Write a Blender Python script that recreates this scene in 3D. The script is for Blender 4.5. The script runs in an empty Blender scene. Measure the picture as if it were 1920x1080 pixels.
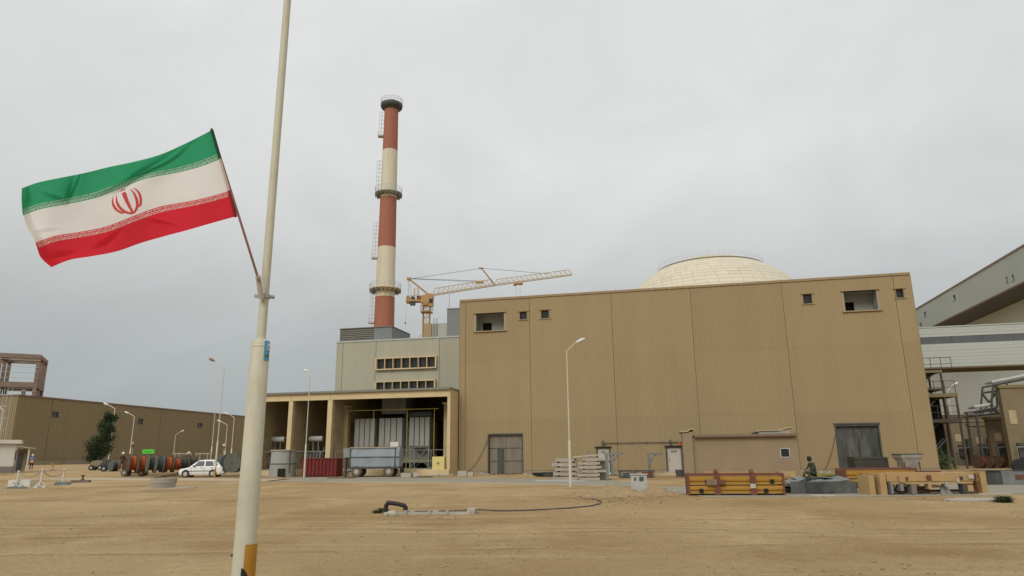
import bpy, bmesh, math, random
from math import sin, cos, pi, radians, sqrt, atan2
from mathutils import Vector, Matrix, noise
random.seed(7)
S = bpy.context.scene
C = S.collection
# ---------------------------------------------------------------- camera
H0, FPX, PITCH, ROLL = 1.6, 1280.0, 13.7, 0.6
cd = bpy.data.cameras.new('camera'); co = bpy.data.objects.new('camera', cd); C.objects.link(co)
cd.sensor_width = 36; cd.lens = FPX / 1920 * 36; cd.clip_start = 0.1; cd.clip_end = 6000
_p, _r = radians(PITCH), radians(ROLL)
FWD = Vector((0, cos(_p), sin(_p))); UP0 = Vector((0, -sin(_p), cos(_p))); RT0 = Vector((1, 0, 0))
RT = RT0 * cos(_r) - UP0 * sin(_r); UPV = UP0 * cos(_r) + RT0 * sin(_r)
m = Matrix((RT, UPV, -FWD)).transposed().to_4x4(); m.translation = (0, 0, H0)
co.matrix_world = m
S.camera = co
# ---------------------------------------------------------------- world (overcast) and sun
SUN_EL, SUN_AZ = radians(38), radians(203)          # azimuth clockwise from +Y: behind the camera, to its left
w = bpy.data.worlds.new('World'); S.world = w; w.use_nodes = True
nt = w.node_tree; nt.nodes.clear(); N = nt.nodes.new; L = nt.links.new
out = N('ShaderNodeOutputWorld'); bg = N('ShaderNodeBackground'); bg.inputs['Strength'].default_value = 0.1
sky = N('ShaderNodeTexSky'); sky.sky_type = 'NISHITA'; sky.sun_disc = False
sky.sun_elevation = SUN_EL; sky.sun_rotation = SUN_AZ; sky.dust_density = 6; sky.air_density = 1.5
hs = N('ShaderNodeHueSaturation'); hs.inputs['Saturation'].default_value = 0.25; L(sky.outputs[0], hs.inputs['Color'])
tc = N('ShaderNodeTexCoord'); sx = N('ShaderNodeSeparateXYZ'); L(tc.outputs['Generated'], sx.inputs[0])
ramp = N('ShaderNodeValToRGB')
cr = ramp.color_ramp; cr.elements[0].position = 0.0; cr.elements[0].color = (.400, .440, .450, 1)
cr.elements[1].position = 0.9; cr.elements[1].color = (.78, .785, .785, 1)
for p_, c_ in ((.12, (.455, .485, .490)), (.19, (.52, .545, .545)), (.30, (.665, .680, .678)), (.40, (.750, .762, .758)), (.6, (.755, .765, .765))):
    e = cr.elements.new(p_); e.color = c_ + (1,)
L(sx.outputs['Z'], ramp.inputs[0])
mp = N('ShaderNodeMapping'); mp.inputs['Scale'].default_value = (1.0, 1.0, 1.7); mp.inputs['Rotation'].default_value = (.2, .35, .5); L(tc.outputs['Generated'], mp.inputs[0])
nz = N('ShaderNodeTexNoise'); nz.inputs['Scale'].default_value = 2.6; nz.inputs['Detail'].default_value = 8; nz.inputs['Roughness'].default_value = .58; nz.inputs['Distortion'].default_value = .6
L(mp.outputs[0], nz.inputs['Vector'])
mr = N('ShaderNodeMapRange'); mr.inputs['From Min'].default_value = .28; mr.inputs['From Max'].default_value = .72
mr.inputs['To Min'].default_value = 9.15; mr.inputs['To Max'].default_value = 10.85; L(nz.outputs['Fac'], mr.inputs['Value'])
vs = N('ShaderNodeVectorMath'); vs.operation = 'SCALE'; L(ramp.outputs[0], vs.inputs[0]); L(mr.outputs[0], vs.inputs['Scale'])
mx = N('ShaderNodeMixRGB'); mx.inputs[0].default_value = .93; L(hs.outputs[0], mx.inputs[1]); L(vs.outputs[0], mx.inputs[2])
L(mx.outputs[0], bg.inputs['Color']); L(bg.outputs[0], out.inputs['Surface'])
sl = bpy.data.lights.new('sun', 'SUN'); sl.energy = 1.5; sl.angle = radians(28); sl.color = (1, .96, .90)
so = bpy.data.objects.new('sun', sl); C.objects.link(so)
sd = Vector((sin(SUN_AZ) * cos(SUN_EL), cos(SUN_AZ) * cos(SUN_EL), sin(SUN_EL)))
so.rotation_euler = sd.to_track_quat('Z', 'Y').to_euler(); so.location = (0, -20, 60)
vsn = S.view_settings
S.display_settings.display_device = 'sRGB'; vsn.view_transform = 'Standard'; vsn.look = 'None'; vsn.exposure = 0.0; vsn.gamma = 1.0; vsn.use_curve_mapping = False
S.render.engine = 'CYCLES'; S.render.resolution_x = 1024; S.render.resolution_y = 576
# ---------------------------------------------------------------- from photograph pixels to places
AZ = radians(-12.8)                                  # the plant's building grid is turned by this much
GU = Vector((cos(AZ), sin(AZ), 0)); GV = Vector((-sin(AZ), cos(AZ), 0))
def ray(px, py): return FWD + RT * ((px - 960) / FPX) + UPV * ((540 - py) / FPX)
def gp(px, py, z=0.0):                               # where the ray meets level z
    d = ray(px, py); t = (z - H0) / d.z; return Vector((d.x * t, d.y * t, z))
def at_y(px, py, Y):
    d = ray(px, py); t = Y / d.y; return Vector((d.x * t, Y, H0 + d.z * t))
def on_v(px, py, v):                                 # plane v = const of the building grid -> (u, z)
    d = ray(px, py); t = v / d.dot(GV); q = d * t; return q.dot(GU), q.z + H0
def on_u(px, py, u):
    d = ray(px, py); t = u / d.dot(GU); q = d * t; return q.dot(GV), q.z + H0
def gw(u, v, z=0.0):
    q = GU * u + GV * v; return Vector((q.x, q.y, z))
# ---------------------------------------------------------------- materials
MATS = {}
def mat(name, col, rough=.8, var=.12, scale=1.0, bump=0.0, bscale=None, metal=0.0, stretch=(1, 1, 1), stain=None, stain_amt=0.0, stain_scale=.6, spec=.3, coord='Object', transl=0.0):
    if name in MATS: return MATS[name]
    M = bpy.data.materials.new(name); M.use_nodes = True; t = M.node_tree; b = t.nodes['Principled BSDF']
    n = t.nodes.new; l = t.links.new
    b.inputs['Roughness'].default_value = rough; b.inputs['Metallic'].default_value = metal; b.inputs['Specular IOR Level'].default_value = spec
    c = n('ShaderNodeTexCoord'); mpn = n('ShaderNodeMapping'); mpn.inputs['Scale'].default_value = stretch; l(c.outputs[coord], mpn.inputs[0])
    nz = n('ShaderNodeTexNoise'); nz.inputs['Scale'].default_value = scale; nz.inputs['Detail'].default_value = 8; nz.inputs['Roughness'].default_value = .62; l(mpn.outputs[0], nz.inputs['Vector'])
    mr = n('ShaderNodeMapRange'); mr.inputs['From Min'].default_value = .3; mr.inputs['From Max'].default_value = .7; l(nz.outputs['Fac'], mr.inputs['Value'])
    mx = n('ShaderNodeMixRGB'); mx.inputs[1].default_value = tuple(x * (1 - var) for x in col) + (1,); mx.inputs[2].default_value = tuple(min(1, x * (1 + var)) for x in col) + (1,)
    l(mr.outputs[0], mx.inputs[0]); last = mx.outputs[0]
    if stain:
        n2 = n('ShaderNodeTexNoise'); n2.inputs['Scale'].default_value = stain_scale; n2.inputs['Detail'].default_value = 10; n2.inputs['Roughness'].default_value = .7; l(mpn.outputs[0], n2.inputs['Vector'])
        m2 = n('ShaderNodeMapRange'); m2.inputs['From Min'].default_value = .5; m2.inputs['From Max'].default_value = .72; m2.inputs['To Max'].default_value = stain_amt; l(n2.outputs['Fac'], m2.inputs['Value'])
        x2 = n('ShaderNodeMixRGB'); x2.inputs[2].default_value = tuple(stain) + (1,); l(m2.outputs[0], x2.inputs[0]); l(last, x2.inputs[1]); last = x2.outputs[0]
    if name in ('tan_cladding', 'dome_tile', 'grey_green_cladding', 'concrete_slab', 'orange_formwork', 'pier_concrete'):
        oi = n('ShaderNodeObjectInfo'); mo = n('ShaderNodeMapRange'); mo.inputs['To Min'].default_value = .955; mo.inputs['To Max'].default_value = 1.045; l(oi.outputs['Random'], mo.inputs['Value'])
        so_ = n('ShaderNodeVectorMath'); so_.operation = 'SCALE'; l(last, so_.inputs[0]); l(mo.outputs[0], so_.inputs['Scale']); last = so_.outputs[0]
    l(last, b.inputs['Base Color'])
    if bump:
        n3 = n('ShaderNodeTexNoise'); n3.inputs['Scale'].default_value = bscale or scale * 6; n3.inputs['Detail'].default_value = 6; l(mpn.outputs[0], n3.inputs['Vector'])
        bp = n('ShaderNodeBump'); bp.inputs['Strength'].default_value = 1; bp.inputs['Distance'].default_value = bump; l(n3.outputs['Fac'], bp.inputs['Height']); l(bp.outputs[0], b.inputs['Normal'])
    MATS[name] = M; return M
M_WALL = mat('tan_cladding', (.338, .258, .142), .75, .04, .35, 0, stain=(.298, .226, .122), stain_amt=.35, stain_scale=.45, stretch=(1.5, 1.5, .22))
M_SEAM = mat('seam_dark', (.16, .12, .07), .9, .1)
M_TRIM = mat('tan_trim', (.325, .248, .136), .7, .06, 1)
M_COPE = mat('coping_brown', (.30, .215, .115), .6, .1, 1)
M_PLINTH = mat('plinth_concrete', (.30, .255, .175), .9, .18, 1.2, .01, stain=(.14, .12, .09), stain_amt=.6)
M_LOGGIA = mat('pale_plaster', (.34, .335, .30), .9, .06, 1)
M_BLACK = mat('dark_interior', (.018, .017, .015), .9, .2, 1)
M_GLASS = mat('window_glass', (.02, .022, .022), .15, .2, 2, spec=.5)
M_GREYCLAD = mat('grey_green_cladding', (.40, .385, .29), .7, .05, .4, stain=(.36, .335, .25), stain_amt=.5, stretch=(1.5, 1.5, .25))
M_GREYTRIM = mat('grey_trim', (.20, .195, .165), .6, .1, 1)
M_LOUVRE = mat('dark_grey_louvre', (.085, .085, .078), .6, .15, 1)
M_HOUSING = mat('grey_housing', (.185, .20, .195), .55, .08, 1)
M_CREAM = mat('cream_beam', (.60, .475, .275), .8, .08, .8, stain=(.40, .31, .19), stain_amt=.4)
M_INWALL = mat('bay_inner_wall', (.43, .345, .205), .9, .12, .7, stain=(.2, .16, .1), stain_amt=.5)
M_BAYDARK = mat('bay_back_wall', (.11, .105, .07), .95, .25, .6)  # dark tone for the back wall and ceiling of the bays
M_RADI = mat('radiator_grey', (.285, .285, .262), .5, .08, 1.3, stain=(.22, .21, .18), stain_amt=.5)
M_DKSTEEL = mat('dark_steel', (.07, .072, .068), .55, .3, 2)
M_MIDSTEEL = mat('mid_steel', (.20, .205, .19), .6, .2, 2)
M_YEL = mat('yellow_paint', (.42, .345, .085), .55, .1, 2, stain=(.25, .2, .1), stain_amt=.5)
M_PALEYEL = mat('pale_yellow_paint', (.66, .57, .22), .55, .06, 2)
M_CONC = mat('concrete', (.40, .375, .31), .9, .15, 1.5, .01, stain=(.2, .18, .15), stain_amt=.5)
M_SLAB = mat('concrete_slab', (.40, .355, .29), .92, .16, 2, .01, stain=(.2, .17, .13), stain_amt=.5)
M_WHITE = mat('white_paint', (.60, .585, .52), .5, .05, 1.5, stain=(.45, .40, .31), stain_amt=.4)
M_LAMP = mat('lamp_post_paint', (.545, .525, .40), .55, .06, 3, .0012, 60, stain=(.34, .29, .19), stain_amt=.55, stain_scale=5, stretch=(1, 1, .35))
M_LAMPFAR = mat('lamp_post_far', (.62, .585, .47), .5, .05, 2)
M_HEAD = mat('lamp_head', (.70, .70, .66), .4, .05, 4)
M_HEADBR = mat('lamp_head_brown', (.24, .16, .11), .5, .1, 4)
M_LENS = mat('lamp_lens', (.50, .52, .50), .15, .05, 4)
M_RED = mat('stack_red', (.345, .135, .085), .75, .08, .25, stain=(.20, .085, .06), stain_amt=.65, stain_scale=.5, stretch=(2, 2, .12))
M_STKC = mat('stack_cream', (.62, .575, .44), .75, .06, .25, stain=(.38, .33, .25), stain_amt=.65, stain_scale=.5, stretch=(2, 2, .12))
M_STEELPALE = mat('pale_galvanised', (.42, .43, .41), .5, .1, 2)
M_CRANE = mat('crane_yellow', (.42, .262, .095), .55, .12, 1, stain=(.24, .12, .05), stain_amt=.5)
M_CRANEP = mat('crane_pale', (.50, .40, .24), .55, .12, 1, stain=(.3, .2, .1), stain_amt=.4)
M_DOME = mat('dome_tile', (.63, .58, .445), .75, .03, .12, stain=(.57, .52, .385), stain_amt=.4)
M_DOMEJ = mat('dome_joint', (.55, .495, .36), .85, .05, .3)
M_HALL = mat('hall_grey', (.395, .43, .39), .7, .05, .15, stain=(.33, .355, .32), stain_amt=.5, stretch=(1, 1, .4))
M_HALLLOW = mat('hall_lower_grey', (.33, .33, .28), .75, .06, .15, stain=(.26, .255, .21), stain_amt=.5)
M_GALL = mat('gallery_grey', (.44, .46, .41), .6, .04, .3)
M_GALLWIN = mat('gallery_glazing', (.115, .125, .13), .35, .1, .8)
M_FASCIA = mat('roof_edge_red', (.22, .16, .14), .7, .1, 1)
M_PIER = mat('pier_concrete', (.215, .172, .102), .9, .12, .5, .01, stain=(.2, .17, .11), stain_amt=.5)
M_LEFTCLAD = mat('brown_cladding', (.265, .212, .122), .8, .05, .1, stain=(.22, .175, .10), stain_amt=.5, stretch=(1, 1, .3))
M_SKEL = mat('skeleton_concrete', (.25, .185, .14), .9, .15, .4, stain=(.15, .11, .08), stain_amt=.4)
M_ASPH = mat('asphalt', (.285, .265, .205), .92, .14, .5, .004, 30, stain=(.38, .31, .20), stain_amt=.85, stain_scale=.25, stretch=(.6, 2.0, 1))
M_KERB = mat('kerb', (.42, .37, .285), .9, .12, 1)
M_RUST = mat('rusty_steel', (.16, .065, .04), .8, .25, 4)
M_ORANGE = mat('orange_formwork', (.42, .22, .035), .6, .12, 2, stain=(.24, .12, .04), stain_amt=.55, stain_scale=2)
M_TANSTEEL = mat('tan_steel', (.42, .28, .125), .65, .12, 1.5, stain=(.26, .15, .08), stain_amt=.6, stain_scale=1.5)
M_PLASTER = mat('shed_plaster', (.285, .215, .135), .92, .07, .8, .006, 12, stain=(.235, .175, .11), stain_amt=.5)
M_TILE = mat('shed_coping', (.42, .33, .21), .8, .1, 2)
M_SHEETDK = mat('dark_sheet_metal', (.06, .064, .058), .5, .35, 1.2, stain=(.17, .17, .15), stain_amt=.6, stain_scale=.9, stretch=(2, 2, .4))
M_SHEET = mat('grey_sheet', (.095, .102, .093), .7, .4, 1.8, .02, 5, stain=(.04, .043, .04), stain_amt=.7, stain_scale=1)
M_DOORGREY = mat('weathered_door', (.205, .18, .14), .8, .15, 1.3, stain=(.10, .09, .07), stain_amt=.6, stretch=(2, 2, .5))
M_DOORPALE = mat('pale_door', (.46, .42, .355), .75, .06, 2, stain=(.3, .26, .2), stain_amt=.4)
M_TANK = mat('grey_tank', (.33, .335, .31), .8, .1, 1.5, stain=(.2, .19, .16), stain_amt=.5, stretch=(1, 1, .4))
M_REDC = mat('dark_red_paint', (.17, .022, .02), .6, .2, 2, stain=(.06, .02, .015), stain_amt=.5)
M_TARP = mat('blue_grey_tarp', (.27, .315, .335), .7, .12, 1.2, .02, 2.5, stain=(.36, .37, .36), stain_amt=.6, stain_scale=1.3)
M_RUBBER = mat('rubber', (.03, .029, .027), .85, .2, 5)
M_DUSTYRUB = mat('dusty_rubber', (.12, .105, .08), .9, .2, 5)
M_RIM = mat('wheel_rim', (.50, .50, .49), .35, .1, 8, metal=.4)
M_CAR = mat('car_white', (.80, .80, .78), .25, .03, 2, spec=.5)
M_CARTRIM = mat('car_trim', (.03, .03, .03), .5, .1, 4)
M_CARGLASS = mat('car_glass', (.012, .013, .014), .12, .1, 2, spec=.2)
M_AMBER = mat('amber_lens', (.6, .22, .04), .3, .05, 4)
M_REDLENS = mat('red_lens', (.45, .03, .02), .3, .05, 4)
M_REELO = mat('orange_cable', (.40, .085, .022), .6, .2, 5)
M_REELW = mat('reel_wood', (.115, .072, .042), .9, .3, 3)
M_REELD = mat('dark_cable', (.045, .045, .042), .6, .3, 5)
M_REELG = mat('grey_reel', (.105, .112, .09), .8, .2, 3)
M_GREENSIGN = mat('green_board', (.10, .56, .055), .5, .03, 2)
M_GREENTXT = mat('sign_lettering', (.03, .30, .03), .5, .03, 2)
M_SKIN = mat('skin', (.38, .22, .14), .6, .06, 6)
M_HAIR = mat('hair', (.015, .012, .01), .6, .1, 9)
M_BLUE = mat('blue_shirt', (.12, .19, .42), .85, .1, 6)
M_DKBLUE = mat('dark_trousers', (.02, .024, .045), .9, .1, 6)
M_OLIVE = mat('olive_work_clothes', (.050, .062, .040), .9, .15, 6)
M_MAROON = mat('maroon_overall', (.10, .04, .04), .9, .1, 6)
M_HELM = mat('white_helmet', (.78, .78, .75), .4, .03, 6)
M_BAGO = mat('orange_bag', (.65, .30, .04), .7, .1, 6)
M_LEAF = mat('casuarina_needles', (.035, .055, .022), .7, .45, 1.1)
M_LEAF2 = mat('weed_leaf', (.08, .10, .04), .7, .4, 4)
M_BARK = mat('bark', (.11, .085, .06), .95, .2, 4)
M_DIRT = mat('mound_soil', (.335, .24, .128), .95, .2, 2.5, .05, 7, stain=(.21, .14, .07), stain_amt=.6, stain_scale=2)
M_STONE = mat('pebble', (.31, .245, .16), .9, .3, 3, coord='Object')
M_STICKER = mat('sticker_blue', (.09, .33, .50), .4, .1, 20)
M_STICKERW = mat('sticker_white', (.62, .62, .66), .4, .05, 20)
M_STICKERN = mat('sticker_navy', (.05, .05, .16), .4, .05, 20)
M_STICKERG = mat('sticker_olive', (.10, .14, .04), .4, .1, 20)
M_STRIPEY = mat('stripe_ochre', (.43, .21, .025), .55, .1, 8, stain=(.2, .1, .03), stain_amt=.4, stain_scale=12)
M_STRIPEK = mat('stripe_black', (.02, .02, .018), .6, .1, 8)
M_STICK = mat('flag_stick_brown', (.20, .085, .06), .5, .12, 6)
M_TUBE = mat('socket_tube', (.48, .45, .38), .5, .08, 8)
M_CHAINBLUE = mat('post_foot_blue', (.15, .18, .19), .7, .15, 5)
# ---------------------------------------------------------------- mesh helpers
class MB:
    def __init__(s): s.v = []; s.f = []
    def add(s, vs, fs):
        o = len(s.v); s.v += [tuple(q) for q in vs]; s.f += [tuple(i + o for i in f) for f in fs]; return s
    def box(s, x0, x1, y0, y1, z0, z1):
        return s.add([(x0, y0, z0), (x1, y0, z0), (x1, y1, z0), (x0, y1, z0), (x0, y0, z1), (x1, y0, z1), (x1, y1, z1), (x0, y1, z1)],
                     [(0, 3, 2, 1), (4, 5, 6, 7), (0, 1, 5, 4), (1, 2, 6, 5), (2, 3, 7, 6), (3, 0, 4, 7)])
    def obox(s, c, size, rot=(0, 0, 0)):
        R = Matrix.Rotation(rot[2], 3, 'Z') @ Matrix.Rotation(rot[1], 3, 'Y') @ Matrix.Rotation(rot[0], 3, 'X'); c = Vector(c); a, b, d = (q / 2 for q in size)
        vs = [c + R @ Vector(q) for q in ((-a, -b, -d), (a, -b, -d), (a, b, -d), (-a, b, -d), (-a, -b, d), (a, -b, d), (a, b, d), (-a, b, d))]
        return s.add(vs, [(0, 3, 2, 1), (4, 5, 6, 7), (0, 1, 5, 4), (1, 2, 6, 5), (2, 3, 7, 6), (3, 0, 4, 7)])
    def tube(s, p0, p1, r0, r1=None, n=8, caps=True):
        p0 = Vector(p0); p1 = Vector(p1); r1 = r0 if r1 is None else r1; d = (p1 - p0).normalized()
        a = d.orthogonal().normalized(); b = d.cross(a)
        vs = [p + (a * cos(2 * pi * i / n) + b * sin(2 * pi * i / n)) * r for p, r in ((p0, r0), (p1, r1)) for i in range(n)]
        fs = [(i, (i + 1) % n, n + (i + 1) % n, n + i) for i in range(n)]
        if caps: fs += [tuple(range(n))[::-1], tuple(range(n, 2 * n))]
        return s.add(vs, fs)
    def path(s, pts, r, n=6):
        for a, b in zip(pts, pts[1:]): s.tube(a, b, r, n=n)
        return s
    def lathe(s, prof, n=24, c=(0, 0, 0), axis='Z', cap=True):
        vs = []
        for r, z in prof:
            for i in range(n):
                a = 2 * pi * i / n; q = (r * cos(a), r * sin(a), z)
                if axis == 'X': q = (q[2], q[0], q[1])
                if axis == 'Y': q = (q[0], q[2], q[1])
                vs.append((q[0] + c[0], q[1] + c[1], q[2] + c[2]))
        k = len(prof); fs = [(j * n + i, j * n + (i + 1) % n, (j + 1) * n + (i + 1) % n, (j + 1) * n + i) for j in range(k - 1) for i in range(n)]
        if cap: fs += [tuple(range(n))[::-1], tuple(range((k - 1) * n, k * n))]
        return s.add(vs, fs)
    def prism(s, poly, a, b, plane='XZ'):                 # polygon in a plane, extruded along the third axis from a to b
        n = len(poly)
        def P(q, t): return (q[0], t, q[1]) if plane == 'XZ' else ((t, q[0], q[1]) if plane == 'YZ' else (q[0], q[1], t))
        vs = [P(q, a) for q in poly] + [P(q, b) for q in poly]
        return s.add(vs, [tuple(range(n))[::-1], tuple(range(n, 2 * n))] + [(i, (i + 1) % n, n + (i + 1) % n, n + i) for i in range(n)])
    def mesh(s, name, smooth=False):
        me = bpy.data.meshes.new(name); me.from_pydata(s.v, [], s.f)
        bm = bmesh.new(); bm.from_mesh(me); bmesh.ops.recalc_face_normals(bm, faces=bm.faces); bm.to_mesh(me); bm.free()
        if smooth:
            me.polygons.foreach_set('use_smooth', [True] * len(me.polygons)); me.set_sharp_from_angle(angle=radians(38))
        return me
    def build(s, name, material, parent=None, label=None, smooth=False):
        o = bpy.data.objects.new(name, s.mesh(name, smooth)); o.data.materials.append(material); C.objects.link(o)
        if parent: o.parent = parent
        if label: o['label'] = label
        return o
def share(name, me, material, parent=None, loc=(0, 0, 0), rot=(0, 0, 0)):
    o = bpy.data.objects.new(name, me)
    if not me.materials: me.materials.append(material)
    C.objects.link(o); o.parent = parent; o.location = loc; o.rotation_euler = rot; return o
def tag(o, label, cat, group=None):
    o['label'] = label; o['category'] = cat
    if group: o['group'] = group
    return o
def thing(name, label, cat, loc=(0, 0, 0), rz=0.0, group=None):
    o = bpy.data.objects.new(name, None); C.objects.link(o); o.empty_display_size = .3
    o.location = loc; o.rotation_euler = (0, 0, rz); return tag(o, label, cat, group)
def copy_tree(o, parent=None):
    c = o.copy(); C.objects.link(c); c.parent = parent
    for ch in o.children: copy_tree(ch, c)
    return c
def struct(o, kind='structure'): o['kind'] = kind; return o
def B(*a): return MB().box(*a)
def panel_ribbed(x0, x1, z0, z1, holes=(), pitch=.178, depth=.03, crest=.55):
    """ribbed sheet in the XZ plane, ribs standing out to -y, openings left free"""
    k = max(1, round((x1 - x0) / pitch)); p = (x1 - x0) / k; pts = []
    for i in range(k):
        a = x0 + i * p
        pts += [(a, 0), (a + .08 * p, -depth), (a + (crest) * p, -depth), (a + (crest + .12) * p, 0)]
    pts.append((x1, 0))
    for h in holes:
        for hx in (h[0], h[1]):
            if x0 < hx < x1:
                for j in range(len(pts) - 1):
                    if pts[j][0] < hx < pts[j + 1][0] - 1e-6:
                        t = (hx - pts[j][0]) / (pts[j + 1][0] - pts[j][0]); pts.insert(j + 1, (hx, pts[j][1] + t * (pts[j + 1][1] - pts[j][1]))); break
    mb = MB()
    for (xa, ya), (xb, yb) in zip(pts, pts[1:]):
        if xb - xa < 1e-6: continue
        xm = (xa + xb) / 2; iv = [(z0, z1)]
        for h in holes:
            if h[0] < xm < h[1]:
                nv = []
                for a, b in iv:
                    if h[2] > a: nv.append((a, min(b, h[2])))
                    if h[3] < b: nv.append((max(a, h[3]), b))
                iv = [q for q in nv if q[1] - q[0] > 1e-4]
        for a, b in iv: mb.add([(xa, ya, a), (xb, yb, a), (xb, yb, b), (xa, ya, b)], [(0, 1, 2, 3)])
    return mb
def wall_holes(mb, x0, x1, y0, y1, z0, z1, holes):
    xs = sorted({x0, x1} | {h[i] for h in holes for i in (0, 1) if x0 < h[i] < x1})
    for a, b in zip(xs, xs[1:]):
        m_ = (a + b) / 2; iv = [(z0, z1)]
        for h in holes:
            if h[0] < m_ < h[1]:
                nv = []
                for p, q in iv:
                    if h[2] > p: nv.append((p, min(q, h[2])))
                    if h[3] < q: nv.append((max(p, h[3]), q))
                iv = [t for t in nv if t[1] - t[0] > 1e-4]
        for p, q in iv: mb.box(a, b, y0, y1, p, q)
    return mb
def truss(mb, p0, p1, w, h, n, r=.06, rd=.035, tri=True, k=5):
    """lattice boom from p0 to p1: two bottom chords w apart, one (or two) top chords h above"""
    p0 = Vector(p0); p1 = Vector(p1); d = (p1 - p0).normalized(); sd_ = d.cross(Vector((0, 0, 1)))
    sd_ = sd_.normalized() if sd_.length > .01 else Vector((1, 0, 0)); up = sd_.cross(d).normalized()
    A = lambda t: p0 + (p1 - p0) * t - sd_ * w / 2
    Bq = lambda t: p0 + (p1 - p0) * t + sd_ * w / 2
    T = (lambda t: p0 + (p1 - p0) * t + up * h)
    mb.tube(A(0), A(1), r, n=k); mb.tube(Bq(0), Bq(1), r, n=k); mb.tube(T(.5 / n), T(1 - .5 / n), r, n=k)
    for i in range(n):
        t0, tm, t1 = i / n, (i + .5) / n, (i + 1) / n
        for q in (A, Bq): mb.tube(q(t0), T(tm), rd, n=4); mb.tube(T(tm), q(t1), rd, n=4)
        mb.tube(A(t0), Bq(t1), rd, n=4)
    return mb
def mast(mb, p0, p1, w, n, r=.07, rd=.04):
    p0 = Vector(p0); p1 = Vector(p1); cs = [Vector((sx_ * w / 2, sy * w / 2, 0)) for sx_, sy in ((-1, -1), (1, -1), (1, 1), (-1, 1))]
    for c_ in cs: mb.tube(p0 + c_, p1 + c_, r, n=5)
    for i in range(n):
        a = p0 + (p1 - p0) * (i / n); b = p0 + (p1 - p0) * ((i + 1) / n)
        for j in range(4):
            c0, c1 = cs[j], cs[(j + 1) % 4]
            mb.tube(a + c0, a + c1, rd, n=4)
            mb.tube(a + (c0 if i % 2 else c1), b + (c1 if i % 2 else c0), rd, n=4)
    return mb
def railing_ring(mb, r, z, h, n, a0=0.0, a1=2 * pi, rr=.03, c=(0, 0)):
    P = lambda a, zz: (c[0] + r * cos(a), c[1] + r * sin(a), zz)
    for i in range(n):
        a = a0 + (a1 - a0) * i / n; b = a0 + (a1 - a0) * (i + 1) / n
        mb.tube(P(a, z), P(a, z + h), rr, n=4)
        for f in (.5, 1): mb.tube(P(a, z + h * f), P(b, z + h * f), rr, n=4)
    return mb
def fbm(x, y, s, o=4):
    return noise.fractal(Vector((x * s, y * s, 3.7)), 1.0, 2.0, o)
def sstep(a, b, x):
    t = max(0, min(1, (x - a) / (b - a))); return t * t * (3 - 2 * t)
# ================================================================ SETTING: ground, road
EDGE_PX = [(-400, 899), (0, 899), (300, 901), (600, 903.5), (820, 905.5), (1000, 908), (1180, 912), (1262, 919), (1296, 933), (1500, 932), (1700, 931), (1860, 928), (2050, 924), (2500, 915)]
EDGE = [gp(*q) for q in EDGE_PX]
def y_edge(x):
    if x <= EDGE[0].x: return EDGE[0].y
    for a, b in zip(EDGE, EDGE[1:]):
        if a.x <= x <= b.x: return a.y + (b.y - a.y) * (x - a.x) / max(1e-6, b.x - a.x)
    return EDGE[-1].y
def terrace(x, y): return .40 * sstep(60.5, 64.5, y) * sstep(-21.5, -27.0, x)
RUTS = (16.5, 18.2, 25.0, 26.7, 12.6, 14.3)
def gz(x, y):
    k = sstep(.3, 4.0, y_edge(x) - y)
    u = .045 * fbm(x, y * 1.6, .16) + .014 * fbm(x, y, .9, 3)
    rut = 0.0
    for q in RUTS:                         # wheel ruts across the yard
        yy = y - (q + .9 * sin(x * .09 + q) - .05 * x); rut -= .03 * math.exp(-(yy / .16) ** 2)
    return terrace(x, y) + (u + rut) * k * sstep(150, 60, abs(x))
def grow(a, b, step0, k):
    r = [a]; s = step0
    while r[-1] < b: r.append(r[-1] + s); s *= k
    return r
ys = [-1500, -500, -150, -60, -25, -10, -2, 3]
y = 3.0; s = .16
while y < 45: y += s; s *= 1.013; ys.append(y)
while y < 75: y += .8; ys.append(y)
s = 2.
while y < 4500: y += s; s *= 1.18; ys.append(y)
xp = [0.0]; s = .22
while xp[-1] < 40: xp.append(xp[-1] + s); s *= 1.012
s = 1.
while xp[-1] < 4500: xp.append(xp[-1] + s); s *= 1.15
xs = [-q for q in xp[:0:-1]] + xp
gmb = MB(); gmb.v = [(x_, y_, gz(x_, y_) if (y_ < 80 and abs(x_) < 150) else terrace(x_, y_)) for y_ in ys for x_ in xs]
nx = len(xs); gmb.f = [(j * nx + i, j * nx + i + 1, (j + 1) * nx + i + 1, (j + 1) * nx + i) for j in range(len(ys) - 1) for i in range(nx - 1)]
GM = bpy.data.materials.new('sandy_ground'); GM.use_nodes = True; t = GM.node_tree; b = t.nodes['Principled BSDF']; n = t.nodes.new; l = t.links.new
b.inputs['Roughness'].default_value = .95; b.inputs['Specular IOR Level'].default_value = .15
tcg = n('ShaderNodeTexCoord')
def gnoise(scale, stretch=(1, 1, 1), detail=8, rough=.6, rot=0):
    mp_ = n('ShaderNodeMapping'); mp_.inputs['Scale'].default_value = stretch; mp_.inputs['Rotation'].default_value = (0, 0, rot); l(tcg.outputs['Object'], mp_.inputs[0])
    z = n('ShaderNodeTexNoise'); z.inputs['Scale'].default_value = scale; z.inputs['Detail'].default_value = detail; z.inputs['Roughness'].default_value = rough; l(mp_.outputs[0], z.inputs['Vector']); return z.outputs['Fac']
def grange(src, a, b_, c_=0, d=1):
    z = n('ShaderNodeMapRange'); z.inputs['From Min'].default_value = a; z.inputs['From Max'].default_value = b_; z.inputs['To Min'].default_value = c_; z.inputs['To Max'].default_value = d; l(src, z.inputs['Value']); return z.outputs[0]
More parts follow.
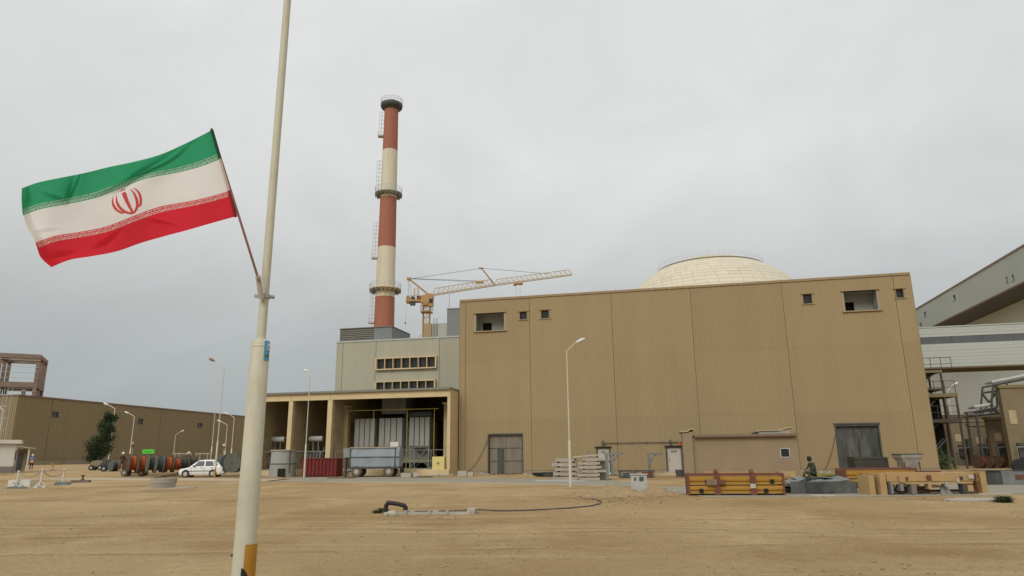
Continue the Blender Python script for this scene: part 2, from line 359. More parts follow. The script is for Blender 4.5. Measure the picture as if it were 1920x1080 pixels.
def gmix(fac, a, b_):
    z = n('ShaderNodeMixRGB'); l(fac, z.inputs[0])
    for i, q in ((1, a), (2, b_)):
        if isinstance(q, tuple): z.inputs[i].default_value = q + (1,)
        else: l(q, z.inputs[i])
    return z.outputs[0]
c0 = gmix(grange(gnoise(.11, (1, .8, 1), 5, .5, .3), .34, .66), (0.350, 0.232, 0.104), (0.470, 0.341, 0.178))
c1 = gmix(grange(gnoise(.28, (1, .7, 1), 8, .62, .9), .50, .68, 0, .75), c0, (0.556, 0.413, 0.223))
c2 = gmix(grange(gnoise(.22, (.9, .9, 1), 9, .66, -.5), .50, .68, 0, .85), c1, (0.270, 0.167, 0.070))
c2 = gmix(grange(gnoise(1.0, (.12, 1.6, 1), 6, .6, .07), .58, .68, 0, .5), c2, (0.572, 0.435, 0.251))
sxg = n('ShaderNodeSeparateXYZ'); l(tcg.outputs['Object'], sxg.inputs[0])
def gm(op, a, b_=None):
    z = n('ShaderNodeMath'); z.operation = op
    for i_, q in ((0, a), (1, b_)):
        if q is None: continue
        if isinstance(q, (int, float)): z.inputs[i_].default_value = q
        else: l(q, z.inputs[i_])
    return z.outputs[0]
brk = grange(gnoise(.45, (1, 1, 1), 6, .7, .2), .40, .60)
for q in RUTS:                                                 # tyre tracks: darker inside, lighter rim, tread marks
    f_ = gm('ADD', gm('MULTIPLY', gm('SINE', gm('ADD', gm('MULTIPLY', sxg.outputs['X'], .09), q)), .9), gm('ADD', gm('MULTIPLY', sxg.outputs['X'], -.05), q))
    d_ = gm('ABSOLUTE', gm('SUBTRACT', sxg.outputs['Y'], f_))
    tread = grange(gm('SINE', gm('MULTIPLY', gm('ADD', sxg.outputs['X'], gm('MULTIPLY', d_, 1.2)), 38.)), -.3, .6, .55, 1)
    inn = gm('MULTIPLY', gm('MULTIPLY', grange(d_, .10, .17, .75, 0), brk), tread)
    rim = gm('MULTIPLY', gm('MULTIPLY', grange(d_, .17, .22, 0, 1), grange(d_, .22, .34, .45, 0)), brk)
    c2 = gmix(inn, c2, (0.259, 0.165, 0.072)); c2 = gmix(rim, c2, (0.550, 0.413, 0.229))
c3 = gmix(grange(gnoise(5, (1, 1, 1), 7, .75), .48, .72, 0, .5), c2, (0.237, 0.152, 0.072))
c4 = gmix(grange(gnoise(24, (1, 1, 1), 5, .75), .54, .68, 0, .7), c3, (0.561, 0.429, 0.256))
c4 = gmix(grange(gnoise(17, (1, 1, 1), 5, .75), .56, .68, 0, .7), c4, (0.198, 0.130, 0.065))
l(c4, b.inputs['Base Color'])
bp = n('ShaderNodeBump'); bp.inputs['Distance'].default_value = .055; bp.inputs['Strength'].default_value = 1.0
mh = n('ShaderNodeMath'); mh.operation = 'ADD'; l(gnoise(9, (1, 1, 1), 8, .7), mh.inputs[0]); l(gnoise(3.2, (1, 1, 1), 9, .75), mh.inputs[1]); l(mh.outputs[0], bp.inputs['Height']); l(bp.outputs[0], b.inputs['Normal'])
g = gmb.build('ground', GM, smooth=True); struct(g)
# asphalt service road and its apron, lying on the ground
far = [gw(on_v(862, 890, 54.2)[0] - 20, 54.2), gw(40, 55.9)]
near = [e_ for e_ in EDGE if e_.x > -17]; near = [Vector((-17, y_edge(-17), 0))] + near
rm = MB(); k = len(near)
farp = [Vector((q.x, 0, 0)) for q in near]
def far_y(x): # far side runs along the buildings
    return (54.0 + x * sin(-AZ) * -1) / cos(AZ) if x < 34 else 44.
rp = []
cols = [near[0].x + i * (60 - near[0].x) / 80 for i in range(81)]
for x_ in cols: rp.append((x_, y_edge(x_) + .05 * fbm(x_, 0, .8), .006)); rp.append((x_, max(y_edge(x_) + 4.5 + 1.2 * fbm(x_, 5, .2), min(far_y(x_), y_edge(x_) + 9)), .006))
rm.add(rp, [(2 * i, 2 * i + 2, 2 * i + 3, 2 * i + 1) for i in range(80)]); struct(rm.build('road', M_ASPH))
M_PALEROAD = mat('dusty_road', (.46, .385, .27), .95, .1, .4, .004, 20, stain=(.36, .28, .18), stain_amt=.7, stretch=(.4, 2, 1))
rm = MB(); rp = []
cols = [-140 + i * (123.5) / 60 for i in range(61)]
for x_ in cols: rp.append((x_, y_edge(x_) + .3 + .25 * fbm(x_, 2, .3), .006)); rp.append((x_, y_edge(x_) + 4.6 + .3 * fbm(x_, 9, .3), .006))
rm.add(rp, [(2 * i, 2 * i + 2, 2 * i + 3, 2 * i + 1) for i in range(60)]); struct(rm.build('road', M_PALEROAD))
# kerb stones along the near edge of the right-hand road
kb = struct(bpy.data.objects.new('kerb', None)); C.objects.link(kb)
km = None
pts = [Vector((x_, y_edge(x_) - .10, 0)) for x_ in [-12 + i * .98 for i in range(18)]]
for i, (a, b_) in enumerate(zip(pts, pts[1:])):
    d = b_ - a; ln = d.length
    if km is None: km = B(0, .96, -.075, .075, -.02, .055).mesh('kerb_stone')
    o = share('kerb_stone', km, M_KERB, kb, a, (random.uniform(-.03, .03), random.uniform(-.012, .012), atan2(d.y, d.x))); o.scale = (ln * .985 / .96, 1, 1)
# loose stones in the yard
sm = MB(); rnd = random.Random(3)
def stone(mb, x, y_, r, z=None):
    z = gz(x, y_) if z is None else z; vs = []
    for dx, dy, dz in ((1, 0, 0), (-1, 0, 0), (0, 1, 0), (0, -1, 0), (0, 0, .75), (0, 0, -.5)):
        k_ = rnd.uniform(.7, 1.25); vs.append((x + dx * r * k_, y_ + dy * r * k_, z + r * .25 + dz * r * k_))
    mb.add(vs, [(0, 2, 4), (2, 1, 4), (1, 3, 4), (3, 0, 4), (2, 0, 5), (1, 2, 5), (3, 1, 5), (0, 3, 5)])
for i in range(9000):
    y_ = 9 + 34 * rnd.random() ** 1.5; x_ = rnd.uniform(-.85, .85) * y_
    if y_ > y_edge(x_) - .4: continue
    if fbm(x_, y_, .13) < rnd.uniform(-.9, .35): continue
    stone(sm, x_, y_, .005 + .03 * rnd.random() ** 6)
o = sm.build('loose_stones', M_STONE); struct(o, 'stuff'); o['label'] = 'small loose stones scattered over the sandy yard'
# ================================================================ MAIN TAN BUILDING
VW, UL, UR, HT = 57.0, -17.75, 18.80, 15.04
mb_ = thing('industrial_building', 'large windowless tan ribbed-metal building with two rusty grey gates', 'building', gw(UL, VW), AZ)
def lx(px, py, v=VW): return on_v(px, py, v)[0] - UL
def rect(px0, py0, px1, py1, v=VW, u0=UL):
    a = on_v(px0, (py0 + py1) / 2, v)[0] - u0; b_ = on_v(px1, (py0 + py1) / 2, v)[0] - u0
    xm = (px0 + px1) / 2; return (a, b_, on_v(xm, py1, v)[1], on_v(xm, py0, v)[1])
W = UR - UL
win_s = [rect(974, 584, 988.5, 599.5), rect(1014, 581, 1030, 597.5), rect(1505, 551, 1523, 570), rect(1679, 541, 1695, 559)]
win_l = [rect(893, 587, 945, 620), rect(1583, 545, 1645, 582)]
gates = [rect(916, 815, 980, 889), rect(1567, 798, 1648, 884)]
gates = [(a, b_, .05, d) for a, b_, c_, d in gates]
gates[1] = (lx(1566, 800), lx(1652, 840), .05, gates[1][3])
doors = [rect(1121, 847, 1143, 889), rect(1252, 843, 1278, 889)]
doors = [(a, b_, .05, 2.0) for a, b_, c_, d in doors]
holes = win_s + win_l + gates + doors
Z0, ZR1, ZR2, ZT = .29, 4.42, 9.55, 14.86
cols = [0.0] + [lx(q, 660) for q in (873, 994, 1150, 1302, 1478, 1694)] + [W]
core = wall_holes(MB(), .02, W - .02, .06, .36, .02, ZT - .02, holes)
core.box(.02, .30, .36, 32, .02, ZT - .02); core.box(W - .3, W - .02, .36, 32, .02, ZT - .02); core.box(.3, W - .3, 31.7, 32, .02, ZT - .02)
core.box(.3, W - .3, .36, 31.7, ZT - .5, ZT - .1)
core.build('wall_core', mat('tan_backing', (.22, .165, .085), .85), mb_)
for a, b_ in zip(cols, cols[1:]):
    for c_, d in ((Z0, ZR1), (ZR1, ZR2), (ZR2, ZT)):
        panel_ribbed(a + .018, b_ - .018, c_ + .004, d - .004, holes).build('wall_panel', M_WALL, mb_)
for x_ in (-.03, W + .03):                                   # the flanks, same cladding
    sp = panel_ribbed(.1, 32, Z0, ZT); sp.v = [(x_ + (v_[1] if x_ < 0 else -v_[1]), v_[0], v_[2]) for v_ in sp.v]; sp.build('side_panel', M_WALL, mb_)
nc = 26
cpm = B(.01, W / nc - .012, -.09, .40, 0, .19).mesh('coping')
for i in range(nc): share('coping', cpm, M_COPE, mb_, (i * W / nc, 0, ZT + .004 + random.uniform(-.006, .006)))
pl = wall_holes(MB(), -.05, W + .05, -.06, .34, -.1, Z0 - .02, [(g_[0] - .02, g_[1] + .02, -1, 1) for g_ in gates + doors]); pl.build('plinth', M_PLINTH, mb_)
B(0.3, W - .3, .4, 31.7, -.05, .05).build('floor', M_PLINTH, mb_)
for h in win_s:
    a, b_, c_, d = h; f = MB(); t_ = .03
    f.box(a, a + t_, -.05, .34, c_, d); f.box(b_ - t_, b_, -.05, .34, c_, d); f.box(a + t_, b_ - t_, -.05, .34, c_, c_ + t_); f.box(a + t_, b_ - t_, -.05, .34, d - t_, d)
    o = f.build('window', M_TRIM, mb_)
    B(a + t_, b_ - t_, .26, .29, c_ + t_, d - t_).build('pane', M_GLASS, o)
    B(a - .16, b_ + .16, -.10, .05, d - .01, d + .05).build('lintel', M_TRIM, o)
    B(a - .14, b_ + .14, -.09, .05, c_ - .05, c_ + .01).build('sill', M_TRIM, o)
for h in win_l:
    a, b_, c_, d = h; f = MB(); D = 1.5
    f.box(a - .12, a, -.02, D, c_ - .1, d + .1); f.box(b_, b_ + .12, -.02, D, c_ - .1, d + .1)
    f.box(a, b_, -.02, D, c_ - .1, c_); f.box(a, b_, -.02, D, d, d + .1); wall_holes(f, a, b_, D - .12, D, c_, d, [(a + .2, a + .2 + (b_ - a) * .34, c_ + .02, c_ + (d - c_) * .62)])
    o = f.build('balcony_recess', M_LOGGIA, mb_, label='pale plastered recess with a dark doorway')
    B(a + .15, a + .25 + (b_ - a) * .34, D + .3, D + .34, c_, c_ + (d - c_) * .7).build('dark_opening', M_BLACK, o)
    B(a - .22, b_ + .22, -.16, .05, d + .003, d + .09).build('lintel', M_TRIM, o)
    B(a - .25, b_ + .25, -.16, .05, c_ - .1, c_ - .012).build('sill', M_TRIM, o)
def dented(x0, x1, z0, z1, amp, fx, seed, nx_=14, nz_=12, y0=0.0):
    q = MB()
    for k_ in (0, 1):
        o_ = len(q.v)
        for j in range(nz_ + 1):
            for i in range(nx_ + 1):
                x_ = x0 + (x1 - x0) * i / nx_; z_ = z0 + (z1 - z0) * j / nz_
                y_ = y0 + amp * noise.noise(Vector((x_ * fx + seed, seed, z_ * .35))) + amp * .4 * noise.noise(Vector((x_ * 2.2, z_ * 2, seed)))
                q.v.append((x_, y_ + k_ * .04, z_))
        for j in range(nz_):
            for i in range(nx_): q.f.append((o_ + j * (nx_ + 1) + i, o_ + j * (nx_ + 1) + i + 1, o_ + (j + 1) * (nx_ + 1) + i + 1, o_ + (j + 1) * (nx_ + 1) + i))
    return q
for gi, (a, b_, c_, d) in enumerate(gates):
    fr = MB(); fr.box(a - .06, a + .04, -.06, .05, c_, d); fr.box(b_ - .04, b_ + .06, -.06, .05, c_, d); fr.box(a - .06, b_ + .06, -.07, .05, d - .03, d + .10)
    fo = fr.build('gate_frame', M_DKSTEEL, mb_)
    m_ = a + (b_ - a) * .52
    for x0, x1, sd_ in ((a + .05, m_ - .01, 1.3), (m_ + .01, b_ - .05, 5.1)):
        lo = dented(x0, x1, c_ + .02, d - .04, (.03, .12)[gi], (1.2, 2.6)[gi], sd_ + gi * 7, y0=.16).build('gate_leaf', (M_DOORGREY, M_SHEETDK)[gi], mb_, smooth=True)
        if gi == 0:
            for z_ in (.33, .66): B(x0, x1, .07, .10, c_ + (d - c_) * z_, c_ + (d - c_) * z_ + .05).build('cross_rail', M_DOORGREY, lo)
    if gi == 0: B(a + .75, a + 1.3, .06, .11, c_ + .06, c_ + 2.0).build('wicket_door', M_SHEETDK, mb_)
    else: B(a - .1, b_ + .1, -.12, .1, d + .1, d + .2).build('gate_track', M_DKSTEEL, mb_)
for (a, b_, c_, d) in doors:
    f = MB(); f.box(a - .1, a, -.06, .2, c_, d + .1); f.box(b_, b_ + .1, -.06, .2, c_, d + .1); f.box(a, b_, -.06, .2, d, d + .1); f.box(a - .2, b_ + .2, -.2, .02, d + .104, d + .16)
    o = f.build('door_frame', M_DKSTEEL, mb_)
    dl = B(a + .01, b_ - .01, .05, .10, c_ + .02, d - .01).build('door', M_DOORPALE, mb_)
    B(a + .15, a + .19, .0, .05, 1.0, 1.14).build('handle', M_DKSTEEL, dl); B(a + .3, b_ - .3, .035, .05, 1.62, 1.78).build('vent_grille', M_MIDSTEEL, dl)
    B(a - .25, b_ + .3, -1.0, -.061, -.02, .14).build('doorstep', M_CONC, mb_)
# conduit with two lamps on the wall, cables beside the gates
cu = MB(); x0 = lx(1131, 831); x1 = lx(1296, 827); zc = on_v(1131, 831, VW)[1]
cu.tube((x0, -.12, zc), (x1, -.12, zc), .028, n=6)
for i in range(7): xx = x0 + (x1 - x0) * i / 6; cu.box(xx - .03, xx + .03, -.13, .05, zc - .05, zc + .05)
cu.build('conduit', M_DKSTEEL, mb_)
for px in (1131, 1257):
    x_ = lx(px, 830); q = MB(); q.lathe([(.02, .2), (.05, .18), (.09, .02), (.13, -.12), (.12, -.14)], 10, (x_, -.25, zc + .02)); q.tube((x_, -.02, zc + .17), (x_, -.25, zc + .19), .02, n=5); q.build('wall_lamp', M_DKSTEEL, mb_)
q = MB(); xb, zb = on_v(1273, 833, VW); q.lathe([(.0, -.13), (.13, -.1), (.15, 0), (.14, .02)], 12, (xb - UL, -.13, zb), axis='Y'); q.build('alarm_bell', mat('bell_red', (.42, .09, .03), .5), mb_)
def cable_curve(pts, r, mt, name, parent=None, n=5): return MB().path(pts, r, n).build(name, mt, parent)
def sag(a, b_, s_, n_=10): a = Vector(a); b_ = Vector(b_); return [a.lerp(b_, i / n_) - Vector((0, 0, s_ * 4 * (i / n_) * (1 - i / n_))) for i in range(n_ + 1)]
xa, za = on_v(916, 822, VW); xb2, zb2 = on_v(878, 882, VW)
cable_curve(sag((xa - UL, -.1, za), (xb2 - UL, -.12, .3), .45), .018, M_DKSTEEL, 'cable', mb_)
xa, za = on_v(1566, 815, VW); xb2, zb2 = on_v(1546, 882, VW)
cable_curve(sag((xa - UL, -.1, za), (xb2 - UL, -.12, .3), .3), .02, M_DKSTEEL, 'cable', mb_)
# ================================================================ GREY-GREEN BUILDING behind the transformer bays
VG = 67.0; UGL = on_v(630, 680, VG)[0]; HG = 13.63; WG = (UL - .06) - UGL
gb = thing('annex_building', 'grey-green ribbed block with two rows of seven deep-set square windows', 'building', gw(UGL, VG), AZ)
def gl(px, py=660, v=VG): return on_v(px, py, v)[0] - UGL
bank = [rect(708, 670.5, 818, 690.5, VG, UGL), rect(707, 714.5, 816, 733, VG, UGL)]
B(.02, WG, .1, 14, 0, HG - .2).build('wall_core', M_SEAM, gb)
gcols = [0, gl(643), gl(705), gl(824), WG]
for a, b_ in zip(gcols, gcols[1:]):
    for z0, z1 in ((.1, 7.6), (7.6, HG - .16)):
        panel_ribbed(a + .02, b_ - .02, z0 + .01, z1 - .01, bank, .23, .03).build('wall_panel', M_GREYCLAD, gb)
sp = panel_ribbed(.05, 14, .1, HG - .16, (), .23, .03); sp.v = [(-.01 + v_[1], v_[0], v_[2]) for v_ in sp.v]; sp.build('side_panel', M_GREYCLAD, gb)
B(-.08, WG, -.08, 14, HG - .16, HG).build('roof_edge', M_STEELPALE, gb)
for a, b_, c_, d in bank:
    f = MB(); nW = 7; cw = (b_ - a) / nW; t_ = .07
    f.box(a, b_, -.35, .08, d - t_, d + .04); f.box(a, b_, -.35, .08, c_ - .12, c_)
    for i in range(nW + 1): f.box(a + i * cw - t_ / 2, a + i * cw + t_ / 2, -.35, .08, c_, d - t_)
    f.box(a - .12, a - t_ / 2, -.37, .06, c_ - .14, d + .06); f.box(b_ + t_ / 2, b_ + .12, -.37, .06, c_ - .14, d + .06)
    o = f.build('window_bank', M_CREAM, gb)
    for i in range(nW):
        pn = B(a + i * cw + t_ / 2, a + (i + 1) * cw - t_ / 2, .05, .085, c_, d - t_).build('pane', M_GLASS, o)
        q = MB(); xx = a + (i + .5) * cw + random.uniform(-.05, .05)
        q.box(xx - .02, xx + .02, -.0, .045, c_, d - t_); q.build('mullion', M_DKSTEEL, o)
# housings on its roof
def roof_box(px0, px1, py0, v, depth, mt, name, z0=HG + .01, ins=0):
    a = on_v(px0, py0, v)[0] - UGL; b_ = on_v(px1, py0, v)[0] - UGL; z1 = on_v((px0 + px1) / 2, py0, v)[1]
    return B(a, b_, v - VG, v - VG + depth, z0, z1).build(name, mt, gb), (a, b_, z1)
o, q = roof_box(638, 701, 616, 69.5, 5.5, M_LOUVRE, 'roof_housing')
for i in range(7):
    z_ = HG + .25 + i * (q[2] - HG - .3) / 7; B(q[0] + .05, q[1] - .02, 2.44, 2.5, z_, z_ + .11).build('louvre_blade', M_GREYTRIM, o)
o, q2 = roof_box(701.3, 735, 614, 69.5, 5.5, M_HOUSING, 'roof_housing')
B(q[0] - .05, q2[1] + .05, 2.4, 8.05, max(q[2], q2[2]) + .004, max(q[2], q2[2]) + .09).build('housing_roof', M_GREYTRIM, gb)
o, _ = roof_box(795, 809, 607, 70.5, 3, M_TRIM, 'roof_box'); 
o, q = roof_box(809.3, 838, 606, 70.7, 4, mat('pale_grey_cladding', (.42, .41, .34), .7, .05), 'roof_box')
o, q = roof_box(838.3, 880, 579, 69.0, 5, M_HOUSING, 'stair_tower')
B(q[0] - .04, q[1], 1.95, 7.1, q[2], q[2] + .1).build('stair_tower_cap', M_GREYTRIM, gb)
ld = MB(); lx0 = on_v(813, 610, 70.5)[0] - UGL; zt = on_v(813, 596, 70.5)[1]
for dx in (0, .38): ld.tube((lx0 + dx, 3.55, HG), (lx0 + dx, 3.55, zt), .03, n=5)
for i in range(12): z_ = HG + .2 + i * (zt - HG - .2) / 12; ld.tube((lx0, 3.55, z_), (lx0 + .38, 3.55, z_), .02, n=4)
ld.build('roof_ladder', M_MIDSTEEL, gb)
q = on_v(842, 600, 70); za = on_v(842, 548, 70)[1]; MB().tube((q[0] - UGL, 3, HG), (q[0] - UGL, 3, za), .035, .015, 5).build('antenna', M_DKSTEEL, gb)
sg = MB(); q0 = on_v(782, 630, 70)[0] - UGL
for dx, dz in ((0, .5), (.35, .9), (.7, .5)): sg.tube((q0 + dx, 3, HG), (q0 + dx, 3, HG + dz), .03, n=5)
sg.tube((q0, 3, HG + .5), (q0 + .7, 3, HG + .9), .03, n=5); sg.tube((q0, 3, HG + .45), (q0 + .7, 3, HG + .5), .03, n=5); sg.build('roof_railing', M_STEELPALE, gb)
# ================================================================ TRANSFORMER BAYS
VB = 54.8; UBL = on_v(478, 800, VB)[0]; UBR = -17.80
by = thing('transformer_bay', 'open cream concrete bays with flat roof built against the tan building', 'building', gw(UBL, VB), AZ)
WB = UBR - UBL; ZB = .47; ZF0, ZF1, ZRF = 6.36, 6.92, 7.10
bx = lambda px, py=800: on_v(px, py, VB)[0] - UBL
p1, p2 = bx(543), bx(617)
B(-.1, WB + .0, -.22, 10.5, -.05, ZB).build('floor_slab', M_CREAM, by)
B(-.15, WB + .02, -.28, 10.6, ZF1 + .003, ZRF).build('roof_slab', M_GREYTRIM, by)
for a, b_ in ((0, p1 - .012), (p1 + .012, p2 - .012), (p2 + .012, WB - .003)): B(a, b_, -.05, .32, ZF0, ZF1).build('fascia_beam', M_CREAM, by)
for x_, th in ((.12, .24), (p1, .40), (p2, .44)):
    B(x_ - th / 2, x_ + th / 2, -.02, .40, ZB, ZF0).build('column', M_CREAM, by)
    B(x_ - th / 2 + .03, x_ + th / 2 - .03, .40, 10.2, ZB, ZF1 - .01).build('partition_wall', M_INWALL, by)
B(WB - .26, WB, -.02, 2.16, ZB, ZF0).build('column', M_CREAM, by); B(WB - .26, WB, .33, 2.16, ZF0 + .002, ZF1).build('end_beam', M_CREAM, by)
B(WB - .26, WB - .03, 2.17, 10.2, ZB, ZF1 - .01).build('partition_wall', M_INWALL, by)
B(.0, WB - .03, 10.2, 10.45, ZB, ZF1 - .01).build('back_wall', M_BAYDARK, by)
B(.3, WB - .3, .34, 10.19, ZF1 - .1, ZF1 - .012).build('ceiling', M_BAYDARK, by)
for px0, px1, pyt, v in ((634, 650, 764, 57.2), (832, 846, 758, 57.0)):
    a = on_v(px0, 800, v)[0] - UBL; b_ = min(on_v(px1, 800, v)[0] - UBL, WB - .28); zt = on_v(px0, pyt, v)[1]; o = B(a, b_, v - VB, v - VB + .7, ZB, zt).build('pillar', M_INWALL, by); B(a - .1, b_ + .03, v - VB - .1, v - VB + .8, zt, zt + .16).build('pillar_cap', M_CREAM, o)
a, b_, c_, d = rect(716, 752, 761, 776, 58.5, UBL); B(a, b_, 3.7, 6.0, c_, ZF1 - .11).build('ventilation_duct', M_MIDSTEEL, by)
# big transformer with three radiator banks
tr = thing('power_transformer', 'large grey oil transformer with three banks of tall radiator fins', 'transformer', gw(on_v(735, 840, 57.6)[0], 57.6, ZB), AZ)
u0 = on_v(735, 840, 57.6)[0]
zr0, zr1 = on_v(735, 837, 57.6)[1] - ZB, on_v(735, 784, 57.6)[1] - ZB
B(-2.9, 3.0, 1.1, 3.4, .5, zr1 - .3).build('tank', M_MIDSTEEL, tr)
B(-3.0, 3.1, 1.0, 3.5, zr1 - .3, zr1 - .18).build('tank_lid', M_DKSTEEL, tr)
for k_, (pa, pb) in enumerate(((664, 703), (710, 754.5), (767, 806))):
    a = on_v(pa, 810, 57.6)[0] - u0; b_ = on_v(pb, 810, 57.6)[0] - u0; n_ = 4; w_ = (b_ - a) / n_
    hd = MB(); hd.tube((a + .05, .45, zr1 - .18), (b_ - .05, .45, zr1 - .18), .07, n=8); hd.tube((a + .05, .45, zr0 + .15), (b_ - .05, .45, zr0 + .15), .07, n=8); hd.box((a + b_) / 2 - .1, (a + b_) / 2 + .1, .5, 1.15, zr1 - .4, zr1 - .2)
    ho = hd.build('radiator_bank', M_DKSTEEL, tr)
    for i in range(n_):
        f = MB(); f.prism([(a + i * w_ + .03, 0), (a + i * w_ + .06, -.03), (a + (i + 1) * w_ - .06, -.03), (a + (i + 1) * w_ - .03, 0), (a + (i + 1) * w_ - .03, .9), (a + i * w_ + .03, .9)], zr0, zr1, 'XY'); f.build('radiator_fin', M_RADI, ho)
    lg = MB()
    for xx in (a + .12, b_ - .12): lg.box(xx - .06, xx + .06, .1, .22, 0, zr0)
    lg.tube((a + .12, .16, .1), (b_ - .12, .16, zr0), .03, n=4); lg.tube((b_ - .12, .16, .1), (a + .12, .16, zr0), .03, n=4); lg.box(a, b_, .06, .26, zr0 - .12, zr0 - .003); lg.build('support_frame', M_MIDSTEEL, tr)
q = MB()
for dx in (-2.4, -.3, 1.9): q.lathe([(.16, 0), (.16, .3), (.09, .34), (.13, .42), (.08, .5), (.12, .58), (.07, .66), (.1, .74), (.04, .95)], 10, (dx, 2.2, zr1 - .2)); 
for i_ in range(1): q.build('bushing', M_DKSTEEL, tr)
MB().lathe([(.02, -1.3), (.3, -1.25), (.34, -1.1), (.34, 1.1), (.3, 1.25), (.02, 1.3)], 14, (1.6, 2.2, zr1 + .35), 'X').build('conservator', M_MIDSTEEL, tr, smooth=True)
# small transformers in the two left bays
sm_t = None
for px, side in ((522, 'bay nearest the bare flank'), (593, 'middle bay')):
    u_, _ = on_v(px, 824, 57.4); z_c = on_v(px, 824, 57.4)[1] - ZB
    if sm_t is None:
        sm_t = thing('small_transformer', '', 'transformer', gw(u_, 57.4, ZB), AZ, 'small transformers in the left bays')
        MB().lathe([(.02, -.68), (.2, -.66), (.25, -.58), (.25, .58), (.2, .66), (.02, .68)], 16, (0, 0, z_c), 'X').build('conservator', mat('pale_grey_paint', (.40, .40, .36), .5), sm_t, smooth=True)
        q = MB(); q.box(-.3, -.22, -.05, .05, 1.55, z_c - .2); q.box(.2, .28, -.05, .05, 1.55, z_c - .2); q.build('conservator_bracket', M_MIDSTEEL, sm_t)
        B(-.95, .95, -.4, 1.0, .25, 1.5).build('tank', M_DKSTEEL, sm_t)
        B(-1.0, 1.0, -.45, 1.05, 1.5, 1.56).build('tank_lid', M_MIDSTEEL, sm_t)
        for i in range(6): B(-.8 + i * .3, -.68 + i * .3, -.62, -.41, .45, 1.35).build('cooling_fin', M_MIDSTEEL, sm_t)
        q = MB()
        for dx in (-.5, 0, .5): q.lathe([(.08, 0), (.05, .1), (.08, .15), (.05, .22), (.07, .27), (.03, .5)], 8, (dx, .6, 1.56))
        q.build('bushing', M_MIDSTEEL, sm_t)
        for dx in (-.7, .7): B(dx - .1, dx + .1, -.4, 1.0, 0, .25).build('skid', M_DKSTEEL, sm_t)
        o = sm_t
    else: o = copy_tree(sm_t); o.location = gw(u_, 57.4, ZB)
    o['label'] = 'small dark transformer with pale horizontal cylinder, ' + ('behind the grey cylindrical tank' if px == 522 else 'behind the thin lamp and red skip')
# yellow pipe frame in front of the big transformer
vf = 56.6
yp = thing('pipe_gantry', 'thin yellow pipe frame standing before the grey transformer radiators', 'pipe frame', gw(on_v(650, 800, vf)[0], vf, ZB), AZ); u0 = on_v(650, 800, vf)[0]
pz = lambda px, py: (on_v(px, py, vf)[0] - u0, on_v(px, py, vf)[1] - ZB)
xr, zt = pz(822, 766); 
MB().tube((0, 0, zt), (xr, 0, zt), .035, n=6).build('top_pipe', M_YEL, yp)
for px in (651, 700, 763, 814):
    x_ = pz(px, 800)[0]; MB().tube((x_, 0, 0), (x_, 0, zt), .03, n=6).build('post', M_YEL, yp)
xa, zl = pz(750, 864); MB().tube((xa, -.06, zl), (pz(812, 864)[0], -.06, zl), .025, n=6).build('bottom_pipe', M_YEL, yp)
# mesh fence along the bays
vf = 55.4; fe = thing('bay_fence', 'low dark steel fence with crossed braces along the open bays', 'fence', gw(UBL + .4, vf, ZB), AZ); zf = 1.55; wf = WB - .8
for i in range(13):
    x_ = i * wf / 12; B(x_ - .025, x_ + .025, -.025, .025, 0, zf).build('post', M_MIDSTEEL, fe)
    if i < 12 and i not in (5, 6, 7):
        q = MB(); q.tube((x_, 0, .08), (x_ + wf / 12, 0, zf - .05), .014, n=4); q.tube((x_ + wf / 12, 0, .08), (x_, 0, zf - .05), .014, n=4); q.build('brace', M_MIDSTEEL, fe)
for z_ in (.06, zf): B(0, wf, -.032, .032, z_, z_ + .045).build('rail', M_MIDSTEEL, fe)
# ================================================================ STRIPED STACK
YS = 150.; sb = at_y(720, 612, YS)
st = thing('ventilation_stack', 'tall chimney banded red and cream with ringed walkways behind the annex', 'chimney', (sb.x, YS, 0))
ztop = at_y(733, 192, YS).z; rb_, rt_ = 2.24, 1.62
def rad(z): return rb_ + (rt_ - rb_) * (z - sb.z) / (ztop - sb.z)
zs = [0] + [at_y(720 + (612 - q) * .03, q, YS).z for q in (558, 465, 372, 283.5)] + [ztop]
zs = [0, 11.] + zs[1:]
for i, (a, b_) in enumerate(zip(zs, zs[1:])):
    red = i % 2 == 1
    MB().lathe([(rad(a), a), (rad(b_), b_)], 40, cap=False).build('shaft_band', M_RED if red else M_STKC, st, smooth=True)
for py, rr, mt, hh in ((364, 1.28, M_STEELPALE, .55), (543, 1.42, M_STKC, .55)):
    z_ = at_y(728, py, YS).z; r0 = rad(z_)
    o = MB().lathe([(r0 + .02, z_ - hh), (r0 + rr * .75, z_ - .15), (r0 + rr, z_ - .1), (r0 + rr, z_ + .1), (r0 + .02, z_ + .1)], 32, cap=False).build('ring_walkway', mt, st)
    railing_ring(MB(), r0 + rr - .06, z_ + .1, 1.25, 26, rr=.035).build('railing', M_STEELPALE, o)
    for i in range(16):
        a = i * pi / 8; q = MB(); q.obox(((r0 + rr * .5) * cos(a), (r0 + rr * .5) * sin(a), z_ - .45), (rr, .14, .5), (0, 0, a)); q.build('bracket', M_MIDSTEEL, o)
zc = at_y(731, 207, YS).z
o = MB().lathe([(rt_ + .03, zc - .1), (rt_ + .85, zc + .55), (rt_ + 1.0, zc + .9), (rt_ + 1.0, zc + 1.5), (rt_ - .3, zc + 1.5)], 32, cap=True).build('crown_collar', M_DKSTEEL, st)
railing_ring(MB(), rt_ + .95, zc + 1.5, 1.2, 26, rr=.04).build('railing', M_STEELPALE, o)
az = radians(188)
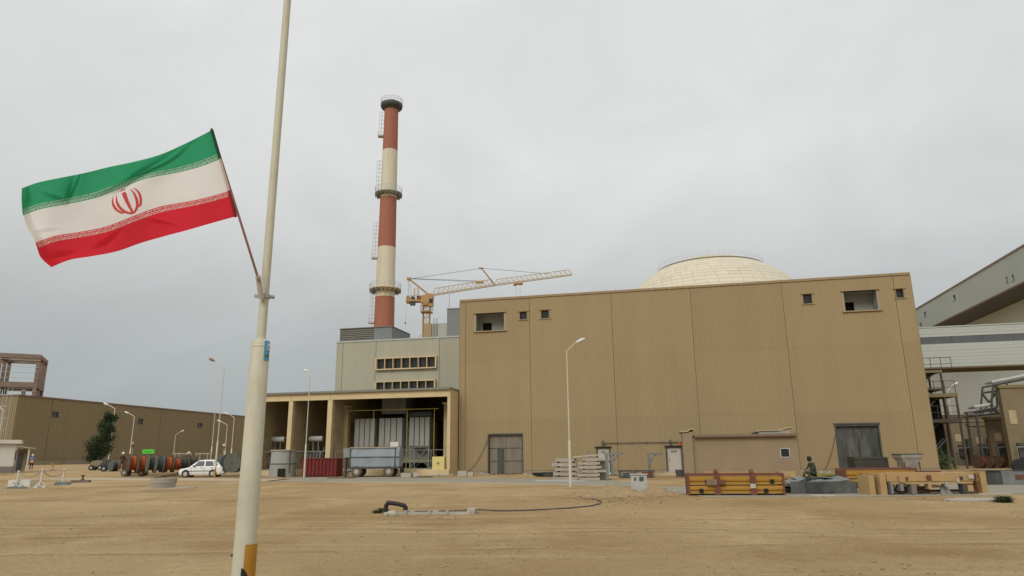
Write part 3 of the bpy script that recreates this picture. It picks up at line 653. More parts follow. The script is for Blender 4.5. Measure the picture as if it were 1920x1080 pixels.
for pya, pyb in ((605, 545), (484, 418), (362, 303), (256, 212)):
    za, zb = at_y(705, pya, YS).z, at_y(705, pyb, YS).z; q = MB()
    for s_ in (-.22, .22):
        P = lambda z_, e_=.55: ((rad(z_) + e_) * cos(az) - s_ * sin(az), (rad(z_) + e_) * sin(az) + s_ * cos(az), z_)
        q.tube(P(za), P(zb), .035, n=5)
        q.tube(P(za, 1.1), P(zb, 1.1), .02, n=4)
    nn = int((zb - za) / .9)
    for i in range(nn + 1):
        z_ = za + (zb - za) * i / nn; c_, s_ = cos(az), sin(az); r_ = rad(z_)
        for e0 in (.55, 1.1): q.tube(((r_ + e0) * c_ + .22 * s_, (r_ + e0) * s_ - .22 * c_, z_), ((r_ + e0) * c_ - .22 * s_, (r_ + e0) * s_ + .22 * c_, z_), .028, n=4)
        for e2 in (-.22, .22): q.tube((r_ * c_ - e2 * s_, r_ * s_ + e2 * c_, z_), ((r_ + 1.1) * c_ - e2 * s_, (r_ + 1.1) * s_ + e2 * c_, z_), .025, n=4)
    lo = q.build('caged_ladder', M_STEELPALE, st)
    q = MB(); q.obox(((rad(za) + .62) * cos(az), (rad(za) + .62) * sin(az), za - .1), (1.25, 1.3, .35), (0, 0, az)); 
    for e2 in (-.62, .62): q.tube(((rad(za) + 1.2) * cos(az) - e2 * sin(az), (rad(za) + 1.2) * sin(az) + e2 * cos(az), za), ((rad(za) + 1.2) * cos(az) - e2 * sin(az), (rad(za) + 1.2) * sin(az) + e2 * cos(az), za + 1.3), .035, n=4)
    q.build('landing', M_STEELPALE, lo)
# ================================================================ REACTOR DOME
DX, DY, DR, DZ, DRR, DZR = 48., 160., 26., 21.4, 12., 44.44
dm = thing('domed_building', 'cream tiled dome with a railed ring rising behind the tan building', 'dome', (DX, DY, 0))
MB().lathe([(DR + .1, 0), (DR + .1, DZ)], 72, cap=False).build('drum_wall', M_DOMEJ, dm, smooth=True)
prof = [(DR * cos(a), DZ + DR * sin(a)) for a in [pi / 2 * i / 26 for i in range(27)]]
MB().lathe([(r_ - .06, z_) for r_, z_ in prof[:-1]] + [(.01, prof[-1][1] - .06)], 72).build('dome_shell', M_DOMEJ, dm, smooth=True)
rest = MB(); elev0 = math.asin((DZR - .4 - DZ) / DR); rows = 7; de = .049
for j in range(14):
    e1 = elev0 - j * de; e0 = e1 - de; npan = max(8, int(2 * pi * DR * cos(e0) / 2.5))
    for i in range(npan):
        a0 = 2 * pi * (i + .5 * (j % 2)) / npan; a1 = a0 + 2 * pi / npan; g_ = .0016; q = MB() if True else None
        mid = (a0 + a1) / 2; front = cos(mid - radians(253)) > .1
        P = lambda a, e_, r_: (r_ * cos(e_) * cos(a), r_ * cos(e_) * sin(a), DZ + r_ * sin(e_))
        vs = []
        am = (a0 + a1) / 2; em = (e0 + e1) / 2; dr = DR + random.uniform(0, .012)
        ga = g_ / cos(e0)
        for r_ in (dr, DR - .05):
            for a, e_ in ((a0 + ga, e0 + g_), (am, e0 + g_), (a1 - ga, e0 + g_), (a1 - ga, e1 - g_), (am, e1 - g_), (a0 + ga, e1 - g_)): vs.append(P(a, e_, r_))
        fs = [(0, 1, 4, 5), (1, 2, 3, 4), (0, 6, 7, 1), (1, 7, 8, 2), (2, 8, 9, 3), (3, 9, 10, 4), (4, 10, 11, 5), (5, 11, 6, 0)]
        if front and j < rows: MB().add(vs, fs).build('dome_tile', M_DOME, dm)
        else: rest.add(vs, fs)
struct(rest.build('dome_tiling', M_DOME, dm), 'stuff')
o = MB().lathe([(DRR - .5, DZR - .45), (DRR + .25, DZR - .55), (DRR + .35, DZR - .1), (DRR + .35, DZR + .1), (DRR - .5, DZR + .1)], 72, cap=False).build('ring_walkway', mat('ring_grey', (.21, .19, .14), .8), dm)
railing_ring(MB(), DRR + .28, DZR + .1, 1.25, 64, rr=.018).build('railing', M_STEELPALE, o)
# ================================================================ TOWER CRANE
YC = 120.; cb_ = at_y(800, 575, YC)
cn = thing('tower_crane', 'yellow tower crane with folded lattice jib above the annex roof', 'crane', (cb_.x, YC, 0))
cq = lambda px, py, dy=0.0: at_y(px, py, YC + dy) - Vector((cb_.x, YC, 0))
zm = cq(800, 573).z
mast(MB(), (0, 0, 0), (0, 0, zm), 1.15, 26, .085, .05).build('mast', M_CRANE, cn)
B(-1.5, 1.5, -1.5, 1.5, 0, .8).build('base_block', M_CONC, cn)
zp = cq(800, 585).z; q = MB().box(-1.0, 1.0, -1.0, 1.0, zp - .12, zp); o = q.build('mast_platform', M_CRANE, cn)
q = MB()
for x_, y_ in ((-1, -1), (1, -1), (1, 1), (-1, 1)): q.tube((x_, y_, zp), (x_, y_, zp + 1.1), .04, n=4)
for a, b_ in (((-1, -1), (1, -1)), ((1, -1), (1, 1)), ((1, 1), (-1, 1)), ((-1, 1), (-1, -1))): q.tube(a + (zp + 1.1,), b_ + (zp + 1.1,), .03, n=4); q.tube(a + (zp + .55,), b_ + (zp + .55,), .03, n=4)
q.build('railing', M_CRANE, o)
z1 = cq(800, 556).z
q = MB(); q.lathe([(.9, zm), (.9, zm + .35), (.75, zm + .4)], 16); q.prism([(-.95, zm + .4), (.9, zm + .4), (1.25, z1 - .1), (1.1, z1 + .35), (.3, z1 + .45), (-1.0, z1 - .1)], -.8, .8); q.build('slewing_platform', M_CRANE, cn)
q = MB(); q.box(.55, 1.35, -1.55, -.82, zm - .4, zm + 1.0); o = q.build('cab', M_CRANE, cn); B(.62, 1.28, -1.57, -1.552, zm + .1, zm + .9).build('cab_window', M_GLASS, o)
a, b_ = cq(762, 561), cq(795, 558)
q = MB(); q.box(a.x, b_.x, -.75, -.6, a.z - .55, a.z - .25); q.box(a.x, b_.x, .6, .75, a.z - .55, a.z - .25); q.box(a.x + .3, b_.x, -.6, .6, a.z - .45, a.z - .35)
for i in range(5): xx = a.x + .2 + i * .75; q.tube((xx, -.68, a.z - .25), (xx, -.68, a.z + .55), .035, n=4)
q.tube((a.x + .2, -.68, a.z + .55), (b_.x, -.68, a.z + .55), .03, n=4); q.build('counter_jib', M_CRANE, cn)
q = MB(); q.lathe([(.3, -.5), (.36, -.5), (.36, .5), (.3, .5)], 12, (a.x + 1.2, 0, a.z + .1), 'Y'); q.build('winch_drum', M_DKSTEEL, cn)
B(a.x + 1.9, a.x + 2.7, -.5, .5, a.z - .3, a.z + .5).build('winch_motor', M_RUST, cn)
B(a.x + .05, a.x + .65, -.6, .6, a.z - .75, a.z + .45).build('counterweight', M_CRANE, cn)
B(a.x + .7, a.x + 1.6, -.5, .5, a.z - 1.1, a.z - .55).build('counterweight', M_DKSTEEL, cn)
ap = cq(767, 523); ft = cq(803, 552)
q = MB()
for y_ in (-.5, .5): q.tube((ft.x, y_, ft.z), (ap.x, y_ * .5, ap.z), .11, n=5)
for i in range(5):
    t_ = i / 5; c_ = ft.lerp(ap, t_); q.tube((c_.x, -.5 + .25 * t_, c_.z), (c_.x, .5 - .25 * t_, c_.z), .05, n=4)
q.box(ap.x - .35, ap.x + .35, -.4, .4, ap.z - .2, ap.z + .2); q.build('back_mast', M_CRANE, cn)
q = MB(); c1_, c2_ = cq(781, 540), cq(780, 556)
for dx in (-.35, .35):
    for y_ in (-.4, .4): q.tube((c2_.x + dx, y_, c2_.z - .2), (c1_.x + dx, y_, c1_.z), .05, n=4)
for i in range(3): z_ = c2_.z + (c1_.z - c2_.z) * i / 3; q.tube((c1_.x - .35, -.4, z_), (c1_.x + .35, -.4, z_ + .5), .035, n=4)
q.build('strut_tower', M_CRANE, cn)
q = MB()
for dx in (-1.9, -1.2): q.tube((ap.x, 0, ap.z), (a.x + 2.2 + dx, 0, a.z + .4), .03, n=4)
q.build('stay_rope', M_DKSTEEL, cn)
j0, j1, j2 = cq(812, 553), cq(928, 534.5), cq(1073, 515)
truss(MB(), j0, j1, 1.1, 1.15, 13, .075, .045).build('jib', M_CRANEP, cn)
truss(MB(), j1, j2, 1.0, 1.0, 16, .065, .04).build('jib', M_CRANEP, cn)
hp = cq(903, 503)
q = MB()
for y_ in (-.45, .45): q.tube((j1.x, y_, j1.z), (hp.x, y_ * .4, hp.z), .08, n=5)
for i in range(1, 6): c_ = j1.lerp(hp, i / 6); q.tube((c_.x, -.35, c_.z), (c_.x, .35, c_.z), .04, n=4)
q.box(hp.x - .5, hp.x + .3, -.25, .25, hp.z - .1, hp.z + .1); q.build('jib_strut', M_CRANE, cn)
for pa, pb in (((768, 523), (903, 503)), ((768, 523), (897, 528.5)), ((768, 522), (905, 527)), ((903, 503), (1030, 513.5))):
    MB().tube(cq(*pa), cq(*pb), .035, n=5).build('pendant_rope', M_DKSTEEL, cn)
c_ = cq(901, 530); B(c_.x - .9, c_.x + .6, -.3, .3, c_.z - .1, c_.z + .3).build('rope_anchor', M_CRANE, cn)
c_ = cq(972, 532); q = MB().box(c_.x - .8, c_.x + .8, -.55, .55, c_.z - .12, c_.z + .15); q.box(c_.x - .9, c_.x - .4, -.3, .3, c_.z - .35, c_.z - .12); o = q.build('trolley', M_CRANE, cn)
q = MB()
for dx in (-.45, .3): q.tube((c_.x + dx, 0, c_.z), (c_.x + dx * .4, 0, c_.z - 9), .022, n=4)
q.build('hoist_rope', M_DKSTEEL, o); q = MB().lathe([(.05, -.6), (.25, -.5), (.3, 0), (.2, .3), (.05, .4)], 8, (c_.x, 0, c_.z - 9.2)); q.build('hook_block', M_CRANE, o)
c_ = cq(760, 606); q = MB().tube((c_.x + .1, 0, cq(764, 570).z), (c_.x, 0, c_.z), .015, n=4); q.lathe([(.03, -.2), (.16, 0), (.03, .2)], 8, (c_.x, 0, c_.z)); q.build('hanging_weight', M_DKSTEEL, cn)
# ================================================================ GREY TURBINE HALL and gallery on the right
UH = 55.; hl = thing('turbine_hall', 'huge pale grey hall with overhanging upper storey beyond the tan building', 'building', gw(UH, 96), AZ)
ztop = on_u(1920, 458, UH)[1]; zs0 = on_u(1920, 527, UH)[1]
d = ray(1920, 560); t_ = (zs0 - H0) / d.z; uin = (d * t_).dot(GU) - UH          # depth of the overhang
LH = 95.
wn = []
for pa, pb, ya, yb in ((1886, 1889.5, 519, 531), (1898, 1902, 515, 527)):
    va = on_u(pa, 525, UH)[0] - 96; vb = on_u(pb, 525, UH)[0] - 96; wn.append((min(va, vb), max(va, vb), on_u(pa, yb, UH)[1], on_u(pa, ya, UH)[1]))
for px, py in ((1789, 558), (1734, 589), (1726, 610)):
    v_, z_ = on_u(px, py, UH); v_ -= 96; wn.append((v_ - .6, v_ + .6, z_ - .5, z_ + .5))
wq = wall_holes(MB(), 0, LH, 0, .5, zs0, ztop - .3, wn); wq.v = [(b2, a2, c2) for a2, b2, c2 in wq.v]; wq.build('upper_wall', M_HALL, hl)
for a, b_, c_, d2 in wn:
    o = B(.3, .34, a, b_, c_, d2).build('window', M_GLASS, hl); B(-.06, .28, a - .1, b_ + .1, c_ - .12, c_ - .003).build('sill', M_GREYTRIM, o)
B(-.12, .6, -.1, LH + .1, ztop - .3, ztop).build('roof_edge', M_FASCIA, hl)
B(.5, 40, 0, LH, ztop - .6, ztop - .31).build('roof', M_GREYTRIM, hl)
B(-.06, .5, -.05, LH, zs0 - .18, zs0 - .002).build('soffit_edge', M_FASCIA, hl)
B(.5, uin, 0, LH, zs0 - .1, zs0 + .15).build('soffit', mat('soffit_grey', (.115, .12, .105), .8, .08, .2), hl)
B(uin, uin + .5, 0, LH, 0, zs0 - .004).build('lower_wall', mat('hall_lower_pale', (.63, .67, .63), .7, .04, .15, stain=(.54, .57, .53), stain_amt=.5), hl)
B(.5, 40, -.4, 0, 0, ztop - .3).build('end_wall', M_HALL, hl)
VGL = 80.; gz0, gz1 = on_v(1830, 688, VGL)[1], on_v(1830, 611, VGL)[1]; ug0 = 15.; gw_ = UH + uin - ug0 - .1
gal = thing('gallery_bridge', 'pale grey enclosed gallery with a dark glazed band joining the tan building to the hall', 'bridge', gw(ug0, VGL), AZ)
zb0, zb1 = on_v(1830, 642, VGL)[1], on_v(1830, 628.5, VGL)[1]
B(0, gw_, .05, 5, gz0, gz1).build('gallery_core', M_SEAM, gal); B(-.02, gw_, -.1, 5.1, gz1 + .003, gz1 + .12).build('roof', M_GALL, gal)  # pale roof sheet added to cool the light bounced under the hall overhang
ng = 7
for i in range(ng):
    zA = gz0 + .1 + (zb0 - gz0 - .1) * i / ng; zB = gz0 + .1 + (zb0 - gz0 - .1) * (i + 1) / ng
    B(-.02, gw_, -.04 - .012 * (i % 2), .05, zA + .006, zB - .006).build('cladding_strip', M_GALL, gal)
for i in range(3):
    zA = zb1 + (gz1 - zb1) * i / 3; zB = zb1 + (gz1 - zb1) * (i + 1) / 3
    B(-.02, gw_, -.04 - .012 * (i % 2), .05, zA + .006, zB - .006).build('cladding_strip', M_GALL, gal)
nb = 16
for i in range(nb): B(i * gw_ / nb + .02, (i + 1) * gw_ / nb - .02, .0, .04, zb0, zb1).build('pane', M_GALLWIN, gal)
B(-.02, gw_, -.07, .06, gz0 - .06, gz0 + .09).build('bottom_beam', M_SEAM, gal)
for x_ in (6., 34.): B(x_, x_ + .7, 1.5, 2.4, 0, gz0 - .12).build('support_column', M_PIER, gal)
# low tan wall, concrete fin walls, pipe rack and stair tower at the foot of the hall
def fin(px0, pyt, v, wid, lab):
    a, zt = on_v(px0, pyt, v)
    o = thing('fin_wall', lab, 'concrete wall', gw(a, v), AZ, 'concrete fin walls below the hall')
    B(0, wid, 0, .7, -.1, zt).build('wall', M_PIER, o); B(-.10, wid, -.1, .8, zt + .003, zt + .25).build('cap', M_PIER, o)
    B(.5, 1.0, -.35, -.01, .9, 2.1).build('switch_box', M_DKSTEEL, o); B(1.25, 1.8, -.5, -.01, .02, 2.7).build('transformer_cell', M_DKSTEEL, o)
    B(.35, .9, -.04, -.01, zt * .55, zt * .72).build('plate', M_INWALL, o)
    q = MB(); q.tube((.2, -.6, 1.75), (2.6, -.6, 1.85), .06, n=6); q.tube((.25, -.6, 0), (.25, -.6, 1.75), .05, n=6); q.tube((2.3, -.6, 0), (2.3, -.6, 1.83), .05, n=6); q.build('pipe', M_MIDSTEEL, o)
    return o
fin(1874, 728, 67., 12, 'tallest tan concrete fin wall, a pale notice board before it')
fin(1851, 787, 72., 12, 'lower tan concrete fin wall under the end of the steel pipe rack')
fin(1818, 799, 77.5, 9, 'tan concrete fin wall behind the brown cable reels')
fin(1779, 792, 82., 6, 'tan concrete fin wall beside the dark stair tower')
o = thing('yard_wall', 'long low tan concrete wall along the foot of the grey hall', 'wall', gw(24, 95), AZ); zt = on_v(1810, 777, 95)[1]
for i in range(6): B(i * 5.2 + .015, (i + 1) * 5.2 - .015, 0, .5, -.1, zt).build('wall_panel', M_PIER, o)
vr = 70.
pr = thing('pipe_rack', 'dark steel pipe rack with bracing on the concrete fin walls', 'pipe rack', gw(on_v(1826, 780, vr)[0], vr), AZ); u0 = on_v(1826, 780, vr)[0]
pq = lambda px, py: (on_v(px, py, vr)[0] - u0, on_v(px, py, vr)[1])
q = MB()
for y_ in (0, 2.2):
    for a, b_ in (((1826, 772), (1868, 764)), ((1826, 779), (1895, 772)), ((1862, 722), (1960, 703)), ((1862, 733), (1960, 718)), ((1862, 722), (1858, 775)), ((1888, 718), (1892, 775)), ((1862, 735), (1890, 772)), ((1886, 735), (1862, 772)), ((1895, 730), (1925, 760)), ((1925, 728), (1897, 765)), ((1895, 762), (1960, 755)), ((1832, 772), (1832, 790))):
        A_, B_ = pq(*a), pq(*b_); q.tube((A_[0], y_, A_[1]), (B_[0], y_, B_[1]), .09, n=5)
q.build('steel_frame', M_DKSTEEL, pr)
for k_, (a, b_) in enumerate((((1862, 721), (1965, 701)), ((1830, 768), (1866, 762)), ((1828, 777), (1895, 770)))):
    A_, B_ = pq(*a), pq(*b_)
    for i in range(3): MB().tube((A_[0], .3 + i * .6, A_[1] + .22), (B_[0], .3 + i * .6, B_[1] + .22), .16 - .03 * i, n=8).build('pipe', (M_STEELPALE, M_MIDSTEEL, M_MIDSTEEL)[i], pr, smooth=True)
A_ = pq(1829, 779); B(A_[0], A_[0] + .15, 0, .15, 0, A_[1]).build('post', M_DKSTEEL, pr); B(A_[0], A_[0] + .15, 2.05, 2.2, 0, A_[1]).build('post', M_DKSTEEL, pr)
A_ = pq(1950, 779); B(A_[0], A_[0] + .15, .9, 1.05, 0, pq(1950, 718)[1]).build('post', M_DKSTEEL, pr)
vt = 68.; ut = on_v(1742, 740, vt)[0]
M_TOWER = mat('tower_brown', (.075, .058, .042), .7, .25, 2)
sw = thing('stair_tower', 'dark steel stair tower with landings at the corner of the tan building', 'stair tower', gw(ut - 1.2, vt), AZ)
tz = lambda py: on_v(1765, py, vt)[1]; wt = on_v(1792, 740, vt)[0] - ut + 1.2
for x_ in (0, wt * .72, wt): 
    for y_ in (0, 3.): B(x_ - .07, x_ + .07, y_ - .07, y_ + .07, 0, tz(738) if x_ == wt else tz(694)).build('post', M_TOWER, sw)
for py in (738, 786): B(-.1, wt + .1, -.15, 3.15, tz(py) - .3, tz(py)).build('landing', M_PIER if py == 738 else M_TOWER, sw)
B(-.1, wt * .75, -.1, 3.1, tz(694) - .2, tz(694)).build('landing', M_PIER, sw); B(-.1, wt * .74, -.1, 3.1, tz(728) - .15, tz(728)).build('landing', M_TOWER, sw)
for pa, pb in ((785, 738), (728, 694), (822, 785), (868, 822)):
    q = MB(); za, zb = max(.0, tz(pa)), tz(pb)
    for y_ in (.5, 1.4): q.tube((.2, y_, za), (wt * .68, y_, zb), .07, n=4)
    for i in range(9): t_ = i / 9; q.box(.2 + (wt * .68 - .2) * t_, .42 + (wt * .68 - .2) * t_, .5, 1.4, za + (zb - za) * t_, za + (zb - za) * t_ + .05)
    q.build('stair_flight', M_DKSTEEL, sw)
for py in (738, 785, 694):
    q = MB(); z_ = tz(py)
    for i in range(5): q.tube((i * wt / 4, -.1, z_), (i * wt / 4, -.1, z_ + 1.1), .03, n=4)
    q.tube((0, -.1, z_ + 1.1), (wt, -.1, z_ + 1.1), .035, n=4); q.tube((0, -.1, z_ + .55), (wt, -.1, z_ + .55), .03, n=4); q.build('railing', M_TOWER, sw)
B(-.5, wt * .86, 2.6, 2.75, 0, tz(744)).build('void_shade_sheet', M_BLACK, sw)  # black sheet added to stand in for the dark void inside the tower
# ================================================================ BROWN BUILDING on the left and the unfinished frame behind it
ZL = .40; LA = radians(80.2); lw0 = at_y(15, 870, 148.); 
lb = thing('warehouse', 'long low brown windowless warehouse behind the cable reels', 'building', (lw0.x, lw0.y, ZL), LA)
# local x runs along the wall away from the camera, local -y faces the yard
LD = Vector((cos(LA), sin(LA), 0)); LN = Vector((sin(LA), -cos(LA), 0)); LP = Vector((lw0.x, lw0.y, 0))
def on_lw(px, py):
    d = ray(px, py); t_ = LP.dot(LN) / d.dot(LN); q_ = d * t_; return (q_ - LP).dot(LD), q_.z + H0 - ZL
zlt = on_lw(20, 738)[1]; zlb = on_lw(100, 866)[1]
LLEN = 125.; lwn = []
for a, b_, c_, d in ((98, 110, 772, 782), (259, 268.5, 785, 795), (370, 379.5, 793, 801)):
    x0, z1 = on_lw(a, c_); x1, _ = on_lw(b_, c_); z0 = on_lw(a, d)[1]; lwn.append((x0, x1, z0, z1))
wall_holes(MB(), 0.1, LLEN - .1, .1, .5, 0, zlt - .5, lwn).build('wall_core', M_SEAM, lb)
lc = [0, 9, on_lw(195, 800)[0], on_lw(300, 800)[0], on_lw(372, 800)[0] + 6, LLEN]
for a, b_ in zip(lc, lc[1:]): panel_ribbed(a + .05, b_ - .05, 1.0, zlt - .35, lwn, .5, .06).build('wall_panel', M_LEFTCLAD, lb)
sp = panel_ribbed(.05, 60, 1.0, zlt - .35, (), .5, .06); sp.v = [(v_[1], v_[0], v_[2]) for v_ in sp.v]; sp.build('end_panel', M_LEFTCLAD, lb)
B(-.05, LLEN, -.12, .45, -.2, .97).build('plinth', M_PLINTH, lb); B(-.04, .5, .46, 60, -.2, .97).build('plinth', M_PLINTH, lb)
B(-.15, LLEN, -.2, 60, zlt - .35, zlt).build('roof_edge', mat('roof_edge_brown', (.20, .13, .10), .7), lb)
for a, b_, c_, d in lwn:
    B(a, b_, .3, .35, c_, d).build('window', mat('dusty_glass', (.10, .11, .105), .4), lb); f = MB(); f.box(a - .15, b_ + .15, -.12, .05, d, d + .12); f.box(a - .15, b_ + .15, -.12, .05, c_ - .12, c_); f.box((a + b_) / 2 - .08, (a + b_) / 2 + .08, .1, .28, c_, d); f.build('window_frame', M_GREYTRIM, lb)
YK = 200.
sk = thing('concrete_skeleton', 'unfinished open concrete frame of columns and beams behind the brown warehouse', 'building frame', (at_y(72, 700, YK).x, YK, 0), radians(27)); ox = at_y(72, 700, YK).x
kz = lambda px, py: at_y(px, py, YK).z
wk = at_y(72, 700, YK).x - at_y(-60, 700, YK).x
zk = [kz(70, 665), kz(70, 717), kz(70, 745)]
for i in range(4):
    for j in range(3):
        B(-.85 - i * 9.3, 0 - i * 9.3, j * 7, j * 7 + .9, 0, zk[0] - .02).build('column', M_SKEL, sk)
for z_, h_ in ((zk[0] - .0, 1.2), (zk[1], 1.5), (11., 1.2)):
    for j in range(3): B(-31, .05, j * 7 - .05, j * 7 + 1.0, z_ - h_, z_).build('beam', M_SKEL, sk)
    for i in range(4): B(-.95 - i * 9.3, .04 - i * 9.3, 1.0, 13.9, z_ - h_ + .05, z_ - .05).build('beam', M_SKEL, sk)
B(-31, 0, 8.2, 13.9, zk[1] - .4, zk[1] - .1).build('floor_slab', M_SKEL, sk)
B(-3.4, -2.5, .1, 1.0, 0, zk[1] - 2.02).build('column', M_SKEL, sk)
for f_ in (.15, .35, .55, .8):
    z_ = zk[1] + (zk[0] - zk[1]) * f_; q = MB(); q.tube((-31, -.2, z_ + .3), (.1, -.2, z_ - .2), .07, n=4); q.build('scaffold_tube', M_STEELPALE, sk)
for z_ in (8, 13, zk[1] - 2.4): MB().tube((-31, -.3, z_ + .3), (.1, -.3, z_ - .2), .07, n=4).build('scaffold_tube', M_STEELPALE, sk)
YF = 140.; q0 = at_y(16, 760, YF)
sc = thing('scaffold', 'grey tube scaffold at the corner of the brown warehouse', 'scaffold', (q0.x - .6, YF, ZL)); zt = at_y(10, 728, YF).z - ZL
for i in range(3):
    for y_ in (0, 1.3): MB().tube((-i * 1.6, y_, 0), (-i * 1.6, y_, zt), .05, n=4).build('standard', M_STEELPALE, sc)
for i in range(1, 7): q = MB(); q.tube((-3.3, 0, i * zt / 6.5), (.1, 0, i * zt / 6.5), .045, n=4); q.tube((-3.3, 1.3, i * zt / 6.5), (.1, 1.3, i * zt / 6.5), .045, n=4); q.build('ledger', M_STEELPALE, sc)
# ================================================================ FLAG POLE AND FLAG
PX, PY = -1.565, 4.2
zst = at_y(490, 636, PY).z
fp = thing('lamp_pole', 'thick cream stepped pole with blue sticker and ochre stripe, carrying the flag', 'pole', (PX, PY, 0))
MB().lathe([(.070, -.05), (.0635, .9), (.0545, zst - .03), (.046, zst - .008), (.028, zst)], 28).build('lower_pole', M_LAMP, fp, smooth=True)
MB().lathe([(.0275, zst - .02), (.026, 3.2), (.0225, 7.4)], 20).build('upper_pole', M_LAMP, fp, smooth=True)
q = MB(); q.tube((0, 0, 7.35), (.75, .25, 7.85), .022, .019, 10); q.build('arm', M_LAMP, fp)
q = MB(); q.lathe([(.02, -.28), (.09, -.2), (.11, 0), (.08, .22), (.03, .28)], 14, (0, 0, 0), 'X'); q.v = [(v_[0] + 1.0, v_[1] + .33, v_[2] * .6 + 7.95) for v_ in q.v]; q.build('lamp_head', M_HEAD, fp, smooth=True)
def wrap(a0, a1, z0, z1, r, mt, name, n_=8, top=None):
    q = MB(); vs = []
    for i in range(n_ + 1):
        a = a0 + (a1 - a0) * i / n_; zt_ = z1 if top is None else top(i / n_)
        for rr in (r - .001, r + .0012): vs += [(rr * cos(a), rr * sin(a), z0), (rr * cos(a), rr * sin(a), zt_)]
    fs = []
    for i in range(n_):
        o_ = i * 4; fs += [(o_ + 2, o_ + 6, o_ + 7, o_ + 3), (o_ + 3, o_ + 7, o_ + 5, o_ + 1), (o_, o_ + 4, o_ + 6, o_ + 2)]
    fs += [(0, 2, 3, 1), (n_ * 4, n_ * 4 + 1, n_ * 4 + 3, n_ * 4 + 2)]
    return q.add(vs, fs).build(name, mt, fp)
zA, zB = at_y(500, 677, PY).z, at_y(500, 641, PY).z; va = atan2(-PY, -PX)         # direction from pole to camera
rs = lambda z: .0635 + (.0545 - .0635) * (z - .9) / (zst - .93)
s0, s1 = va + .42, va + 1.25
wrap(s0, s1, zA, zB, rs(zA) + .0015, M_STICKER, 'sticker')
wrap(s0 + .38, s1 - .08, zA + (zB - zA) * .55, zB - .012, rs(zA) + .003, M_STICKERW, 'sticker_print')
wrap(s0 + .5, s1 - .22, zA + (zB - zA) * .62, zB - .03, rs(zA) + .0045, M_STICKERN, 'sticker_print')
wrap(s0 + .12, s1 - .2, zA + .02, zA + (zB - zA) * .3, rs(zA) + .003, M_STICKERG, 'sticker_print')
zy = at_y(475, 1019, PY).z; zk2 = at_y(466, 1062, PY).z
wrap(va + .02, va + 1.75, .30, zy, .0672, M_STRIPEY, 'painted_stripe', 14)
wrap(va - .16, va + .75, .25, zk2, .0688, M_STRIPEK, 'painted_stripe', 10, top=lambda f: zk2 - .12 * f * f)
zbk = at_y(494, 556, PY).z
q = MB(); q.lathe([(.0275, -.012), (.036, -.012), (.036, .012), (.0275, .012)], 20, (0, 0, zbk), cap=False)
vd = Vector((-PX, -PY, 0)).normalized(); vr_ = Vector((-vd.y, vd.x, 0))
q.obox((Vector((0, 0, zbk)) + vr_ * .047), (.03, .02, .018), (0, 0, atan2(vr_.y, vr_.x))); q.obox((Vector((0, 0, zbk)) - vr_ * .045), (.03, .02, .018), (0, 0, atan2(vr_.y, vr_.x)))
q.tube(Vector((0, 0, zbk)) + vr_ * .048 - vd * .03, Vector((0, 0, zbk)) + vr_ * .048 + vd * .03, .006, n=6)
q.build('clamp', M_STEELPALE, fp)
YF0 = PY - .10
off = Vector((PX, PY, 0))
t0, t1 = at_y(490, 560, PY - .05) - off, at_y(483.5, 517, YF0 - .01) - off
MB().tube(t0, t1, .017, .015, 14).build('socket_tube', M_TUBE, fp, smooth=True)
zh = at_y(441, 1040, PY).z; hd_ = Vector((vd.x, vd.y, 0)) * .2 - vr_ * .98
MB().tube(Vector((0, 0, zh)) - vr_ * .060, Vector((0, 0, zh)) - vr_ * .074, .008, n=8).build('bolt', M_DKSTEEL, fp)
MB().lathe([(.0548, zst - .055), (.0562, zst - .05), (.0562, zst - .044), (.0546, zst - .04)], 28, cap=False).build('weld_seam', M_LAMP, fp, smooth=True)
# flag: cloth patch between four traced edges, hung from the stick
def cr(pts, t):
    n_ = len(pts) - 1; f = min(max(t, 0), 1) * n_; i = min(int(f), n_ - 1); u = f - i
    p = [pts[max(0, i - 1)], pts[i], pts[i + 1], pts[min(n_, i + 2)]]
    return tuple(.5 * (2 * p[1][k] + (p[2][k] - p[0][k]) * u + (2 * p[0][k] - 5 * p[1][k] + 4 * p[2][k] - p[3][k]) * u * u + (3 * p[1][k] - p[0][k] - 3 * p[2][k] + p[3][k]) * u ** 3) for k in (0, 1))
TOP = [(397, 244), (350, 268), (300, 290), (250, 303.5), (205, 313), (160, 324), (115, 333), (72, 342), (41, 353)]
BOT = [(441.5, 406), (398, 418), (353, 431), (308, 443), (263, 456), (220, 471), (175, 480), (132, 487), (96, 501)]
HO = [(397, 244), (405, 271), (413, 299), (421, 328), (430, 358), (436, 382), (441.5, 406)]
FL = [(41, 353), (40.5, 376), (43, 404), (51, 430), (66, 455), (76, 482), (96, 501)]
def fpx(s_, t_):
    c0, c1, d0, d1 = cr(TOP, s_), cr(BOT, s_), cr(HO, t_), cr(FL, t_); r = []
    for k in (0, 1):
        r.append((1 - t_) * c0[k] + t_ * c1[k] + (1 - s_) * d0[k] + s_ * d1[k] - ((1 - s_) * (1 - t_) * TOP[0][k] + s_ * (1 - t_) * TOP[-1][k] + (1 - s_) * t_ * BOT[0][k] + s_ * t_ * BOT[-1][k]))
    r[1] -= 15 * math.exp(-((s_ - .33) / .17) ** 2) * math.sin(pi * t_) * (1.25 - .6 * t_)
    return r
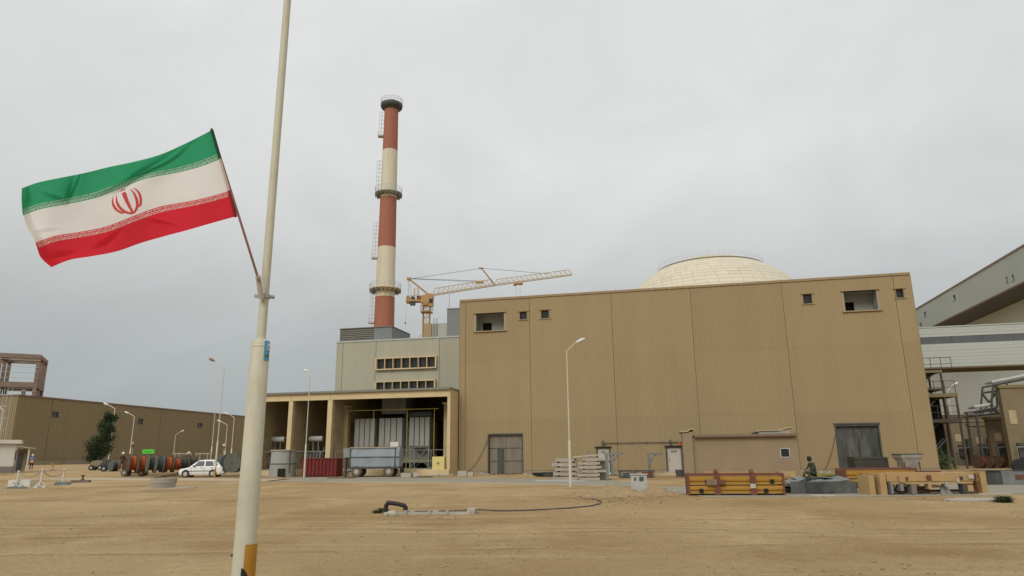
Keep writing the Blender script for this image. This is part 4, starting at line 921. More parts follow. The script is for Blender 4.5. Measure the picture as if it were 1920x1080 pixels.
def fdepth(s_, t_):
    k = sstep(0, .18, s_)
    y_ = .045 * k * sin(7.5 * s_ + 1.8 * t_ + .4) + .022 * k * sin(15 * s_ - 5 * t_) + .01 * k * noise.noise(Vector((s_ * 9, t_ * 4, 1)))
    def crease(s0_, t0_, s1_, t1_, wd, amp):
        dx, dy = s1_ - s0_, (t1_ - t0_) * .42; px_, py_ = s_ - s0_, (t_ - t0_) * .42; L_ = dx * dx + dy * dy
        u = max(0, min(1, (px_ * dx + py_ * dy) / L_)); d_ = sqrt((px_ - u * dx) ** 2 + (py_ - u * dy) ** 2)
        return 1.5 * amp * math.exp(-(d_ / wd) ** 2) * sin(pi * min(1, max(0, .08 + .84 * u)))
    y_ += crease(.10, .05, .50, .36, .020, .040) + crease(.66, .02, .74, .32, .014, .03) + crease(.74, .28, .86, .12, .013, -.02)
    y_ += crease(.42, .25, .62, .30, .013, -.02) + crease(.55, .78, .72, .92, .014, .022) + crease(.8, .92, .98, .88, .016, .022) + crease(.28, .9, .42, .72, .014, -.016) + crease(.84, .62, .96, .58, .012, .012)
    y_ -= .06 * sstep(.93, 1, s_)
    return YF0 - .02 + y_ - .10 * s_
GRN, WHT, REDC = (.052, .41, .20), (.95, .94, .91), (.80, .042, .065)
KUF_G, KUF_R = (.50, .62, .50), (.78, .52, .48)
EMB = (.72, .11, .12)
def emblem(x, y):      # emblem units: -1..1 high, about +-1.2 wide
    def ell(cx, cy, rx, ry): return ((x - cx) / rx) ** 2 + ((y - cy) / ry) ** 2 < 1
    if abs(x) < .20 and .80 < y < 1.02 and abs(y - .90 - .07 * cos(x * 26)) < .055: return True
    if -.98 < y < .74:
        hw = .19 - .10 * (.74 - y) / 1.72 if y < .60 else .19 * (.74 - y) / .14 + .02
        if abs(x) < hw: return True
    if y < .80 and ell(0, .0, .86, .98) and not ell(0, .17, .66, .99) and abs(x) > .13: return True
    if y < .84 and y > -.72 and ell(0, .03, 1.20, 1.0) and not ell(0, .14, 1.0, 1.02) and abs(x) > .4: return True
    if -1.0 < y < -.84 and abs(x) < .30 - (y + .84) * -.6: return abs(x) < .32
    return False
ROWS = ["1111111111011111110", "0000000000000000000", "1011101110111011101", "1010101010101010111", "1110111011101110101"]
def script(s_, f):     # band of square lettering: f from 0 to 1 across the band
    r = min(4, int(f * 5)); return ROWS[r][int((s_ * 12 % 1) * 19) % 19] == '1'
def fcol(s_, t_):
    if t_ < 1 / 3:
        f = (t_ - (1 / 3 - .062)) / .05
        if 0 < f < 1 and .015 < s_ < .985 and script(s_, f): return KUF_G
        return GRN
    if t_ > 2 / 3:
        f = (t_ - (2 / 3 + .012)) / .05
        if 0 < f < 1 and .015 < s_ < .985 and script(s_, f): return KUF_R
        return REDC
    x = (s_ - .468) * 2.33 / .138; y = (.497 - t_) / .150
    if abs(x) < 1.3 and abs(y) < 1.1 and emblem(x, y): return EMB
    return WHT
NS, NT = 760, 330
flg = thing('flag', 'green white and red flag with red emblem on a slanted brown stick', 'flag', at_y(490, 560, PY - .05))
fo = Vector(flg.location)
fv = []; fc = []
for j in range(NT + 1):
    for i in range(NS + 1):
        s_, t_ = i / NS, j / NT; p = fpx(s_, t_); fv.append(tuple(at_y(p[0], p[1], fdepth(s_, t_)) - fo)); c_ = fcol(s_, t_); fc += [c_[0], c_[1], c_[2], 1]
me = bpy.data.meshes.new('cloth'); me.from_pydata(fv, [], [(j * (NS + 1) + i, j * (NS + 1) + i + 1, (j + 1) * (NS + 1) + i + 1, (j + 1) * (NS + 1) + i) for j in range(NT) for i in range(NS)])
ca = me.color_attributes.new('print', 'FLOAT_COLOR', 'POINT'); ca.data.foreach_set('color', fc); me.polygons.foreach_set('use_smooth', [True] * len(me.polygons))
FM = bpy.data.materials.new('flag_cloth'); FM.use_nodes = True; t = FM.node_tree; b = t.nodes['Principled BSDF']; at = t.nodes.new('ShaderNodeVertexColor'); at.layer_name = 'print'
b.inputs['Roughness'].default_value = .85; b.inputs['Specular IOR Level'].default_value = .04
wz = t.nodes.new('ShaderNodeTexNoise'); wz.inputs['Scale'].default_value = 9; wz.inputs['Detail'].default_value = 6; tcx = t.nodes.new('ShaderNodeTexCoord'); t.links.new(tcx.outputs['Object'], wz.inputs['Vector'])
mrx = t.nodes.new('ShaderNodeMapRange'); mrx.inputs['To Min'].default_value = .96; mrx.inputs['To Max'].default_value = 1.06; t.links.new(wz.outputs['Fac'], mrx.inputs['Value'])
vsx = t.nodes.new('ShaderNodeVectorMath'); vsx.operation = 'SCALE'; t.links.new(at.outputs['Color'], vsx.inputs[0]); t.links.new(mrx.outputs[0], vsx.inputs['Scale'])
t.links.new(vsx.outputs[0], b.inputs['Base Color'])
tb = t.nodes.new('ShaderNodeBsdfTranslucent'); t.links.new(vsx.outputs[0], tb.inputs['Color']); ms = t.nodes.new('ShaderNodeMixShader'); ms.inputs[0].default_value = .55
t.links.new(b.outputs[0], ms.inputs[1]); t.links.new(tb.outputs[0], ms.inputs[2]); t.links.new(ms.outputs[0], t.nodes['Material Output'].inputs['Surface'])
me.materials.append(FM); o = bpy.data.objects.new('cloth', me); C.objects.link(o); o.parent = flg
sa, sb_ = at_y(486, 528, YF0 - .012) - fo, at_y(396.5, 241, YF0 - .012) - fo
MB().tube(sa, sb_, .0075, .0068, 12).build('stick', M_STICK, flg, smooth=True)
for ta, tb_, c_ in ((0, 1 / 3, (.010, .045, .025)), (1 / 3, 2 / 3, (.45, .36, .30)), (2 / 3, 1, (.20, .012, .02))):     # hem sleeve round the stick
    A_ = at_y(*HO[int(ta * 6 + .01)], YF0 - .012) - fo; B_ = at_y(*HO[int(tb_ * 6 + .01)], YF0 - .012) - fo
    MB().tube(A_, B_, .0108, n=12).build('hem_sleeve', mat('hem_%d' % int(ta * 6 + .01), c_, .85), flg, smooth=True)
# ================================================================ STREET LAMPS
def street_lamp(base, h, toward, label, head=None, arm=.9, scale=1.0, rise=.55, r=.055, post=M_LAMPFAR, stripe=False):
    o = thing('street_lamp', label, 'street lamp', base, 0, 'street lamps of the plant yard'); ha = h - rise; hs_ = h * .30
    d = Vector((cos(toward), sin(toward), 0))
    MB().lathe([(r * 1.35, -.05), (r * 1.2, hs_), (r * .75, hs_ + .06)], 12).build('lower_pole', post, o, smooth=True)
    MB().lathe([(r * .72, hs_ + .05), (r * .55, ha)], 10).build('upper_pole', post, o, smooth=True)
    e = d * arm + Vector((0, 0, ha + rise)); MB().tube((0, 0, ha - .03), e, r * .55, r * .5, 8).build('arm', post, o)
    q = MB().lathe([(.02, -.34), (.10, -.26), (.15, 0), (.12, .2), (.03, .3)], 12, (0, 0, 0), 'X')
    R = Matrix.Rotation(toward, 3, 'Z') @ Matrix.Rotation(-.45, 3, 'Y')
    q.v = [tuple(R @ Vector((v_[0] * scale, v_[1] * scale, v_[2] * .72 * scale)) + e + d * .18 * scale) for v_ in q.v]; ho = q.build('lamp_head', head or M_HEAD, o, smooth=True)
    q = MB().lathe([(.02, -.05), (.1, -.03), (.12, .0)], 10); q.v = [tuple(R @ (Vector(v_) * scale * 1.1 + Vector((0, 0, -.07 * scale))) + e + d * .2 * scale) for v_ in q.v]; q.build('lens', M_LENS, ho, smooth=True)
    if stripe: MB().lathe([(r * 1.42, .05), (r * 1.38, .75)], 12, cap=False).build('painted_stripe', M_STRIPEY, o, smooth=True)
    return o
q = gp(1070, 913); street_lamp((q.x, q.y, gz(q.x, q.y)), 7.38, radians(8), 'cream street lamp before the tan building, arm over the concrete slab stack', arm=.62, scale=.85, post=M_LAMP)
q = gp(402, 897); street_lamp((q.x, q.y, 0), 9.45, radians(172), 'tall cream street lamp with brown head beside the white car', M_HEADBR, arm=1.0, scale=1.0, rise=.75, stripe=True, post=M_LAMP)
q = gp(570, 896); street_lamp((q.x, q.y, .0), 8.35, radians(150), 'thin cream street lamp before the transformer bays and red skip', arm=.35, scale=.8, rise=.5, post=M_LAMP)
def far_lamp(px, pyt, Y, tw, lab, z=ZL, arm=1.3, sc_=1.3, rise=.7):
    p = at_y(px, pyt, Y); street_lamp((p.x, Y, z), p.z - z, tw, lab, arm=arm, scale=sc_, rise=rise, r=.085)
far_lamp(217, 757, 100, radians(175), 'pale street lamp standing beside the dark casuarina tree')
far_lamp(253, 773, 120, radians(175), 'pale street lamp rising behind the orange cable reels')
far_lamp(330, 808, 165, radians(5), 'short pale street lamp with its arm turned away from the tree', rise=.9)
far_lamp(427, 789, 120, radians(175), 'lower one of the two arched lamps beyond the white car')
far_lamp(440, 775, 125, radians(175), 'higher one of the two arched lamps beyond the white car')
far_lamp(404, 766, 130, radians(175), 'straight pale lamp pole seen close behind the tall car-side lamp', arm=.2, sc_=.4, rise=.2)
far_lamp(8, 757, 80, radians(175), 'pale street lamp beside the white guard house', arm=1.0)
p = at_y(1781, 725, 90); street_lamp((at_y(1797, 860, 90).x, 90, 0), p.z + .4, radians(5), 'pale street lamp before the concrete fin walls of the hall', arm=1.1, scale=1.25, rise=.9, r=.085)
# ================================================================ PEOPLE
def person(name, label, loc, rz, pose, mats_, helmet=True, extra=None):
    """one skinned body; pose = dict of joints in metres"""
    J = pose; names = list(J['j'].keys()); me = bpy.data.meshes.new('p'); idx = {n_: i for i, n_ in enumerate(names)}
    me.from_pydata([J['j'][n_][0] for n_ in names], [(idx[a], idx[b_]) for a, b_ in J['e']], [])
    ob = bpy.data.objects.new('p', me); C.objects.link(ob)
    md = ob.modifiers.new('s', 'SKIN'); 
    if not me.skin_vertices: 
        bm = bmesh.new(); bm.from_mesh(me); bm.verts.layers.skin.verify(); bm.to_mesh(me); bm.free()
    for n_, i in idx.items():
        sv = me.skin_vertices[0].data[i]; r = J['j'][n_][1]; sv.radius = (r, r) if not isinstance(r, tuple) else r; sv.use_root = (n_ == 'pelvis')
    sbm = ob.modifiers.new('d', 'SUBSURF'); sbm.levels = 2; sbm.render_levels = 2
    dg = bpy.context.evaluated_depsgraph_get(); ev = ob.evaluated_get(dg); m2 = bpy.data.meshes.new_from_object(ev); bpy.data.objects.remove(ob)
    m2.polygons.foreach_set('use_smooth', [True] * len(m2.polygons)); m2.materials.clear()
    for q_ in mats_: m2.materials.append(q_)          # skin, shirt, trousers, shoes
    hd = Vector(J['j']['head'][0]); nk = Vector(J['j']['neck'][0]); hands = [Vector(J['j'][h_][0]) for h_ in ('handL', 'handR')]; feet = [Vector(J['j'][h_][0]) for h_ in ('toeL', 'toeR', 'ankL', 'ankR')]; pv = Vector(J['j']['pelvis'][0]); kn = [Vector(J['j'][h_][0]) for h_ in ('kneeL', 'kneeR')]; hips = [Vector(J['j'][h_][0]) for h_ in ('hipL', 'hipR')]
    def segd(c_, a, b_): ab = b_ - a; u = max(0, min(1, (c_ - a).dot(ab) / ab.length_squared)); return (c_ - a - ab * u).length
    for p_ in m2.polygons:
        c_ = p_.center
        if (c_ - hd).length < .155 or segd(c_, hd, nk) < .06: k_ = 0
        elif min((c_ - h_).length for h_ in hands) < .10: k_ = 0
        elif min((c_ - f_).length for f_ in feet) < .10: k_ = 3
        elif min(segd(c_, hips[i], kn[i]) for i in (0, 1)) < .10 or min(segd(c_, kn[i], feet[2 + i]) for i in (0, 1)) < .1 : k_ = 2
        else: k_ = 1
        p_.material_index = k_
    t_ = thing(name, label, 'person', loc, rz); o_ = bpy.data.objects.new('body', m2); C.objects.link(o_); o_.parent = t_
    if helmet:
        hm = MB().lathe([(.150, -.01), (.145, .0), (.118, .01), (.118, .05), (.10, .10), (.06, .135), (.01, .145)], 16, (hd.x, hd.y + .0, hd.z + .04)); hm.build('helmet', M_HELM, t_, smooth=True)
    else:
        hm = MB().lathe([(.02, -.09), (.085, -.08), (.103, -.02), (.104, .06), (.085, .115), (.05, .135), (.01, .14)], 14, (hd.x + (J.get('hb', (0, 0))[0]), hd.y + J.get('hb', (0, 0))[1], hd.z + .01)); hm.build('hair', M_HAIR, t_, smooth=True)
    for s_ in (-1, 1):                                  # brow, nose and eyes are too small to show beyond this
        pass
    return t_
def standing(arm=0):
    j = dict(pelvis=((0, 0, .95), (.15, .11)), waist=((0, 0, 1.10), (.14, .10)), chest=((0, -.01, 1.32), (.17, .115)), neck=((0, 0, 1.50), .055), head=((0, -.02, 1.63), (.085, .10)), crown=((0, -.01, 1.72), .06),
             shL=((.17, 0, 1.42), .065), elL=((.24, .03, 1.15), .045), wrL=((.22, -.08, .93), .034), handL=((.21, -.11, .84), (.035, .022)),
             shR=((-.17, 0, 1.42), .065), elR=((-.25, .03, 1.15), .045), wrR=((-.22, -.10 - arm, .93 + arm), .034), handR=((-.2, -.15 - arm, .86 + arm), (.035, .022)),
             hipL=((.09, 0, .88), .09), kneeL=((.11, -.03, .49), .062), ankL=((.12, .02, .09), .045), toeL=((.14, -.14, .045), .04),
             hipR=((-.09, 0, .88), .09), kneeR=((-.11, .02, .49), .062), ankR=((-.12, .05, .09), .045), toeR=((-.14, -.11, .045), .04))
    e = [('pelvis', 'waist'), ('waist', 'chest'), ('chest', 'neck'), ('neck', 'head'), ('head', 'crown')]
    for s_ in 'LR': e += [('chest', 'sh' + s_), ('sh' + s_, 'el' + s_), ('el' + s_, 'wr' + s_), ('wr' + s_, 'hand' + s_), ('pelvis', 'hip' + s_), ('hip' + s_, 'knee' + s_), ('knee' + s_, 'ank' + s_), ('ank' + s_, 'toe' + s_)]
    return dict(j=j, e=e)
q = gp(57.5, 881, ZL); pp = person('person', 'person in blue shirt, dark trousers and white helmet by the guard house canopy', (q.x, q.y, ZL), radians(200), standing(), [M_SKIN, M_BLUE, M_DKBLUE, M_RUBBER])
tag(MB().prism([(-.14, -.16), (.14, -.16), (.17, .12), (-.17, .12)], -.06, .06).build('bag', M_BAGO), 'small orange bag held by the person in blue shirt', 'bag').location = (q.x + .18, q.y - .22, ZL + .98)
q = gp(227, 884, ZL); person('person', 'person in maroon overalls and white helmet standing by the timber stack', (q.x, q.y, ZL), radians(60), standing(.15), [M_SKIN, M_MAROON, M_MAROON, M_RUBBER])
p = at_y(353.5, 856, 72); person('person', 'person in dark clothes and white helmet half hidden behind the white car', (p.x, 72, ZL), radians(10), standing(.1), [M_SKIN, M_OLIVE, M_DKBLUE, M_RUBBER])
# seated worker among the sheet metal, bending over it
ps = at_y(1528, 893, 33.5)
j = dict(pelvis=((0, 0, .12), (.15, .12)), waist=((-.03, 0, .27), (.14, .105)), chest=((-.10, 0, .50), (.165, .115)), neck=((-.18, 0, .68), .055), head=((-.235, 0, .795), (.085, .098)), crown=((-.24, 0, .88), .065), 
         shL=((-.10, .17, .60), .065), elL=((-.22, .23, .36), .045), wrL=((-.42, .16, .30), .034), handL=((-.50, .13, .28), (.035, .022)),
         shR=((-.10, -.17, .60), .065), elR=((-.20, -.24, .34), .045), wrR=((-.41, -.16, .33), .034), handR=((-.49, -.12, .31), (.035, .022)),
         hipL=((-.04, .10, .10), .09), kneeL=((-.42, .18, .24), .062), ankL=((-.50, .16, -.16), .045), toeL=((-.64, .18, -.20), .04),
         hipR=((-.04, -.10, .10), .09), kneeR=((-.40, -.20, .26), .062), ankR=((-.46, -.18, -.16), .045), toeR=((-.60, -.2, -.20), .04))
sp_ = standing(); sp_['j'] = j; sp_['hb'] = (.03, 0)
ZSEAT = max(.24, ps.z - .02)
person('person', 'bareheaded person in dark green clothes sitting bent over on grey sheet metal', (ps.x, 33.5, ZSEAT), radians(12), sp_, [M_SKIN, M_OLIVE, M_OLIVE, M_RUBBER], helmet=False)
# ================================================================ WHITE CAR
def loft(mb, secs):
    n_ = len(secs[0]); o_ = len(mb.v)
    for s_ in secs: mb.v += [tuple(p_) for p_ in s_]
    for i in range(len(secs) - 1):
        for j_ in range(n_): mb.f.append((o_ + i * n_ + j_, o_ + i * n_ + (j_ + 1) % n_, o_ + (i + 1) * n_ + (j_ + 1) % n_, o_ + (i + 1) * n_ + j_))
    mb.f.append(tuple(range(o_, o_ + n_))[::-1]); mb.f.append(tuple(range(o_ + (len(secs) - 1) * n_, o_ + len(secs) * n_)))
    return mb
q = gp(369, 895.5)
car = thing('car', 'small white five-door hatchback parked beside a tall lamp', 'car', (q.x - .15, q.y + 1.4, 0), radians(7)); car.scale = (.93, .95, .97)
def bsec(x, w_, zb, zt, cr_=.03): return [(x, -w_ * .9, zb), (x, -w_, zb + .12), (x, -w_ * 1.01, zb + .30), (x, -w_ * .97, zt - .04), (x, -w_ * .9, zt), (x, 0, zt + cr_), (x, w_ * .9, zt), (x, w_ * .97, zt - .04), (x, w_ * 1.01, zb + .30), (x, w_, zb + .12), (x, w_ * .9, zb)]
X0 = -1.97
st_ = [(0, .60, .30, .56), (.06, .70, .24, .64), (.2, .76, .21, .70), (.55, .79, .20, .77), (.95, .80, .19, .84), (1.1, .80, .19, .87), (2.0, .805, .19, .885), (3.0, .80, .19, .895), (3.5, .79, .20, .90), (3.78, .76, .24, .89), (3.88, .72, .28, .84), (3.93, .66, .34, .72)]
body = loft(MB(), [bsec(X0 + a, b_, c_, d) for a, b_, c_, d in st_]).build('body', M_CAR, car, smooth=True)
def gsec(x, zt, wt_, wb=.755, zb=.87): return [(x, -wb, zb), (x, -(wb + wt_) / 2, (zb + zt) / 2), (x, -wt_, zt - .05), (x, -wt_ * .8, zt), (x, 0, zt + .02), (x, wt_ * .8, zt), (x, wt_, zt - .05), (x, (wb + wt_) / 2, (zb + zt) / 2), (x, wb, zb)]
gh = [(.98, .90, .72), (1.12, 1.0, .70), (1.35, 1.18, .65), (1.62, 1.36, .60), (1.78, 1.42, .585), (2.2, 1.455, .58), (2.8, 1.45, .575), (3.1, 1.41, .58), (3.4, 1.25, .62), (3.62, 1.06, .68), (3.72, .93, .71)]
loft(MB(), [gsec(X0 + a, b_, c_) for a, b_, c_ in gh]).build('roof', M_CAR, car, smooth=True)
def gy(x, z):            # greenhouse half width at x, z
    for (a, zt, wt_), (a2, zt2, w2) in zip(gh, gh[1:]):
        if a <= x <= a2:
            u = (x - a) / (a2 - a); zt_, wq_ = zt + (zt2 - zt) * u, wt_ + (w2 - wt_) * u; zm_ = (.87 + zt_) / 2; wm = (.755 + wq_) / 2
            return .755 + (wm - .755) * (z - .87) / (zm_ - .87) if z < zm_ else wm + (wq_ - wm) * (z - zm_) / (zt_ - .05 - zm_)
    return .7
for s_ in (-1, 1):
    for poly, nm in (([(1.30, .93), (1.72, 1.34), (2.24, 1.37), (2.24, .93)], 'side_window'), ([(2.34, .93), (2.34, 1.37), (2.92, 1.35), (3.13, .95)], 'side_window'), ([(3.20, .96), (3.02, 1.33), (3.12, 1.31), (3.38, 1.12), (3.42, .98)], 'quarter_window')):
        q_ = MB(); vs = [(X0 + x_, s_ * (gy(x_, z_) + .022), z_) for x_, z_ in poly]; vs2 = [(a, b_ - s_ * .03, c_) for a, b_, c_ in vs]; n_ = len(vs); q_.add(vs + vs2, [tuple(range(n_)), tuple(range(n_, 2 * n_))[::-1]] + [(i, (i + 1) % n_, n_ + (i + 1) % n_, n_ + i) for i in range(n_)]); q_.build(nm, M_CARGLASS, car)
    B(X0 + .95, X0 + 3.0, s_ * .812 - .012, s_ * .812 + .012, .50, .56).build('side_moulding', M_CARTRIM, car)
    for dx in (1.98, 2.86): B(X0 + dx, X0 + dx + .16, s_ * .80 - .02, s_ * .80 + .02, .77, .81).build('door_handle', M_CARTRIM, car)
    for dx in (1.20, 2.29): B(X0 + dx, X0 + dx + .012, s_ * .808 - .008, s_ * .808 + .008, .28, .86).build('door_seam', M_CARTRIM, car)
    B(X0 + 1.32, X0 + 1.46, s_ * .86 - .09, s_ * .86 + .07, .90, 1.01).build('wing_mirror', M_CARTRIM, car)
    B(X0 + .02, X0 + .10, s_ * .55 - .12, s_ * .55 + .12, .52, .64).build('headlight', M_LENS, car); B(X0 + .045, X0 + .16, s_ * .71 - .035, s_ * .71 + .035, .53, .63).build('indicator', M_AMBER, car)
    B(X0 + 3.86, X0 + 3.94, s_ * .60 - .1, s_ * .60 + .1, .66, .84).build('tail_light', M_REDLENS, car)
    for dx in (.72, 3.06):
        MB().lathe([(.33, -.05), (.345, .0), (.345, .05)], 20, (X0 + dx, s_ * .775, .315), 'Y').build('wheel_arch', M_CARTRIM, car)
        wo = MB().lathe([(.16, -.085), (.25, -.09), (.285, -.06), (.285, .06), (.25, .09), (.16, .085)], 22, (X0 + dx, s_ * .755, .283), 'Y').build('wheel', M_RUBBER, car, smooth=True); wo.name = 'wheel'
        MB().lathe([(.02, -.10), (.12, -.098), (.185, -.092), (.19, -.08), (.19, .08), (.185, .092), (.12, .098), (.02, .10)], 18, (X0 + dx, s_ * .755, .283), 'Y').build('rim', M_RIM, wo, smooth=True)
q_ = MB(); vs = [(X0 + 1.03, -.66, .925), (X0 + 1.03, .66, .925), (X0 + 1.66, .54, 1.385), (X0 + 1.66, -.54, 1.385)]; vs = [(a - .02, b_, c_ + .018) for a, b_, c_ in vs]; q_.add(vs + [(a + .03, b_, c_ - .03) for a, b_, c_ in vs], [(0, 1, 2, 3), (7, 6, 5, 4), (0, 4, 5, 1), (1, 5, 6, 2), (2, 6, 7, 3), (3, 7, 4, 0)]); q_.build('windscreen', mat('windscreen_glass', (.20, .22, .22), .1, .1), car)
q_ = MB(); vs = [(X0 + 3.17, -.52, 1.37), (X0 + 3.17, .52, 1.37), (X0 + 3.64, .62, 1.02), (X0 + 3.64, -.62, 1.02)]; vs = [(a + .02, b_, c_ + .02) for a, b_, c_ in vs]; q_.add(vs + [(a - .03, b_, c_ - .03) for a, b_, c_ in vs], [(0, 1, 2, 3), (7, 6, 5, 4), (0, 4, 5, 1), (1, 5, 6, 2), (2, 6, 7, 3), (3, 7, 4, 0)]); q_.build('rear_window', M_CARGLASS, car)
B(X0 - .04, X0 + .14, -.72, .72, .28, .46).build('front_bumper', M_CARTRIM, car); B(X0 + 3.82, X0 + 3.98, -.72, .72, .32, .5).build('rear_bumper', M_CAR, car); B(X0 - .0, X0 + .05, -.4, .4, .52, .60).build('grille', M_CARTRIM, car)
# ================================================================ CABLE REELS and other goods on the left terrace
def px_s(Y): return Y / FPX * 1.0
RG = 'cable reels in a row on the terrace'
def reel(px, pyb, dia, wid, cable, flange, label, rot=.62, z=ZL, group=RG, Y=None):
    q = gp(px, pyb, z) if Y is None else at_y(px, pyb, Y); o = thing('cable_reel', label, 'cable reel', (q.x, q.y, z), rot, group); R_ = dia / 2
    for s_ in (-1, 1):
        fo_ = MB().lathe([(R_, -.055), (R_, .055)], 26, (s_ * wid / 2, 0, R_), 'X').build('flange', flange, o)
        MB().lathe([(.10, -.06), (.10, .06)], 10, (s_ * wid / 2, 0, R_), 'X').build('hub', M_DKSTEEL, fo_)
        for k_ in range(6):
            a = k_ * pi / 3; q_ = MB(); q_.obox((s_ * (wid / 2 + .045), cos(a) * R_ * .55, R_ + sin(a) * R_ * .55), (.03, R_ * .75, .07), (a, 0, 0)); q_.build('batten', flange, fo_)
    pr_ = []
    for i in range(9): x_ = -wid / 2 + .06 + (wid - .12) * i / 8; pr_.append((R_ * (.70 + .03 * (i % 2)), x_))
    MB().lathe(pr_, 24, (0, 0, R_), 'X').build('cable_winding', cable, o, smooth=True); return o
reel(247, 886, 1.60, .58, M_REELO, M_REELW, 'orange-wound wooden cable reel next to the timber stack')
reel(264, 886, 1.58, .55, M_REELO, M_REELW, 'orange-wound wooden cable reel under the edge of the green board')
reel(281, 886.5, 1.46, .5, M_REELD, M_REELG, 'grey-green cable reel standing below the green board')
reel(297, 886.5, 1.36, .55, M_REELD, M_REELG, 'black-wound cable reel between grey-green reel and orange reels')
reel(305, 885.5, 1.40, .5, M_REELD, M_REELD, 'black cable drum leaning close to a bright orange reel')
reel(314, 886, 1.50, .56, M_REELO, M_REELW, 'bright orange cable reel in front of the short lamp')
reel(330, 885, 1.30, .5, M_REELO, M_REELW, 'small orange cable reel partly behind the car bonnet')
reel(343, 884, 1.35, .7, M_REELD, M_REELW, 'dark brown cable reel behind the car windscreen')
reel(359, 883.5, 1.35, .7, M_REELD, M_REELW, 'dark brown cable reel behind the car roof')
reel(417, 885, 1.45, .5, M_REELD, M_REELG, 'dark cable drum right behind the car tail', rot=1.2)
reel(428, 885, 1.4, .5, M_REELD, M_REELD, 'black drum between two grey-rimmed cable drums', rot=1.25)
reel(438, 886, 1.55, .5, M_REELG, M_REELG, 'grey-rimmed cable drum lying against black drums', rot=1.35)
reel(446, 884, 1.6, .6, M_REELO, M_REELW, 'rusty orange reel behind the flag pole and grey-rimmed drum', rot=1.2)
q = gp(238, 882, ZL); o = thing('timber_stack', 'stack of dark brown planks between worker and orange reel', 'timber stack', (q.x, q.y + .4, ZL), .1)
for i in range(7):
    for k_ in range(2): B(-.55 + random.uniform(-.05, .05), .55 + random.uniform(-.05, .05), -.42 + k_ * .44, -.02 + k_ * .44, i * .19, i * .19 + .15).build('plank', M_REELW, o)
    if i < 6: B(-.5, -.4, -.4, .4, i * .19 + .152, i * .19 + .188).build('spacer', M_REELW, o)
# green board on a post
q = gp(278, 883, ZL); Yb = q.y + 1.2; a_ = at_y(267, 850.5, Yb); b2 = at_y(290, 842.5, Yb)
o = thing('sign_board', 'bright green sign board above the cable reels', 'sign', (at_y(278, 850, Yb).x, Yb, ZL)); w_ = (b2.x - a_.x) / 2; z0, z1 = a_.z - ZL, b2.z - ZL
B(-w_, w_, -.03, .03, z0, z1).build('board', M_GREENSIGN, o); B(-.08, .0, .03, .10, 0, z1 - .05).build('post', M_DKSTEEL, o); B(-.22, .14, -.02, .16, z0 - .42, z0 - .02).build('sign_lamp', M_DKSTEEL, o)
lt = MB(); x_ = -w_ * .62
for k_ in range(9): ww = .04 + .03 * (k_ * 7 % 3); hh = (.09, .13, .07)[k_ % 3]; lt.box(x_, x_ + ww, -.036, -.0305, (z0 + z1) / 2 - .05, (z0 + z1) / 2 - .05 + hh * .8); x_ += ww + .02
lt.box(-w_ * .62, w_ * .5, -.036, -.0305, (z0 + z1) / 2 - .075, (z0 + z1) / 2 - .051); lt.build('lettering', M_GREENTXT, o)
# small round road signs
M_SIGNRED = mat('sign_red', (.26, .05, .045), .6)
for px, py, Y, lab in ((249, 836, 95, 'small red and white sign on a thin post by the far lamp'), (420, 839, 100, 'small red and white sign on a thin post beyond the car')):
    p = at_y(px, py, Y); o = thing('road_sign', lab, 'sign', (p.x, Y, ZL)); MB().tube((0, .03, 0), (0, .03, p.z - ZL + .6), .04, n=6).build('post', M_STEELPALE, o)
    MB().lathe([(.2, -.02), (.2, .02)], 16, (.0, 0, p.z - ZL), 'Y').build('disc', M_SIGNRED, o); B(-.2, .1, -.04, -.021, p.z - ZL + .22, p.z - ZL + .48).build('plate', M_WHITE, o)
# pale tube trestles among the goods
for px, w_, lab in ((338, 1.25, 'pale tube trestle behind the orange reels'), (377, 1.2, 'pale tube trestle behind the car roof')):
    q = at_y(px, 870, 74.); zt = at_y(px, 851, 74.).z - ZL; o = thing('trestle', lab, 'trestle', (q.x, 74., ZL))
    for x_ in (-w_ / 2, w_ / 2): MB().tube((x_, 0, 0), (x_, 0, zt + .15), .05, n=6).build('leg', M_CONC, o); MB().tube((x_, .9, 0), (x_, .9, zt + .15), .05, n=6).build('leg', M_CONC, o)
    for y_ in (0, .9): MB().tube((-w_ / 2, y_, zt), (w_ / 2, y_, zt), .05, n=6).build('cross_bar', M_CONC, o)
    B(-w_ / 2, w_ / 2, .02, .88, zt * .5, zt * .5 + .06).build('shelf', M_REELW, o)
# compressor carts / mixers in the junk by the tree
def cart(px, pyb, ln, h_, mt, lab, rz=0.1, z=ZL):
    q = gp(px, pyb, z); o = thing('machine_cart', lab, 'machine', (q.x, q.y + .4, z), rz)
    B(-ln / 2, ln / 2, -.35, .35, .34, .44).build('chassis', M_DKSTEEL, o)
    MB().prism([(-ln * .42, .44), (ln * .25, .44), (ln * .3, h_ * .7), (ln * .1, h_), (-ln * .3, h_ * .95), (-ln * .45, h_ * .7)], -.32, .32).build('hood', mt, o)
    for x_ in (-ln * .3, ln * .3):
        for y_ in (-.4, .4): wo = MB().lathe([(.12, -.07), (.27, -.08), (.27, .08), (.12, .07)], 14, (x_, y_, .27), 'Y').build('wheel', M_RUBBER, o); MB().lathe([(.14, -.085), (.14, .085)], 10, (x_, y_, .27), 'Y').build('rim', M_CONC, wo)
    MB().tube((ln / 2, 0, .4), (ln / 2 + .7, 0, .25), .04, n=6).build('drawbar', M_DKSTEEL, o); MB().tube((-.1, .1, h_ * .9), (-.1, .1, h_ + .35), .04, n=6).build('exhaust', M_DKSTEEL, o)
M_KHAKI = mat('khaki_paint', (.22, .19, .12), .7, .2, 3, stain=(.07, .06, .05), stain_amt=.6)
cart(178, 882, 1.5, 1.05, M_KHAKI, 'dusty khaki compressor cart parked under the tree')
